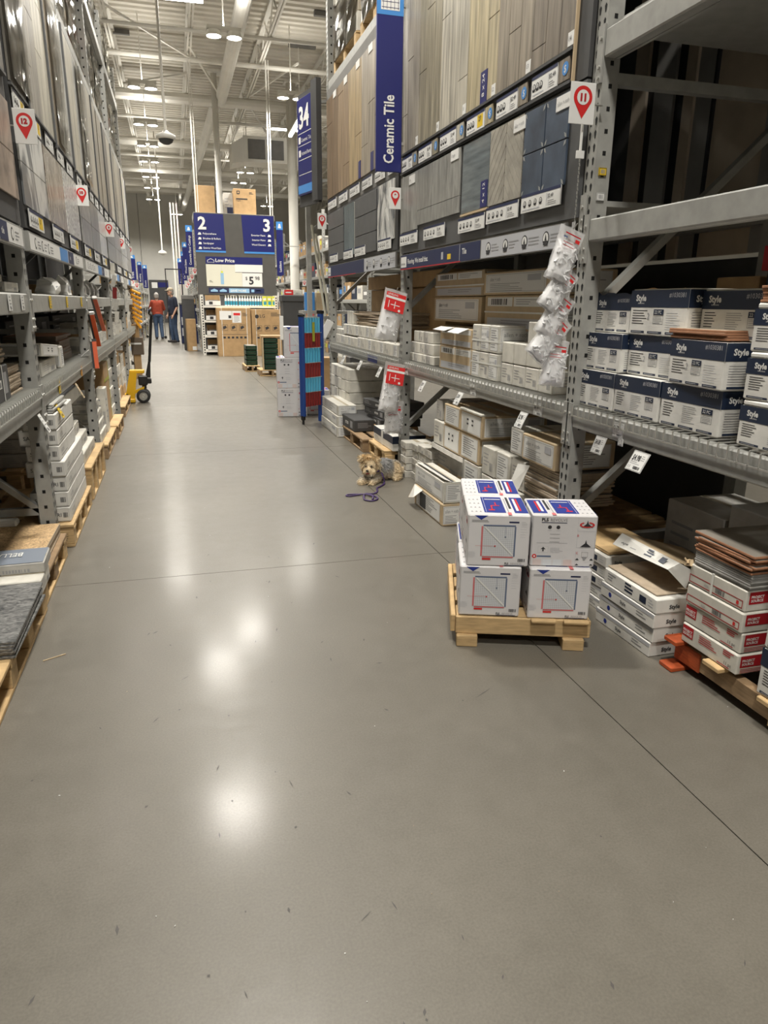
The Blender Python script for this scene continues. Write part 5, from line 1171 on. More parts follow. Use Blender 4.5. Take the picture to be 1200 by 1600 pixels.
ls=[(1.462,5.16,.092),(1.472,5.135,.06),(1.478,5.12,.02),(1.46,5.09,.006),(1.41,5.03,.006),(1.385,5.0,.006),(1.375,4.95,.006),(1.35,4.88,.006),(1.31,4.85,.006),(1.26,4.86,.007),(1.235,4.81,.008),(1.22,4.75,.006),(1.215,4.70,.006),(1.25,4.66,.006),(1.30,4.69,.006),(1.315,4.74,.006),(1.30,4.79,.010),(1.26,4.82,.012),(1.22,4.845,.009),(1.16,4.87,.006),(1.125,4.865,.006),(1.112,4.84,.006),(1.135,4.82,.006),(1.18,4.835,.007),(1.24,4.84,.009),(1.27,4.80,.012),(1.29,4.76,.010),(1.27,4.70,.006)]
def smooth_path(p,n=5):
    p=[Vector(a) for a in p]; out=[]
    for i in range(len(p)-1):
        a,b,c,d=p[max(i-1,0)],p[i],p[i+1],p[min(i+2,len(p)-1)]
        for k in range(n): t=k/n; out.append(.5*((2*b)+(-a+c)*t+(2*a-5*b+4*c-d)*t*t+(-a+3*b-3*c+d)*t*t*t))
    return out+[p[-1]]
tag(MB().path(smooth_path(ls),.0075,'purple',6,.6).build('leash',smooth=True),'purple dog leash coiled on the floor in front of the dog','leash')
# ================================================================== PALLET JACK
t=thing('pallet_jack','yellow pallet jack with a tall black handle on the left of the aisle','pallet jack',(-.52,10.3,0),0)
mb=MB(); mb.add([(-.12,-.0,.43),(.06,-.0,.43),(.06,.10,.43),(-.12,.10,.43)],[(0,1,2,3)],'yel'); mb.cbox(-.13,-.01,.40,.065,.14,.445,'yel',.008); mb.build('top_plate',t)
MB().add([(-.215,-.02,.04),(-.09,-.02,.04),(-.03,-.02,.42),(-.125,-.02,.42),(-.215,.14,.04),(-.09,.14,.04),(-.03,.14,.42),(-.125,.14,.42)],[(0,1,2,3),(7,6,5,4),(0,4,5,1),(1,5,6,2),(2,6,7,3),(3,7,4,0)],'yel').build('body_panel',t)
MB().cbox(-.225,-.04,.008,-.08,.16,.06,'yel',.01).build('fork_heel',t); MB().tube((-.175,-.035,.11),(-.175,-.02,.11),.018,'black',10).build('pivot',t)
for yy in (.0,.42): MB().cbox(-1.35,yy,.03,-.10,yy+.14,.075,'yel',.008).build('fork',t); MB().tube((-1.2,yy+.02,.03),(-1.2,yy+.12,.03),.03,'rubber',10).build('load_wheel',t)
MB().add([(-.10,-.015,.12),(.02,-.015,.16),(.05,-.015,.20),(.05,-.015,.225),(-.08,-.015,.17),(-.10,.02,.12),(.02,.02,.16),(.05,.02,.20),(.05,.02,.225),(-.08,.02,.17)],[(0,1,2,3,4),(9,8,7,6,5),(0,5,6,1),(1,6,7,2),(2,7,8,3),(3,8,9,4),(4,9,5,0)],'yel').build('link_arm',t)
for yy in (-.03,.12):
    MB().lathe([(.055,-.022),(.085,-.025),(.092,-.012),(.092,.012),(.085,.025),(.055,.022)],'rubber',24,(.03,yy,.095),'y').build('wheel',t,smooth=True)
    mb=MB(); mb.lathe([(.0,-.015),(.02,-.018),(.022,-.008),(.055,-.006),(.06,-.014)],'zinc',20,(.03,yy,.095),'y'); mb.build('hub',t)
MB().cbox(-.02,-.02,.24,.10,.10,.37,'black',.012).tube((.05,.03,.19),(.05,.03,.26),.03,'black',12).cbox(.09,.0,.26,.15,.08,.33,'black',.01).build('pump_unit',t)
MB().add([(.07,.0,.34),(.14,.0,.34),(.155,.0,.56),(.125,.0,.56),(.07,.06,.34),(.14,.06,.34),(.155,.06,.56),(.125,.06,.56)],[(0,1,2,3),(7,6,5,4),(0,4,5,1),(1,5,6,2),(2,6,7,3),(3,7,4,0)],'black').build('handle_base',t)
MB().tube((.142,.03,.55),(.215,.03,1.17),.019,'black',10).build('handle_tube',t); MB().path(smooth_path([(.215,.03,1.16),(.19,-.06,1.19),(.205,-.08,1.24),(.215,.03,1.26),(.205,.14,1.24),(.19,.12,1.19),(.215,.03,1.16)]),.013,'black',8).tube((.215,-.02,1.19),(.215,.08,1.19),.008,'zinc',6).build('grip_loop',t,smooth=True)
# ================================================================== LEFT SIDE GOODS
def lc(lab,style,ya,yb,z,h,xf=-.75,d=.30,group=None,rz=0,**k):
    """carton on the left rack, ya near end, yb far end, front towards the aisle at xf"""
    return carton(lab,style,abs(yb-ya)-.004,d,h-.002,xf,(ya+yb)/2,z,RLq+rz,group,anchor='f',**k)
M['slateg']=mat('blue grey print',(.20,.23,.28),.5)
# floor: near pallet with stone tiles
block_pallet('pale pallet in the lower left corner under the grey stone tiles',-1.13,2.72,.98,1.06,0,7,.13,'wood','wood',4)
tiles('grey stone tile in the pile on the corner pallet','slate',.56,.57,.010,-.905,2.80,.132,6,'grey stone tiles on the corner pallet','slate',jit=.006,seed=2)
tiles('grey stone tile in the second pile on the corner pallet, further from the aisle','slate',.40,.57,.010,-1.40,2.80,.132,6,'further stone tiles on the corner pallet','slate',jit=.006,seed=4)
block_pallet('weathered pallet on the left under the strand boards',-1.14,3.63,.98,.72,0,6,.13,'woodd','wood',3)
tiles('strand board sheet stacked on the left pallet','osb',.98,.57,.012,-1.165,3.69,.132,5,'strand boards on the left pallet','beige',jit=.004,seed=7)
t=carton('white printed carton lying beside the stone tiles on the left','white',.34,.22,.066,-.80,3.21,.132,.02,None); 
mb=MB(); f=Face(mb,(-.17,-.1112,0),(1,0,0),(0,0,1),.34,.066); f.disc(.27,.045,.014,'ink'); f.disc(.27,.045,.010,'white',2); f.lines(.04,.052,.09,3,.010,.005,'ink'); mb.build('mark',t)
t=carton('blue-grey carton with reversed lettering on top of the white printed one','greyw',.44,.21,.046,-.85,3.30,.199,.03,None)
mb=MB(); f=Face(mb,(-.22,-.105,.046),(1,0,0),(0,1,0),.44,.21,.0025); f.rect(.005,.005,.435,.205,'slateg'); 

f2=Face(mb,(.22,.105,.046),(-1,0,0),(0,-1,0),.44,.21,.0035); f2.text('BELLA Terra',.10,.07,.05,'paper',2,.01,maxw=.22); mb.build('printed_top',t)
carton('dark carton at the left picture edge beside the blue-grey one','black',.3,.21,.05,-1.26,3.30,.199,.0,None)
# satori stack on pallet
block_pallet('pale pallet on the left under the tall white carton stack',-1.13,4.60,1.0,.92,0,6,.135,'wood','wood',4)
mb=MB(); f=Face(mb,(-.72,4.138,.03),(1,0,0),(0,0,1),.09,.06); f.text('IPPC',.008,.034,.018,'ink',1); f.text('HT',.02,.008,.018,'ink',1); tag(mb.build('stencil_mark'),'black stencil on the end block of the pallet by the left post','stencil')
g='white cartons stacked on the left pallet'
for i in range(7):
    xf=-.65 if i<4 else -.668
    yb=5.0 if i<4 else 4.86
    t=lc(f'white tile carton on the left pallet, {ORD[i]} up in the tall stack','satori',4.19+.006*(i%3),yb,.137+.088*i,.087,xf,.17+.03*(i%2),g)
    if i==1: strap_h(t,.79,.17,.085,.06,'lime',.018)
for i in range(0): lc(f'white tile carton in the second row behind the tall left stack, {ORD[i]} up','satori',4.19,4.98,.137+.088*i,.087,-.90,.2,'rear row of the tall left stack')
tiles('white glazed tile lying on top of the tall left stack','whitet',.24,.42,.009,-.79,4.42,.755,4,'white tiles on the tall stack','whitet',jit=.012,seed=3,gap=.003)
for i in range(4):
    for j in range(3): lc(f'dim white carton deep under the left beam, {ORD[i]} up, {ORD[j]} from the camera','satori',2.5+.5*j,2.98+.5*j,.20+.115*i,.113,-1.25,.35,'dim cartons deep under the left beam')
tag(MB().box(-.98,3.98,0,-.90,4.02,.19,'zinc').cbox(-1.0,3.96,.19,-.88,4.04,.225,'white',.01).build('post_guard'),'white capped stub standing behind the left post','post')
# pallets further along the left
block_pallet('pine pallet with open slats, second behind the left post',-1.13,5.65,1.0,.95,0,7,.235,'wood','wood',4)
g='white cartons on the second left pallet'
for i in range(3): lc(f'white glossy carton on the slatted left pallet, {ORD[i]} up','white',5.22+.03*i,5.95-.12*i,.237+.085*i,.084,-.68-.035*i,.25,g)
for i in range(4):
    for j in range(2): lc(f'grey-white carton at the back of the slatted left pallet, {ORD[i]} up, {["near","far"][j]}','greyw',5.25+.42*j,5.65+.42*j,.237+.1*i,.099,-.98,.25,'rear cartons on the slatted pallet')
t=lc('dark boxed tile with white edge lying high under the left beam','black',5.35,6.2,.60,.10,-.80,.5,None); MB().cbox(-.42,-.262,.0,.42,-.25,.1,'white',.003).build('white_edge',t)
lc('grey-white support carton under the dark boxed tile','greyw',5.45,6.1,.55,.05,-.9,.4,None)
block_pallet('pine pallet on the left beyond the second post',-1.12,7.05,.95,.95,0,6,.13,'wood','woodd',4)
for i in range(5): lc(f'white carton beyond the second left post, {ORD[i]} up','white',6.66,7.28-.05*i,.132+.085*i,.084,-.70-.015*i,.3,'white cartons beyond the second left post')
t=lc('tall white carton leaning at the pallet beyond the second left post','white',7.2,7.42,.132,.42,-.69,.08,None)
block_pallet('pine pallet on the left under the brown crate',-1.10,7.95,.95,.80,0,6,.14,'wood','woodd',3)
t=lc('tall brown crate with yellowed straps on the left floor','kraft',7.62,8.1,.142,.60,-.72,.6,None); strap_h(t,.47,.6,.6,.42,'lime',.03); strap_v(t,.47,.6,.6,.2,'lime',.03)
for i in range(6): lc(f'wrapped white carton next to the brown crate, {ORD[i]} up','white',8.15,8.55,.142+.1*i,.099,-.72-.01*(i%2),.4,'wrapped white cartons by the crate')
for i in range(4):
    for j in range(3): lc(f'far white carton on the left floor, {ORD[i]} up, {ORD[j]} past the third post',['white','plain','kraft'][(i+j)%3],9.05+.36*j,9.38+.36*j,.13+.145*i,.144,-.74-.01*(i%2),.4,'far white cartons on the left floor')
block_pallet('far pallet on the left floor past the third post',-1.1,9.6,.9,1.15,0,6,.128,'wood','woodd',3)
for i in range(3):
    for j in range(4): lc(f'white carton behind the pallet jack, {ORD[i]} up, {ORD[j]} from the third post','white' if (i+j)%3 else 'kraft',10.5+.6*j,11.05+.6*j,.21*i,.208,-.76,.4,'cartons behind the pallet jack')
# ---- lower left shelf
zs=.918
t=lc('black tile carton with white strap on the lower left shelf','black',3.10,3.60,zs,.155,-.745,.28,None); strap_v(t,.5,.28,.155,.12)
tiles('tan tile lying on the black carton on the lower left shelf','beige',.26,.50,.010,-.90,3.40,zs+.157,8,'tan tiles on the black carton','beige',jit=.01,seed=5)
tiles('tan tile in the loose stack right of the black carton','beige',.24,.28,.010,-.885,3.79,zs,12,'tan tiles right of the black carton','beige',jit=.010,seed=6)
lc('white crumpled carton behind the left post on the lower shelf','white',4.12,4.36,zs,.085,-.745,.2,None)
lc('white carton on the lower left shelf under the tilted one','white',4.52,5.05,zs,.085,-.76,.26,None)
t=lc('white carton tilted on top of another on the lower left shelf','dots',4.50,5.10,zs+.100,.075,-.745,.26,None,tilt=(.0,.07))
for j in range(3): lc(f'white carton standing beyond the tilted one, {ORD[j]} from it',['doc','white','plain'][j],5.14+.13*j,5.26+.13*j,zs,.14-.02*(j==2),-.74-.03*j,.22,'white cartons beyond the tilted one')
tiles('brown slab in the pile by the second left post','terra',.34,.62,.018,-.98,5.85,zs,10,'brown slabs by the second left post','brownp',jit=.012,seed=9)
tag(link('instruction_slip',pbox(.07,.12,.004,'paper'),None,(-.70,6.12,zs+.03)),'white slip sticking out beside the second left post','paper').rotation_euler=(0,-.7,0)
# mid shelf
zm=1.384
lc('grey box on the upper left shelf beside the near post','greyw',3.60,4.0,zm,.085,-.80,.25,None); lc('pale box in front of the grey box on the upper left shelf','white',3.7,3.98,zm,.045,-.73,.1,None)
def sack(lab,x,y,z,w,h,d,k='paper'):
    t=thing('paper_sack',lab,'bag',(x,y,z)); r=random.Random(int(y*100)); vs=[]; n=4; R=[]
    for j,(s,zz) in enumerate(((.9,0),(1,.15),(.98,.5),(.70,.8),(.12,1.0))):
        R.append([(w/2*s*math.cos(2*PI*i/n+PI/4)*1.4+r.uniform(-.008,.008), d/2*(s if j<4 else 1.0)*math.sin(2*PI*i/n+PI/4)*1.4+r.uniform(-.008,.008), h*zz+r.uniform(-.008,.008)*(j>0)) for i in range(n)])
    mb=MB(); mb.add([p for q in R for p in q],[(a*n+i,a*n+(i+1)%n,(a+1)*n+(i+1)%n,(a+1)*n+i) for a in range(4) for i in range(n)]+[[4*n+i for i in range(n)]],k); mb.build('paper',t); MB().box(w*.5,-.05,h*.3,w*.52,.05,h*.5,'lgrey').build('print',t)
sack('crumpled white bag standing on the upper left shelf, nearer one',-.755,5.05,zm,.11,.10,.22); sack('pointed white bag standing on the upper left shelf, farther one',-.755,5.66,zm,.10,.125,.22)
carton('brown box between the two bags on the upper left shelf','kraft',.2,.12,.06,-.86,5.36,zm,RLq); carton('flat brown box at the end of the upper left shelf','kraft',.3,.2,.04,-.86,6.1,zm,RLq)
for i in range(4): sack(f'white pointed bag on the upper left shelf past the second post, {ORD[i]}',-.80,6.9+.4*i,zm,.12,.15-.02*(i%2),.16)
for i in range(14):
    y=9.1+.33*i; sack(f'small white bag on the far upper left shelf, {ORD[i]} past the third post',-.78,y,zm,.12,.10+.04*(i%3),.18,'offwhite' if i%2 else 'paper')
for i in range(16): lc(f'mixed carton on the far lower left shelf, {ORD[i]} past the second post',['white','kraft','plain','white'][i%4],6.62+.44*i,7.02+.44*i,zs,.12+.05*(i%3),-.76,.3,'mixed cartons on the far lower left shelf')
# dark filling behind the left shelves
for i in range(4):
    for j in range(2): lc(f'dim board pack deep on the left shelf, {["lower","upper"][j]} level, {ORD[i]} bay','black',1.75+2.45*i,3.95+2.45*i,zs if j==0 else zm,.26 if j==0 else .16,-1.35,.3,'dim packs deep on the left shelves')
# tags on the left beams
def ltag(lab,y,z,k='paper',hang=False,w=.06,h=.07):
    mb=MB(); mb.box(-.0015,-w/2,-h,.0015,w/2,0,k); f=Face(mb,(.0015,-w/2,-h),(0,1,0),(0,0,1),w,h); f.lines(w*.1,h*.8,w*.8,4,h*.2,h*.06,'grey'); f.bars(w*.2,h*.08,w*.5,h*.12,'ink')
    o=link('price_tag',mb.mesh('price_tag'),None,(-.690,y,z)); o.rotation_euler=(0,-.45 if hang else 0,0); tag(o,lab,'price tag')
for y,k,l in ((3.55,'paper','white price label on the upper left beam, nearest'),(3.83,'paper','white price label on the upper left beam, by the near post'),(4.65,'yellow','yellow price label on the upper left beam, first past the post'),(5.35,'yellow','yellow price label on the upper left beam, second past the post'),(6.15,'yellow','yellow price label on the upper left beam, third past the post')): ltag(l,y,1.372,k)
ltag('white tag hanging under the lower left beam before the near post',3.86,.80,'paper',True,.055,.10); ltag('yellow tag hanging under the lower left beam past the near post',4.35,.80,'yellow',True,.06,.10); ltag('faded tag hanging under the lower left beam farther on',5.3,.80,'tan',True,.05,.11); ltag('yellow tag stuck on the lower left beam past the near post',4.62,.885,'yellow'); ltag('orange tag stuck on the lower left beam farther on',5.7,.885,'foam')
# orange tools hanging on the second left post
g='orange tubes hanging at the second left post'
for i,(p,q,l) in enumerate((((-.615,6.38,1.365),(-.605,6.80,1.10),'upper orange tube with white cap slanting at the second left post'),((-.62,6.10,1.245),(-.60,6.20,1.00),'middle orange tube with black back hanging at the second left post'),((-.62,6.06,1.04),(-.61,6.0,.84),'lowest orange tube hanging at the second left post'))):
    t=thing('level_tube',l,'tool',(0,0,0),0,g); MB().bar(p,q,.018,.030,'orange',(1,0,0)).build('tube',t); d=(Vector(p)-Vector(q)).normalized()
    MB().bar(Vector(p),Vector(p)+d*.02,.020,.032,'paper' if i<2 else 'black',(1,0,0)).build('cap',t); MB().bar(Vector(p)+Vector((-.016,.016,0)),Vector(q)+Vector((-.016,.016,0)),.010,.034,'black',(1,0,0)).build('back_strip',t); MB().bar(Vector(p),Vector((-.70,6.47,p[2]+.03)),.006,.006,'zinc').build('hanger',t)
for i in range(6):
    y=8.7+.5*(i//2)*.3; 
t=thing('hanging_packets','strip of white and dark red packets hanging at the third left post','packet',(-.63,8.83,.95))
for i in range(6): MB().bar((-.02+.012*(i%2),0,.03+.13*i),(.012*((i+1)%2),0,.15+.13*i),.045,.012,['offwhite','offwhite','greyw','maroon','greyw','offwhite'][i],(0,1,0)).build('packet',t)
t=thing('hanging_packets','strip of white packets hanging at the fourth left post','packet',(-.64,11.3,.9))
for i in range(5): MB().bar((-.02,0,.03+.15*i),(.0,0,.15+.15*i),.04,.012,['greyw','offwhite'][i%2],(0,1,0)).build('packet',t)
tag(MB().lathe([(.085,0),(.09,.19),(.092,.2),(.08,.2)],'offwhite',18,(-.80,7.15,.918)).build('pail'),'white pail on the lower left shelf behind the orange tubes','bucket')
# yellow foam pieces at the rack end
g='yellow foam pieces hanging at the left rack end'
for i in range(8):
    z=1.50-.078*i; t=thing('foam_float',f'yellow foam piece at the left rack end, {ORD[i]} from the top','foam',(-.64,13.72,z),0,g,rot=(0,.42+.03*i+(.4 if i==7 else 0),0)); MB().cbox(-.09,-.10,-.022,.09,.02,.022,'foam',.012).build('block',t); MB().tube((-.07,-.04,.02),(-.07,-.04,.035),.01,'foam',8).build('knob',t)
t=thing('display_stand','brown cardboard stand below the yellow foam pieces','stand',(-.66,13.75,0)); MB().cbox(-.10,-.06,0,.02,.08,.95,'kraft',.006).build('column',t); MB().cbox(-.13,-.09,.42,.08,.1,.72,'brownp',.006).build('tray',t); MB().box(-.14,-.1,.60,.05,-.09,.63,'paper').build('slip',t)
# ---- wrapped pallets on the upper levels
M['wrapc']=mat('wrapped goods',(.46,.40,.31),.5,0,.25,5,.2); M['wrapr']=mat('wrapped red goods',(.42,.10,.08),.4,0,.2,8); M['wrapw']=mat('wrapped pale goods',(.58,.56,.50),.35,0,.2,6,.2)
def wrapped(lab,x,y,z,w,d,h,rows,seed,ks=('wrapc','wrapw','offwhite')):
    t=thing('wrapped_pallet',lab,'wrapped pallet',(x,y,z),0,'stretch wrapped pallets up on the racks'); r=random.Random(seed)
    for i in range(3): link('stringer',pbox(w,.08,.10,'wood'),t,(0,-d/2+.05+(d-.1)*i/2,.0))
    for i in range(5): link('deck_board',pbox(.12,d,.018,'wood'),t,(-w/2+.06+(w-.12)*i/4,0,.10))
    hh=(h-.13)/rows
    for i in range(rows):
        for j in range(2):
            for q in range(2): link('goods_pack',pbox(w/2-.02,d/2-.02,hh-.008,ks[(i+j+q+seed)%len(ks)]),t,((j-.5)*(w/2-.005)+r.uniform(-.012,.012),(q-.5)*(d/2-.005)+r.uniform(-.012,.012),.12+hh*i))
    mb=MB(); nu,nv=28,9; vs=[]
    for j in range(nv+1):
        for i in range(nu):
            a=2*PI*i/nu; cx,cy=math.cos(a),math.sin(a); m=max(abs(cx),abs(cy)); k=1.02+.02*r.random(); vs.append((cx/m*w/2*k+r.uniform(-.012,.012),cy/m*d/2*k+r.uniform(-.012,.012),.10+(h-.08)*j/nv+r.uniform(-.015,.015)))
    mb.add(vs,[(j*nu+i,j*nu+(i+1)%nu,(j+1)*nu+(i+1)%nu,(j+1)*nu+i) for j in range(nv) for i in range(nu)],'film'); mb.build('stretch_film',t)
names=['first','second','third','fourth','fifth','sixth','seventh','eighth']
for i in range(8):
    y=LY[1+i//2]+.665+1.12*(i%2); wrapped(f'stretch wrapped pallet on the top left shelf, {names[i]} from the camera',-1.235,y,3.466,.96,1.05,.78,5,i,(('wrapc','wrapw','offwhite') if i%3 else ('wrapw','wrapr','wrapc')))
for i in range(6):
    y=LY[2+i//2]+.665+1.12*(i%2); wrapped(f'stretch wrapped pallet on the highest left level, {names[i]} from the camera',-1.235,y,4.476,.96,1.05,.75,4,i+9,('wrapw','offwhite'))
for i in range(2): wrapped(f'stretch wrapped bale on top of the far right bay, {["farther","nearer"][i]} one',2.28,7.85-1.15*i,3.668,.96,1.0,.80,4,i+30,('wrapw','wrapc'))
for i in range(2): wrapped(f'unseen wrapped pallet added to block light over the second right bay, {["farther","nearer"][i]} one',2.30,5.05-1.2*i,3.668,.96,1.05,.7,4,i+40)  # out of view, added to keep overhead light off the bay
for i in range(2): rc(f'big black carton added to shade the near right bay, {["far","near"][i]} one','black',2.9-1.2*i,1.75-1.2*i,2.445,.55,2.15,.6,'big cartons added to shade the near bay')  # made-up cartons, black, put here to shade the bay below
tag(MB().tube((1.84,2.93,2.46),(1.95,1.3,2.47),.02,'steel',8).tube((1.90,2.93,2.50),(2.0,1.3,2.51),.02,'zinc',8).build('pipe_pair'),'two metal pipes lying on the top beam of the near right bay','pipe')
# ================================================================== FAR END OF THE AISLE
M['capboard']=mat('warm dark grey end board',(.075,.072,.066),.55,0,.08,4); M['cream']=mat('cream poster print',(.68,.67,.56),.5); M['teal']=mat('teal label',(.03,.25,.36),.45); M['lilac']=mat('pale blue print',(.28,.48,.68),.5); M['lemon']=mat('lemon label',(.62,.66,.05),.5)
t=thing('end_cap_sign','dark end board with aisle numbers 2 and 3 and a low price poster','sign',(0,19.9,0))
MB().cbox(.62,0,1.52,2.66,.05,3.52,'capboard',.006).build('board',t)
mb=MB(); f=Face(mb,(.62,-.004,2.55),(1,0,0),(0,0,1),2.04,.96,.003); mb.add([(.63,-.002,2.57),(1.39,-.002,2.57),(1.36,-.002,3.5),(.63,-.002,3.5)],[(0,1,2,3)],'sign'); f.text('2',.10,.58,.29,'paper',1,.03)
for i,s_ in enumerate(('Polyurethane','Brushes & Rollers','Sandpaper','Exterior Wood Stain')): f.text(s_,.21,.45-.115*i,.045,'paper',1,.01,maxw=.44); f.poly([(.08,.44-.115*i),(.17,.44-.115*i),(.16,.49-.115*i),(.11,.50-.115*i)],'paper',1)
mb.add([(.63,-.004,2.57),(1.39,-.004,2.57),(1.39,-.004,2.615),(.63,-.004,2.615)],[(0,1,2,3)],'sky'); mb.build('number_panel',t)
mb=MB(); mb.add([(1.86,-.002,2.57),(2.65,-.002,2.57),(2.65,-.002,3.5),(1.82,-.002,3.5)],[(0,1,2,3)],'sign'); f=Face(mb,(.62,-.004,2.55),(1,0,0),(0,0,1),2.04,.96,.003); f.text('3',1.93,.58,.29,'paper',1,.03,'r')
for i,s_ in enumerate(('Exterior Paint','Interior Paint','Wood Cleaners')): f.text(s_,1.80,.45-.115*i,.045,'paper',1,.01,'r',maxw=.36); f.poly([(1.86,.44-.115*i),(1.95,.44-.115*i),(1.94,.49-.115*i),(1.88,.50-.115*i)],'paper',1)
mb.add([(1.86,-.004,2.57),(2.65,-.004,2.57),(2.65,-.004,2.615),(1.86,-.004,2.615)],[(0,1,2,3)],'sky'); mb.build('number_panel',t)
mb=MB(); f=Face(mb,(.86,-.004,1.74),(1,0,0),(0,0,1),1.46,.73,.003); f.rect(0,0,.74,.54,'cream'); f.rect(.74,.36,1.46,.55,'paper'); f.rect(.74,0,.92,.35,'cream'); f.rect(.92,0,1.44,.34,'paper'); f.rect(0,.55,1.46,.73,'sign')
f.poly([(.04,.585),(.04,.64),(.13,.685),(.22,.64),(.22,.585)],'paper',2); f.poly([(.052,.595),(.052,.634),(.13,.672),(.208,.634),(.208,.595)],'sign',3)
f.text('Low Price',.25,.60,.085,'paper',2,.02); f.text('$',1.0,.17,.08,'ink',2,.01); f.text('5',1.09,.06,.19,'ink',2,.03); f.text('98',1.25,.17,.09,'ink',2,.01); f.rect(.36,.05,.44,.33,'lilac',2); f.rect(.375,.33,.425,.38,'lemon',2); f.lines(.07,.13,.1,2,.03,.01,'grey'); f.rect(.915,0,.92,.34,'lgrey',2); f.rect(.39,.38,.395,.54,'lgrey',2); mb.build('price_poster',t)
mb=MB(); f=Face(mb,(.90,-.004,1.57),(1,0,0),(0,0,1),1.44,.13,.003); f.rect(0,0,1.44,.13,'navy'); f.rect(.52,.01,1.05,.12,'lilac',2); f.text('SAVE MORE',.56,.035,.055,'paper',3,.02,maxw=.44)
for a in (.05,.28): f.poly([(a,.03),(a,.07),(a+.09,.105),(a+.18,.07),(a+.18,.03)],'lilac',2)
f.rect(1.10,.03,1.18,.1,'lilac',2); f.lines(1.22,.06,.18,1,.02,.02,'paper'); mb.build('poster_strip',t)
for x in (.70,2.58): MB().bar((x,.08,3.5),(x,.08,7.1),.035,.035,'wpaint').bar((x+.06,.08,3.5),(x+.06,.08,7.1),.02,.02,'wpaint').build('hanger_rail',t)
# cartons above the sign
carton('plain brown carton standing above the number 2 sign','kraft',.47,.5,.66,.955,20.4,3.53,0)
t=carton('brown carton with dark printing above the number 3 sign','kraft',.57,.5,.63,1.955,20.4,3.53,0); mb=MB(); f=Face(mb,(-.285,-.2505,0),(1,0,0),(0,0,1),.57,.63,.002); f.text('fragile',.06,.33,.035,'ink',1); f.lines(.06,.37,.42,1,.03,.03,'ink'); f.rect(.08,.50,.16,.58,'ink'); f.rect(.1,.52,.14,.56,'kraft',2); f.lines(.40,.54,.12,2,.03,.012,'ink'); mb.build('print',t)
t=carton('grey carton with a navy mark between the two brown ones','greyw',.24,.4,.55,1.55,20.6,3.53,0); MB().box(-.04,-.202,.05,.11,-.2005,.2,'navy').build('print',t)
tag(MB().box(.62,19.96,3.39,2.68,21.2,3.53,'steel').build('top_shelf'),'steel shelf carrying the cartons above the end board','shelf')
# end cap shelving
t=thing('end_cap_shelf','white end shelving unit below the low price poster','shelf',(0,19.9,0))
for x in (.66,2.56): MB().box(x,-.42,0,x+.07,-.36,1.52,'wpaint').box(x,.0,0,x+.07,.06,1.52,'wpaint').build('upright',t)
mb=MB()
for x in (.66,2.56):
    for i in range(22): mb.box(x+.02,-.4225,.05+.066*i,x+.05,-.4205,.085+.066*i,'hole')
mb.build('slots',t)
for z in (.08,.45,.83,1.20): MB().box(.73,-.45,z,2.56,.0,z+.05,'wpaint').build('shelf_board',t)
MB().box(.68,.0,0,2.6,.03,1.5,'board').build('back_board',t)
g='white display trays on the end shelving'
for i,(z,l) in enumerate(((.13,'lowest'),(.50,'second'),(.88,'third'),(1.25,'top'))):
    q=thing('display_tray',f'white display tray on the {l} end shelf, left side','tray',(.97,19.62,z),0,g); MB().box(-.19,-.15,0,.19,.10,.012,'paper').add([(-.19,-.15,0),(.19,-.15,0),(.19,-.15,.12),(-.19,-.15,.12)],[(0,1,2,3)],'paper').build('base',q)
    for s_ in (-1,1): MB().add([(s_*.19,-.15,0),(s_*.19,.10,0),(s_*.19,.10,.26),(s_*.19,-.15,.12)],[(0,1,2,3)],'paper').build('side',q)
    MB().add([(-.19,.10,0),(.19,.10,0),(.19,.10,.26),(-.19,.10,.26)],[(0,1,2,3)],'kraft').build('back',q); MB().cbox(-.15,-.1,.012,.15,.08,.14,'board',.02).build('contents',q); MB().box(-.10,-.152,.03,-.01,-.1505,.1,'ink').build('print',q)
g='white bottles with teal labels on the top end shelf'
for i in range(14):
    x=1.30+.068*i+(.02 if i>4 else 0); q=thing('caulk_bottle',f'white bottle with teal label, {ORD[i]} from the left on the end shelf','bottle',(x,19.58,1.25),0,g); MB().lathe([(.028,0),(.028,.17),(.012,.20)],'paper',10).build('body',q); MB().lathe([(.029,.02),(.029,.12)],'teal',10).build('label',q); MB().lathe([(.012,.19),(.010,.26),(.0,.26)],'cream',8).build('cap',q)
for i in range(3):
    q=carton(f'lemon and teal carton on the top end shelf, {ORD[i]} from the bottles','plain',.11,.12,.25,2.33+.12*i-.03,19.58,1.25,0,'lemon cartons'); mb=MB(); f=Face(mb,(-.055,-.061,0),(1,0,0),(0,0,1),.11,.25,.002); f.rect(0,0,.11,.25,'lemon'); f.rect(.025,.03,.1,.12,'teal',2); f.rect(.02,.15,.095,.2,'paper',2); mb.build('print',q)
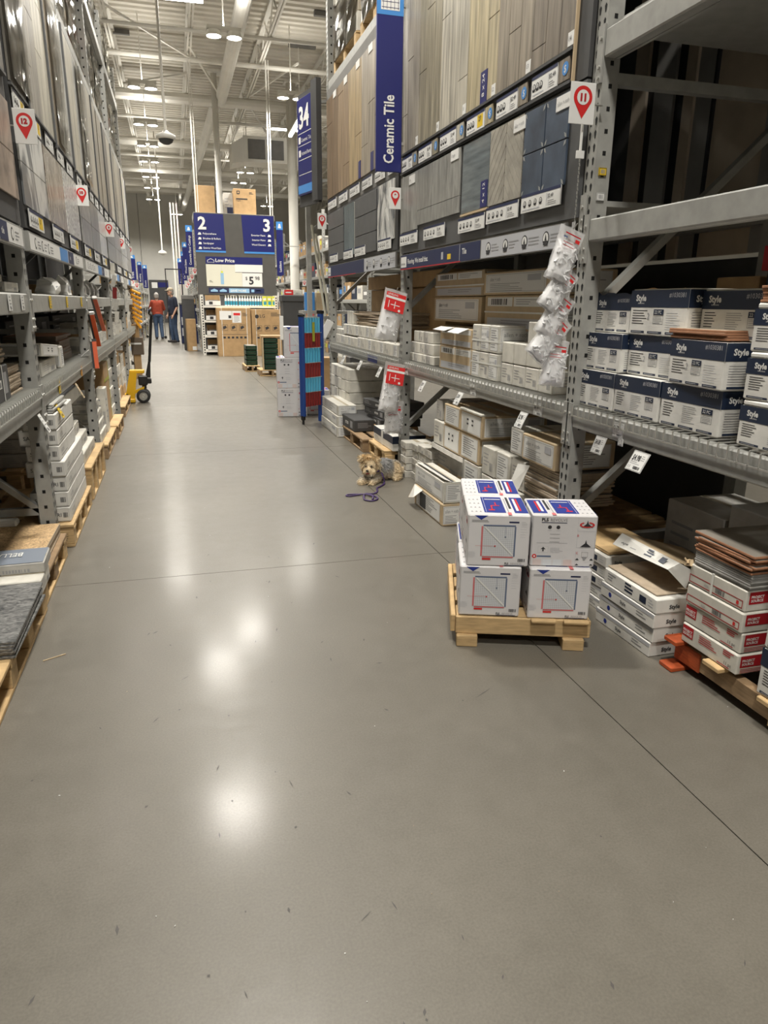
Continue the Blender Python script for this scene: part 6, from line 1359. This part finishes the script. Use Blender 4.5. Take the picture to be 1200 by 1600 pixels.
# big brown appliance cartons
def appl(lab,x0,x1,y,h,logo):
    w=x1-x0; q=carton(lab,'kraft',w,.7,h,(x0+x1)/2,y+.35,0,0,'big appliance cartons','carton'); mb=MB(); f=Face(mb,(-w/2,-.3505,0),(1,0,0),(0,0,1),w,h,.002)
    for i in range(3):
        a=w*(.22+.26*i); f.frame(a-.07,h*.54,a+.07,h*.66,.006,'ink'); f.poly([(a-.04,h*.56),(a+.05,h*.60),(a+.02,h*.64),(a-.05,h*.62)],'ink',2)
    for i in range(6): f.rect(w*(.16+.125*i),h*.375,w*(.16+.125*i)+.06,h*.415,'ink')
    f.rect(w*.12,h*.455,w*.9,h*.46,'ink')
    if logo: f.disc(w*.17,h*.85,.05,'ink'); f.text('LG',w*.26,h*.825,.08,'ink',1,.01); f.lines(w*.6,h*.92,w*.33,3,.035,.012,'ink')
    else: f.rect(w*.08,h*.76,w*.44,h*.94,'paper'); f.rect(w*.34,h*.79,w*.42,h*.85,'ink',2); f.rect(w*.45,h*.70,w*.72,h*.94,'paper'); f.rect(w*.49,h*.85,w*.69,h*.90,'rred',2); f.lines(w*.5,h*.82,w*.18,5,.03,.01,'grey',2); f.lines(w*.76,h*.89,w*.17,3,.03,.01,'ink')
    mb.build('print',q)
    for x in (w*.14,w*.88): strap_v(q,w,.7,h,x-w/2,'strap',.014)
    return q
appl('large brown appliance carton with white stickers standing before the end shelf',1.02,1.86,18.95,1.20,False); appl('large brown appliance carton with a black round logo, right of the first',1.89,2.72,19.05,1.17,True)
t=carton('narrow tall brown carton standing left of the end shelving','kraft',.25,.25,.88,.41,21.25,0,.1); MB().box(.0,-.127,.03,.11,-.1255,.13,'paper').build('label',t)
# racks beyond the cross aisle
def far_rack(lab,s,xf,ys,levels,h,seed,y0c,goods):
    r=rack(lab,s,xf,ys,[[(a,b,'panel') for a,b in levels]]*(len(ys)-1),h); rr=random.Random(seed); gm=MB()
    for (a,b) in [(-.1,0.02)]+list(levels):
        y=ys[0]+.1
        while y<ys[-1]-.5:
            w=rr.uniform(.25,.6); hh=rr.uniform(.18,.42); st=rr.choice(['kraft','white','plain','greyw','kraft','style'])
            w=round(w,1); hh=round(hh,1); k=len(gm.v); bz=b+.006 if b>.1 else .0; x0,x1=sorted((xf+s*.05,xf+s*.45)); gm.cbox(x0,y,bz,x1,y+w,bz+hh,{'kraft':'kraft','white':'offwhite','plain':'greyw','greyw':'board2','style':'navy2'}[st],.004); ff=Face(gm,(xf+s*.05,y if s<0 else y+w,bz),(0,-s,0),(0,0,1),w,hh,.002); ff.rect(w*.15,hh*.45,w*.7,hh*.8,rr.choice(['paper','sky','red','grey','lemon','paper'])); y+=w+.06
    o=tag(gm.build('assorted_goods'),goods,'goods'); o['kind']='stuff'
    return r
far_rack('grey rack beyond the cross aisle on the far left',-1,-1.08,[17.2,19.7,22.2,24.7,27.2,29.7,32.2,34.7],[(.55,.63),(1.10,1.18),(1.62,1.70)],2.6,3,17,'assorted small goods on the far left rack beyond the cross aisle')
far_rack('grey rack behind the end board on its left side',1,.66,[20.9,23.4,25.9,28.4,30.9,33.4,35.9],[(.55,.63),(1.05,1.13),(1.55,1.63),(2.1,2.18)],3.4,5,20,'assorted small goods on the rack left behind the end board')
far_rack('grey rack on the far right of the end board',1,4.05,[15.5,18.0,20.5,23.0,25.5,28.0,30.5],[(.7,.78),(1.35,1.43),(2.0,2.08),(2.7,2.78)],3.8,7,20,'assorted small goods on the far right rack')
def banner(lab,x,y,z,w,h,txt,group='navy aisle banners'):
    t=thing('aisle_banner',lab,'sign',(x,y,z),0,group); MB().cbox(-w/2,-.01,0,w/2,.01,h,'sign',.003).build('panel',t); mb=MB(); f=Face(mb,(-w/2,-.0105,0),(1,0,0),(0,0,1),w,h,.002); f.rect(0,h*.85,w,h,'sky'); f.poly([(w*.25,h*.88),(w*.75,h*.88),(w*.6,h*.96),(w*.4,h*.96)],'paper',2); f.text(txt,w*.66,h*.06,w*.36,'paper',2,.01,rot=1,maxw=h*.7); mb.build('lettering',t); MB().bar((w/2-.02 if x>0 else -w/2+.02,.015,h*.9),((-1.12 if x<0 else .70 if x<1 else 2.62 if x<2.9 else 4.1)-x,.03,h*.9),.02,.02,'steel').build('bracket',t)
for x,y,z,w,h,s_,l in ((.51,20.95,2.24,.17,1.06,'Concrete Floor Coatings','nearest left of the end board'),(.42,23.4,2.10,.15,.95,'Wood Stains','second left of the end board'),(.40,25.9,2.02,.16,.92,'Caulk','third left of the end board'),(.32,28.4,1.95,.2,.9,'Primers','fourth left of the end board'),(2.80,19.93,2.05,.17,1.33,'Ladders','nearest right of the end board'),(3.15,22.6,2.12,.16,.95,'Step Stools','second right of the end board'),(-.82,17.1,1.78,.14,.52,'Trim','nearest on the far left rack'),(-.77,19.6,1.78,.10,.50,'Moulding','second on the far left rack'),(-.74,22.2,1.70,.13,.62,'Doors','third on the far left rack')):
    banner('navy banner with light blue top, '+l,x,y,z,w,h,s_)
for i,(x,y,z) in enumerate(((.60,20.85,2.05),(.58,23.35,1.98),(.57,25.8,1.93),(.56,28.3,1.88),(.55,30.8,1.85),(3.96,23.0,1.85),(-.98,17.19,1.75),(-.98,19.69,1.70),(-.98,22.19,1.68))):
    marker(str(13+i),f'tiny pink-looking red pin marker on the far racks, {ORD[i]} counted along',x-.06,x+.06,y-.03,z,z+.16)
# back door, desk and dark cabinet
d=MB(); d.box(-1.47,49.93,0,-.28,49.99,2.65,'board'); dr=struct(d.build('door_1')); MB().box(-1.30,49.92,2.15,-.95,49.93,2.5,'paper').build('door_sign',dr); MB().box(-.90,49.92,2.2,-.30,49.93,2.5,'sign').build('door_sign',dr); MB().box(-.42,49.90,1.0,-.36,49.93,1.1,'zinc').build('handle',dr)
t=thing('metal_frame','thin black metal frame standing before the far wall','frame',(0,27.5,0))
for x in (-.24,.30): MB().box(x,-.02,0,x+.035,.02,2.45,'black').build('post',t)
MB().box(-.24,-.02,2.42,.335,.02,2.455,'black').build('top_bar',t)
t=thing('dark_cabinet','charcoal cabinet with a grey top band behind the narrow brown carton','cabinet',(.38,21.75,0)); MB().cbox(-.17,-.15,0,.17,.15,1.40,'board',.01).build('body',t); MB().cbox(-.175,-.155,1.40,.175,.155,1.52,'board2',.01).build('top_band',t)
t=thing('service_desk','navy service desk with goods beside the standing man','desk',(.44,25.3,0)); MB().cbox(-.28,-.3,0,.36,.3,1.25,'navy',.01).build('body',t); MB().cbox(-.30,-.32,1.25,.38,.32,1.30,'board2',.008).build('top',t); MB().box(-.24,-.31,.25,.05,-.301,.5,'lgrey').box(-.24,-.31,.6,.05,-.301,.85,'lgrey').build('shelf_bay',t)
for i in range(3): carton(f'small pale box on the service desk, {ORD[i]} from the left',['white','greyw','kraft'][i],.16,.14,.12,.24+.18*i,25.2,1.302,0,'desk boxes')
for i in range(3): tag(MB().tube((.12+.13*i,34.0,0),(.12+.13*i,34.0,5.4),.035,['wpaint','offwhite','pinkl'][i],10).build('carpet_roll'),['bright white','off-white','pinkish'][i]+' tall tube standing against the far wall','roll')
# bin, green crates
t=thing('waste_bin','tall charcoal bin behind the blue and white printed boxes','bin',(1.93,12.5,0)); MB().add([(-.15,-.15,0),(.15,-.15,0),(.15,.15,0),(-.15,.15,0),(-.175,-.175,1.36),(.175,-.175,1.36),(.175,.175,1.36),(-.175,.175,1.36)],[(0,1,5,4),(1,2,6,5),(2,3,7,6),(3,0,4,7),(3,2,1,0),(4,5,6,7)],'board').build('body',t); MB().cbox(-.19,-.19,1.36,.19,.19,1.47,'board',.012).build('lid',t)
t=carton('red and white box lying on the charcoal bin','white',.30,.14,.085,1.94,12.45,1.471,0); MB().box(-.15,-.072,.0,.0,-.0705,.083,'rred').box(-.13,-.0735,.03,-.03,-.0722,.05,'paper').build('print',t)
tag(MB().cbox(1.69,12.3,.74,1.75,12.33,1.13,'paper',.004).build('notice_card'),'pale notice card hanging left of the charcoal bin','card')
pallet('pallet under the dark green crates, front one',1.72,13.95,.48,.55,0,5,.12); pallet('pallet under the dark green crates, rear left one',1.44,15.0,.30,.7,0,5,.12)
g='dark green crates stacked on the small pallets'
def crate(lab,x,y,z,w,d,h):
    t=thing('tile_crate',lab,'crate',(x,y,z),0,g); MB().box(-w/2,-d/2,0,w/2,d/2,.012,'green').build('base',t)
    for s_ in (-1,1):
        for q in (.25,.75): MB().box(-w/2,s_*(d/2-.006)-.006,h*q-.02,w/2,s_*(d/2-.006)+.006,h*q+.012,'green').build('slat',t)
        MB().box(s_*(w/2-.006)-.006,-d/2,0,s_*(w/2-.006)+.006,d/2,h*.9,'green').build('end_panel',t)
    MB().cbox(-w/2+.02,-d/2+.02,.012,w/2-.02,d/2-.02,h-.004,'glaze',.004).build('tiles',t)
for i in range(6):
    crate(f'dark green crate in the front stack, {ORD[i]} up',1.70,13.9,.122+.098*i,.26,.4,.096)
    if i<4: crate(f'dark green crate in the rear stack, {ORD[i]} up',1.44,15.0,.122+.098*i,.22,.5,.096)
carton('brown sheet laid over the front green crates','kraft',.46,.42,.035,1.76,13.9,.712,0); tag(MB().box(1.535,13.68,.10,1.56,13.72,.72,'tan').build('corner_post'),'brown cardboard corner post beside the green crates','post')
for i in range(4): carton(f'white flat carton right of the green crates, {ORD[i]} up','white',.32,.5,.09+.02*(i%2),2.02,13.3,(.0,.09,.20,.29)[i],.05*i,'white flat cartons by the crates')
# guard frame past the right rack
t=thing('guard_rail','grey steel guard frame past the end of the right rack','frame',(1.72,9.6,0)); MB().box(-.03,-.03,0,.03,.03,3.0,'steel').box(.30,-.03,0,.36,.03,2.3,'steel').build('post',t); MB().bar((0,0,1.16),(.33,0,1.16),.04,.04,'steel').bar((0,0,2.2),(.33,0,2.45),.04,.04,'steel').build('rail',t)
g='pale pipes leaning in the guard frame'
for i in range(2): tag(MB().tube((1.755+.05*i,9.55,2.3-.1*i),(1.95+.06*i,9.62,1.05),.016,'cream',8).build('leaning_pipe'),f'pale pipe leaning past the right rack end, {["left","right"][i]} one','pipe',g)
for i,(x,z,k) in enumerate(((1.96,1.242,'tan'),(1.80,1.242,'sky'),(2.05,1.242,'greyw'))): tag(MB().cbox(x,10.4,z,x+.14,10.5,z+.25,k,.006).build('small_pack'),['tan','light blue','grey'][i]+' pack on the shelf seen past the right rack end','pack')
tag(MB().box(1.75,10.3,1.2,2.8,10.7,1.24,'steel').box(1.75,10.3,.0,1.79,10.34,1.2,'steel').box(2.76,10.3,.0,2.8,10.34,1.2,'steel').build('side_shelf'),'grey shelf seen past the right rack end','shelf')
for x in (2.3,2.9,3.4): carton(f'{"brown" if x<2.5 else "dark"} carton on the floor past the right rack end, {"left" if x<2.5 else "middle" if x<3 else "right"} one','kraft' if x<2.5 else 'black',.4,.3,.5,x,11.6,0,0,'cartons past the right rack end')
# ================================================================== PEOPLE
SKIN=mat('skin',(.50,.29,.20),.5,0,.06,8); DENIM=mat('blue denim',(.055,.09,.16),.8,0,.2,12); NAVYC=mat('navy cotton',(.015,.02,.04),.85,0,.1,8); RUST=mat('rust knit',(.30,.045,.02),.85,0,.15,10); GREYH=mat('grey hair',(.28,.26,.24),.7,0,.2,30); CAPM=mat('beige cap cloth',(.33,.28,.20),.8); SHOE=mat('dark shoe',(.03,.025,.025),.6)
def hand(p,d,side):
    """palm, four fingers and a thumb"""
    p=Vector(p); d=Vector(d).normalized(); a=Vector((side*.2,1,0)).cross(d).normalized(); b=d.cross(a); out=[('c',p,p+d*.075,.026,.030)]
    for i in range(4):
        s=p+d*.08+b*(-.026+.0175*i); L=(.055,.065,.06,.045)[i]; k=s+d*L*.6; out+= [('c',s,k,.009,.0085),('c',k,k+(d*.8+a*.5)*L*.5,.0085,.0075)]
    s=p+d*.03-b*.03; out+= [('c',s,s+(d*.7-b*.6)*.045,.011,.009),('c',s+(d*.7-b*.6)*.045,s+(d*.95-b*.55)*.075,.009,.008)]
    return out
def person(lab,x,y,rz,H,joints,shirt,long_sleeve,hat,hair):
    """local: facing -Y, x to the figure's left; joints give elbow/hand/knee/foot positions"""
    J=joints; k=H/1.78; V=lambda a:Vector(a)*k
    hd=V((0,J.get('hy',-.02),1.62))
    prims=[('e',hd+V((0,0,.02)),V((.078,.095,.115))),('e',hd+V((0,-.03,-.06)),V((.055,.065,.06))),('c',V((0,.0,1.42)),hd+V((0,.01,-.06)),.058*k,.052*k),
      ('e',hd+V((0,-.10,-.01)),V((.013,.02,.02))),('e',hd+V((.078,.005,0)),V((.012,.022,.032))),('e',hd+V((-.078,.005,0)),V((.012,.022,.032))),('e',hd+V((0,-.088,-.055)),V((.026,.012,.008))),
      ('e',V((0,.0,1.28)),V((.185,.11,.17))),('e',V((0,-.02,1.08)),V((.165,.12,.17))),('e',V((0,.01,.95)),V((.168,.125,.12)))]+[('c',V((q*.07,-.005,1.33)),V((q*.07,-.01,.98)),.105*k,.115*k) for q in (-1,0,1)]
    for s,n in ((1,'l'),(-1,'r')):
        sh=V((s*.185,.0,1.41)); el=V(J['e'+n]); ha=V(J['h'+n]); prims+= [('c',sh,el,.055*k,.042*k),('c',el,ha,.041*k,.028*k)]+hand(ha,(ha-el),s)
        hip=V((s*.09,0,.92)); kn=V(J['k'+n]); an=V(J['a'+n]); prims+= [('c',hip,kn,.088*k,.058*k),('c',kn,an,.056*k,.038*k),('c',an+V((0,.03,-.03)),an+V((0,-.15,-.045)),.036*k,.03*k)]
    body=blob('person',prims,.010,None,None,[SKIN],3); body.location=(x,y,0); body.rotation_euler=(0,0,rz); tag(body,lab,'person')
    g=.016
    sp=[('e',V((0,.0,1.29)),V((.19,.12,.175))),('e',V((0,-.02,1.09)),V((.178,.138,.17))),('e',V((0,.005,.97)),V((.178,.14,.10))),('c',V((-.17,0,1.42)),V((.17,0,1.42)),.06*k,.06*k)]+[('c',V((q*.075,-.005,1.34)),V((q*.075,-.012,.95)),.118*k,.128*k) for q in (-1,0,1)]
    for s,n in ((1,'l'),(-1,'r')):
        sh=V((s*.185,.0,1.41)); el=V(J['e'+n]); ha=V(J['h'+n]); sp.append(('c',sh,el if long_sleeve else sh.lerp(el,.8),.055*k+g,.045*k+g))
        if long_sleeve: sp.append(('c',el,el.lerp(ha,.92),.043*k+g,.032*k+g))
    blob('shirt',sp,.011,body,None,[shirt],3)
    jp=[('e',V((0,.01,.93)),V((.178,.138,.12)))]
    for s,n in ((1,'l'),(-1,'r')):
        hip=V((s*.09,0,.92)); kn=V(J['k'+n]); an=V(J['a'+n]); jp+= [('c',hip,kn,.092*k+g*.7,.062*k+g),('c',kn,an+V((0,0,-.01)),.060*k+g,.050*k+g)]
    blob('jeans',jp,.011,body,None,[DENIM],3)
    for n in 'lr': an=V(J['a'+n]); blob('shoe',[('c',an+V((0,.04,-.045)),an+V((0,-.16,-.05)),.046*k,.040*k),('e',an+V((0,-.06,-.075)),V((.05,.14,.018)))],.009,body,None,[SHOE],2)
    if hair: blob('hair',[('e',hd+V((0,.022,.04)),V((.09,.098,.11))),('e',hd+V((0,.04,-.03)),V((.082,.075,.08)))],.009,body,None,[hair],2)
    if hat:
        blob('cap',[('e',hd+V((0,.005,.075)),V((.092,.108,.075))),('e',hd+V((0,-.12,.055)),V((.07,.075,.012)))],.008,body,None,[CAPM],2)
    else: pass
    for s in (-1,1): MB().lathe([(0,-.009),(.007,-.006),(.01,0),(.007,.006),(0,.009)],'black',8,tuple(hd+V((s*.032,-.088,.02)))).build('eye',body,smooth=True)
    return body
J1=dict(el=(.25,.03,1.13),hl=(.24,-.10,.90),er=(-.25,.02,1.13),hr=(-.24,-.08,.90),kl=(.10,-.02,.50),al=(.11,.03,.10),kr=(-.09,-.05,.50),ar=(-.10,-.02,.10),hy=-.05)
person('man in a beige cap, navy T-shirt and jeans standing in the far aisle',-.05,25.6,-1.15,1.80,J1,NAVYC,False,True,GREYH)
J2=dict(el=(.26,-.08,1.15),hl=(.19,-.34,1.08),er=(-.26,-.08,1.15),hr=(-.19,-.34,1.08),kl=(.09,-.03,.50),al=(.10,.04,.10),kr=(-.10,.02,.50),ar=(-.11,.10,.10),hy=-.03)
person('person in a rust sweater and jeans seen from behind, pushing a cart',-.60,28.0,PI+.15,1.66,J2,RUST,True,False,GREYH)
t=thing('shopping_cart','grey wire shopping cart pushed by the person in the rust sweater','cart',(-.72,28.75,0),.15)
for x in (-.28,.28):
    for y in (-.40,.40): MB().tube((x,y-.015,.05),(x,y+.015,.05),.05,'rubber',10).build('wheel',t)
    MB().tube((x,-.4,.08),(x,.40,.12),.014,'zinc',6).tube((x,-.4,.1),(x,-.33,1.0),.014,'zinc',6).tube((x,.40,.12),(x,.42,.5),.012,'zinc',6).build('side_rail',t)
MB().tube((-.28,-.34,1.02),(.28,-.34,1.02),.018,'royal',8).build('handle',t); mb=MB()
for i in range(9):
    x=-.28+.07*i; mb.bar((x,-.33,.5),(x,.45,.55),.006,.006,'zinc'); mb.bar((x,-.33,.5),(x,-.36,.95),.006,.006,'zinc'); mb.bar((x,.45,.55),(x,.52,.9),.006,.006,'zinc')
for i in range(5):
    z=.5+.1*i
    for s in (-1,1): mb.bar((s*.28,-.34,z),(s*.28,.47,z+.02),.006,.006,'zinc')
mb.build('basket',t)

# chips, grit and scuffs on the floor
r=random.Random(21); mb=MB()
for i in range(46):
    x=r.uniform(-.6,2.2); y=1.0+4*r.random()**1.4; a=r.random()*PI; L=.001+.004*r.random()**3
    mb.bar((x,y,.0012),(x+L*math.cos(a),y+L*math.sin(a),.0012),.001+.0015*r.random(),.0015,'paper' if r.random()<.7 else 'tan')
o=tag(mb.build('floor_grit'),'scattered white chips and grit on the concrete floor','debris'); o['kind']='stuff'
M['scuff']=mat('dark rubber scuff',(.075,.07,.065),.6)
mb=MB()
for i in range(60):
    x=r.gauss(.25,.45); y=.9+3.2*r.random()**1.3
    if not -.55<x<1.2: continue
    a=r.gauss(1.3,.5); L=.004+.018*r.random()**2; w_=.0015+.003*r.random(); d=Vector((math.cos(a),math.sin(a),0)); n=Vector((-d.y,d.x,0)); c=Vector((x,y,.0006))
    mb.add([c-d*L,c+n*w_,c+d*L,c-n*w_],[(0,1,2,3)],'scuff')
for (x,y,a,L) in ((.982,2.078,.55,.05),(.234,1.757,1.75,.02),(.02,1.60,1.6,.012),(.40,1.26,1.8,.015)):
    d=Vector((math.cos(a),math.sin(a),0)); n=Vector((-d.y,d.x,0)); c=Vector((x,y,.0006)); mb.add([c-d*L,c+n*.002,c+d*L,c-n*.002],[(0,1,2,3)],'scuff')
o=tag(mb.build('floor_scuffs'),'small dark scuff marks scattered over the near concrete floor','scuffs'); o['kind']='stuff'
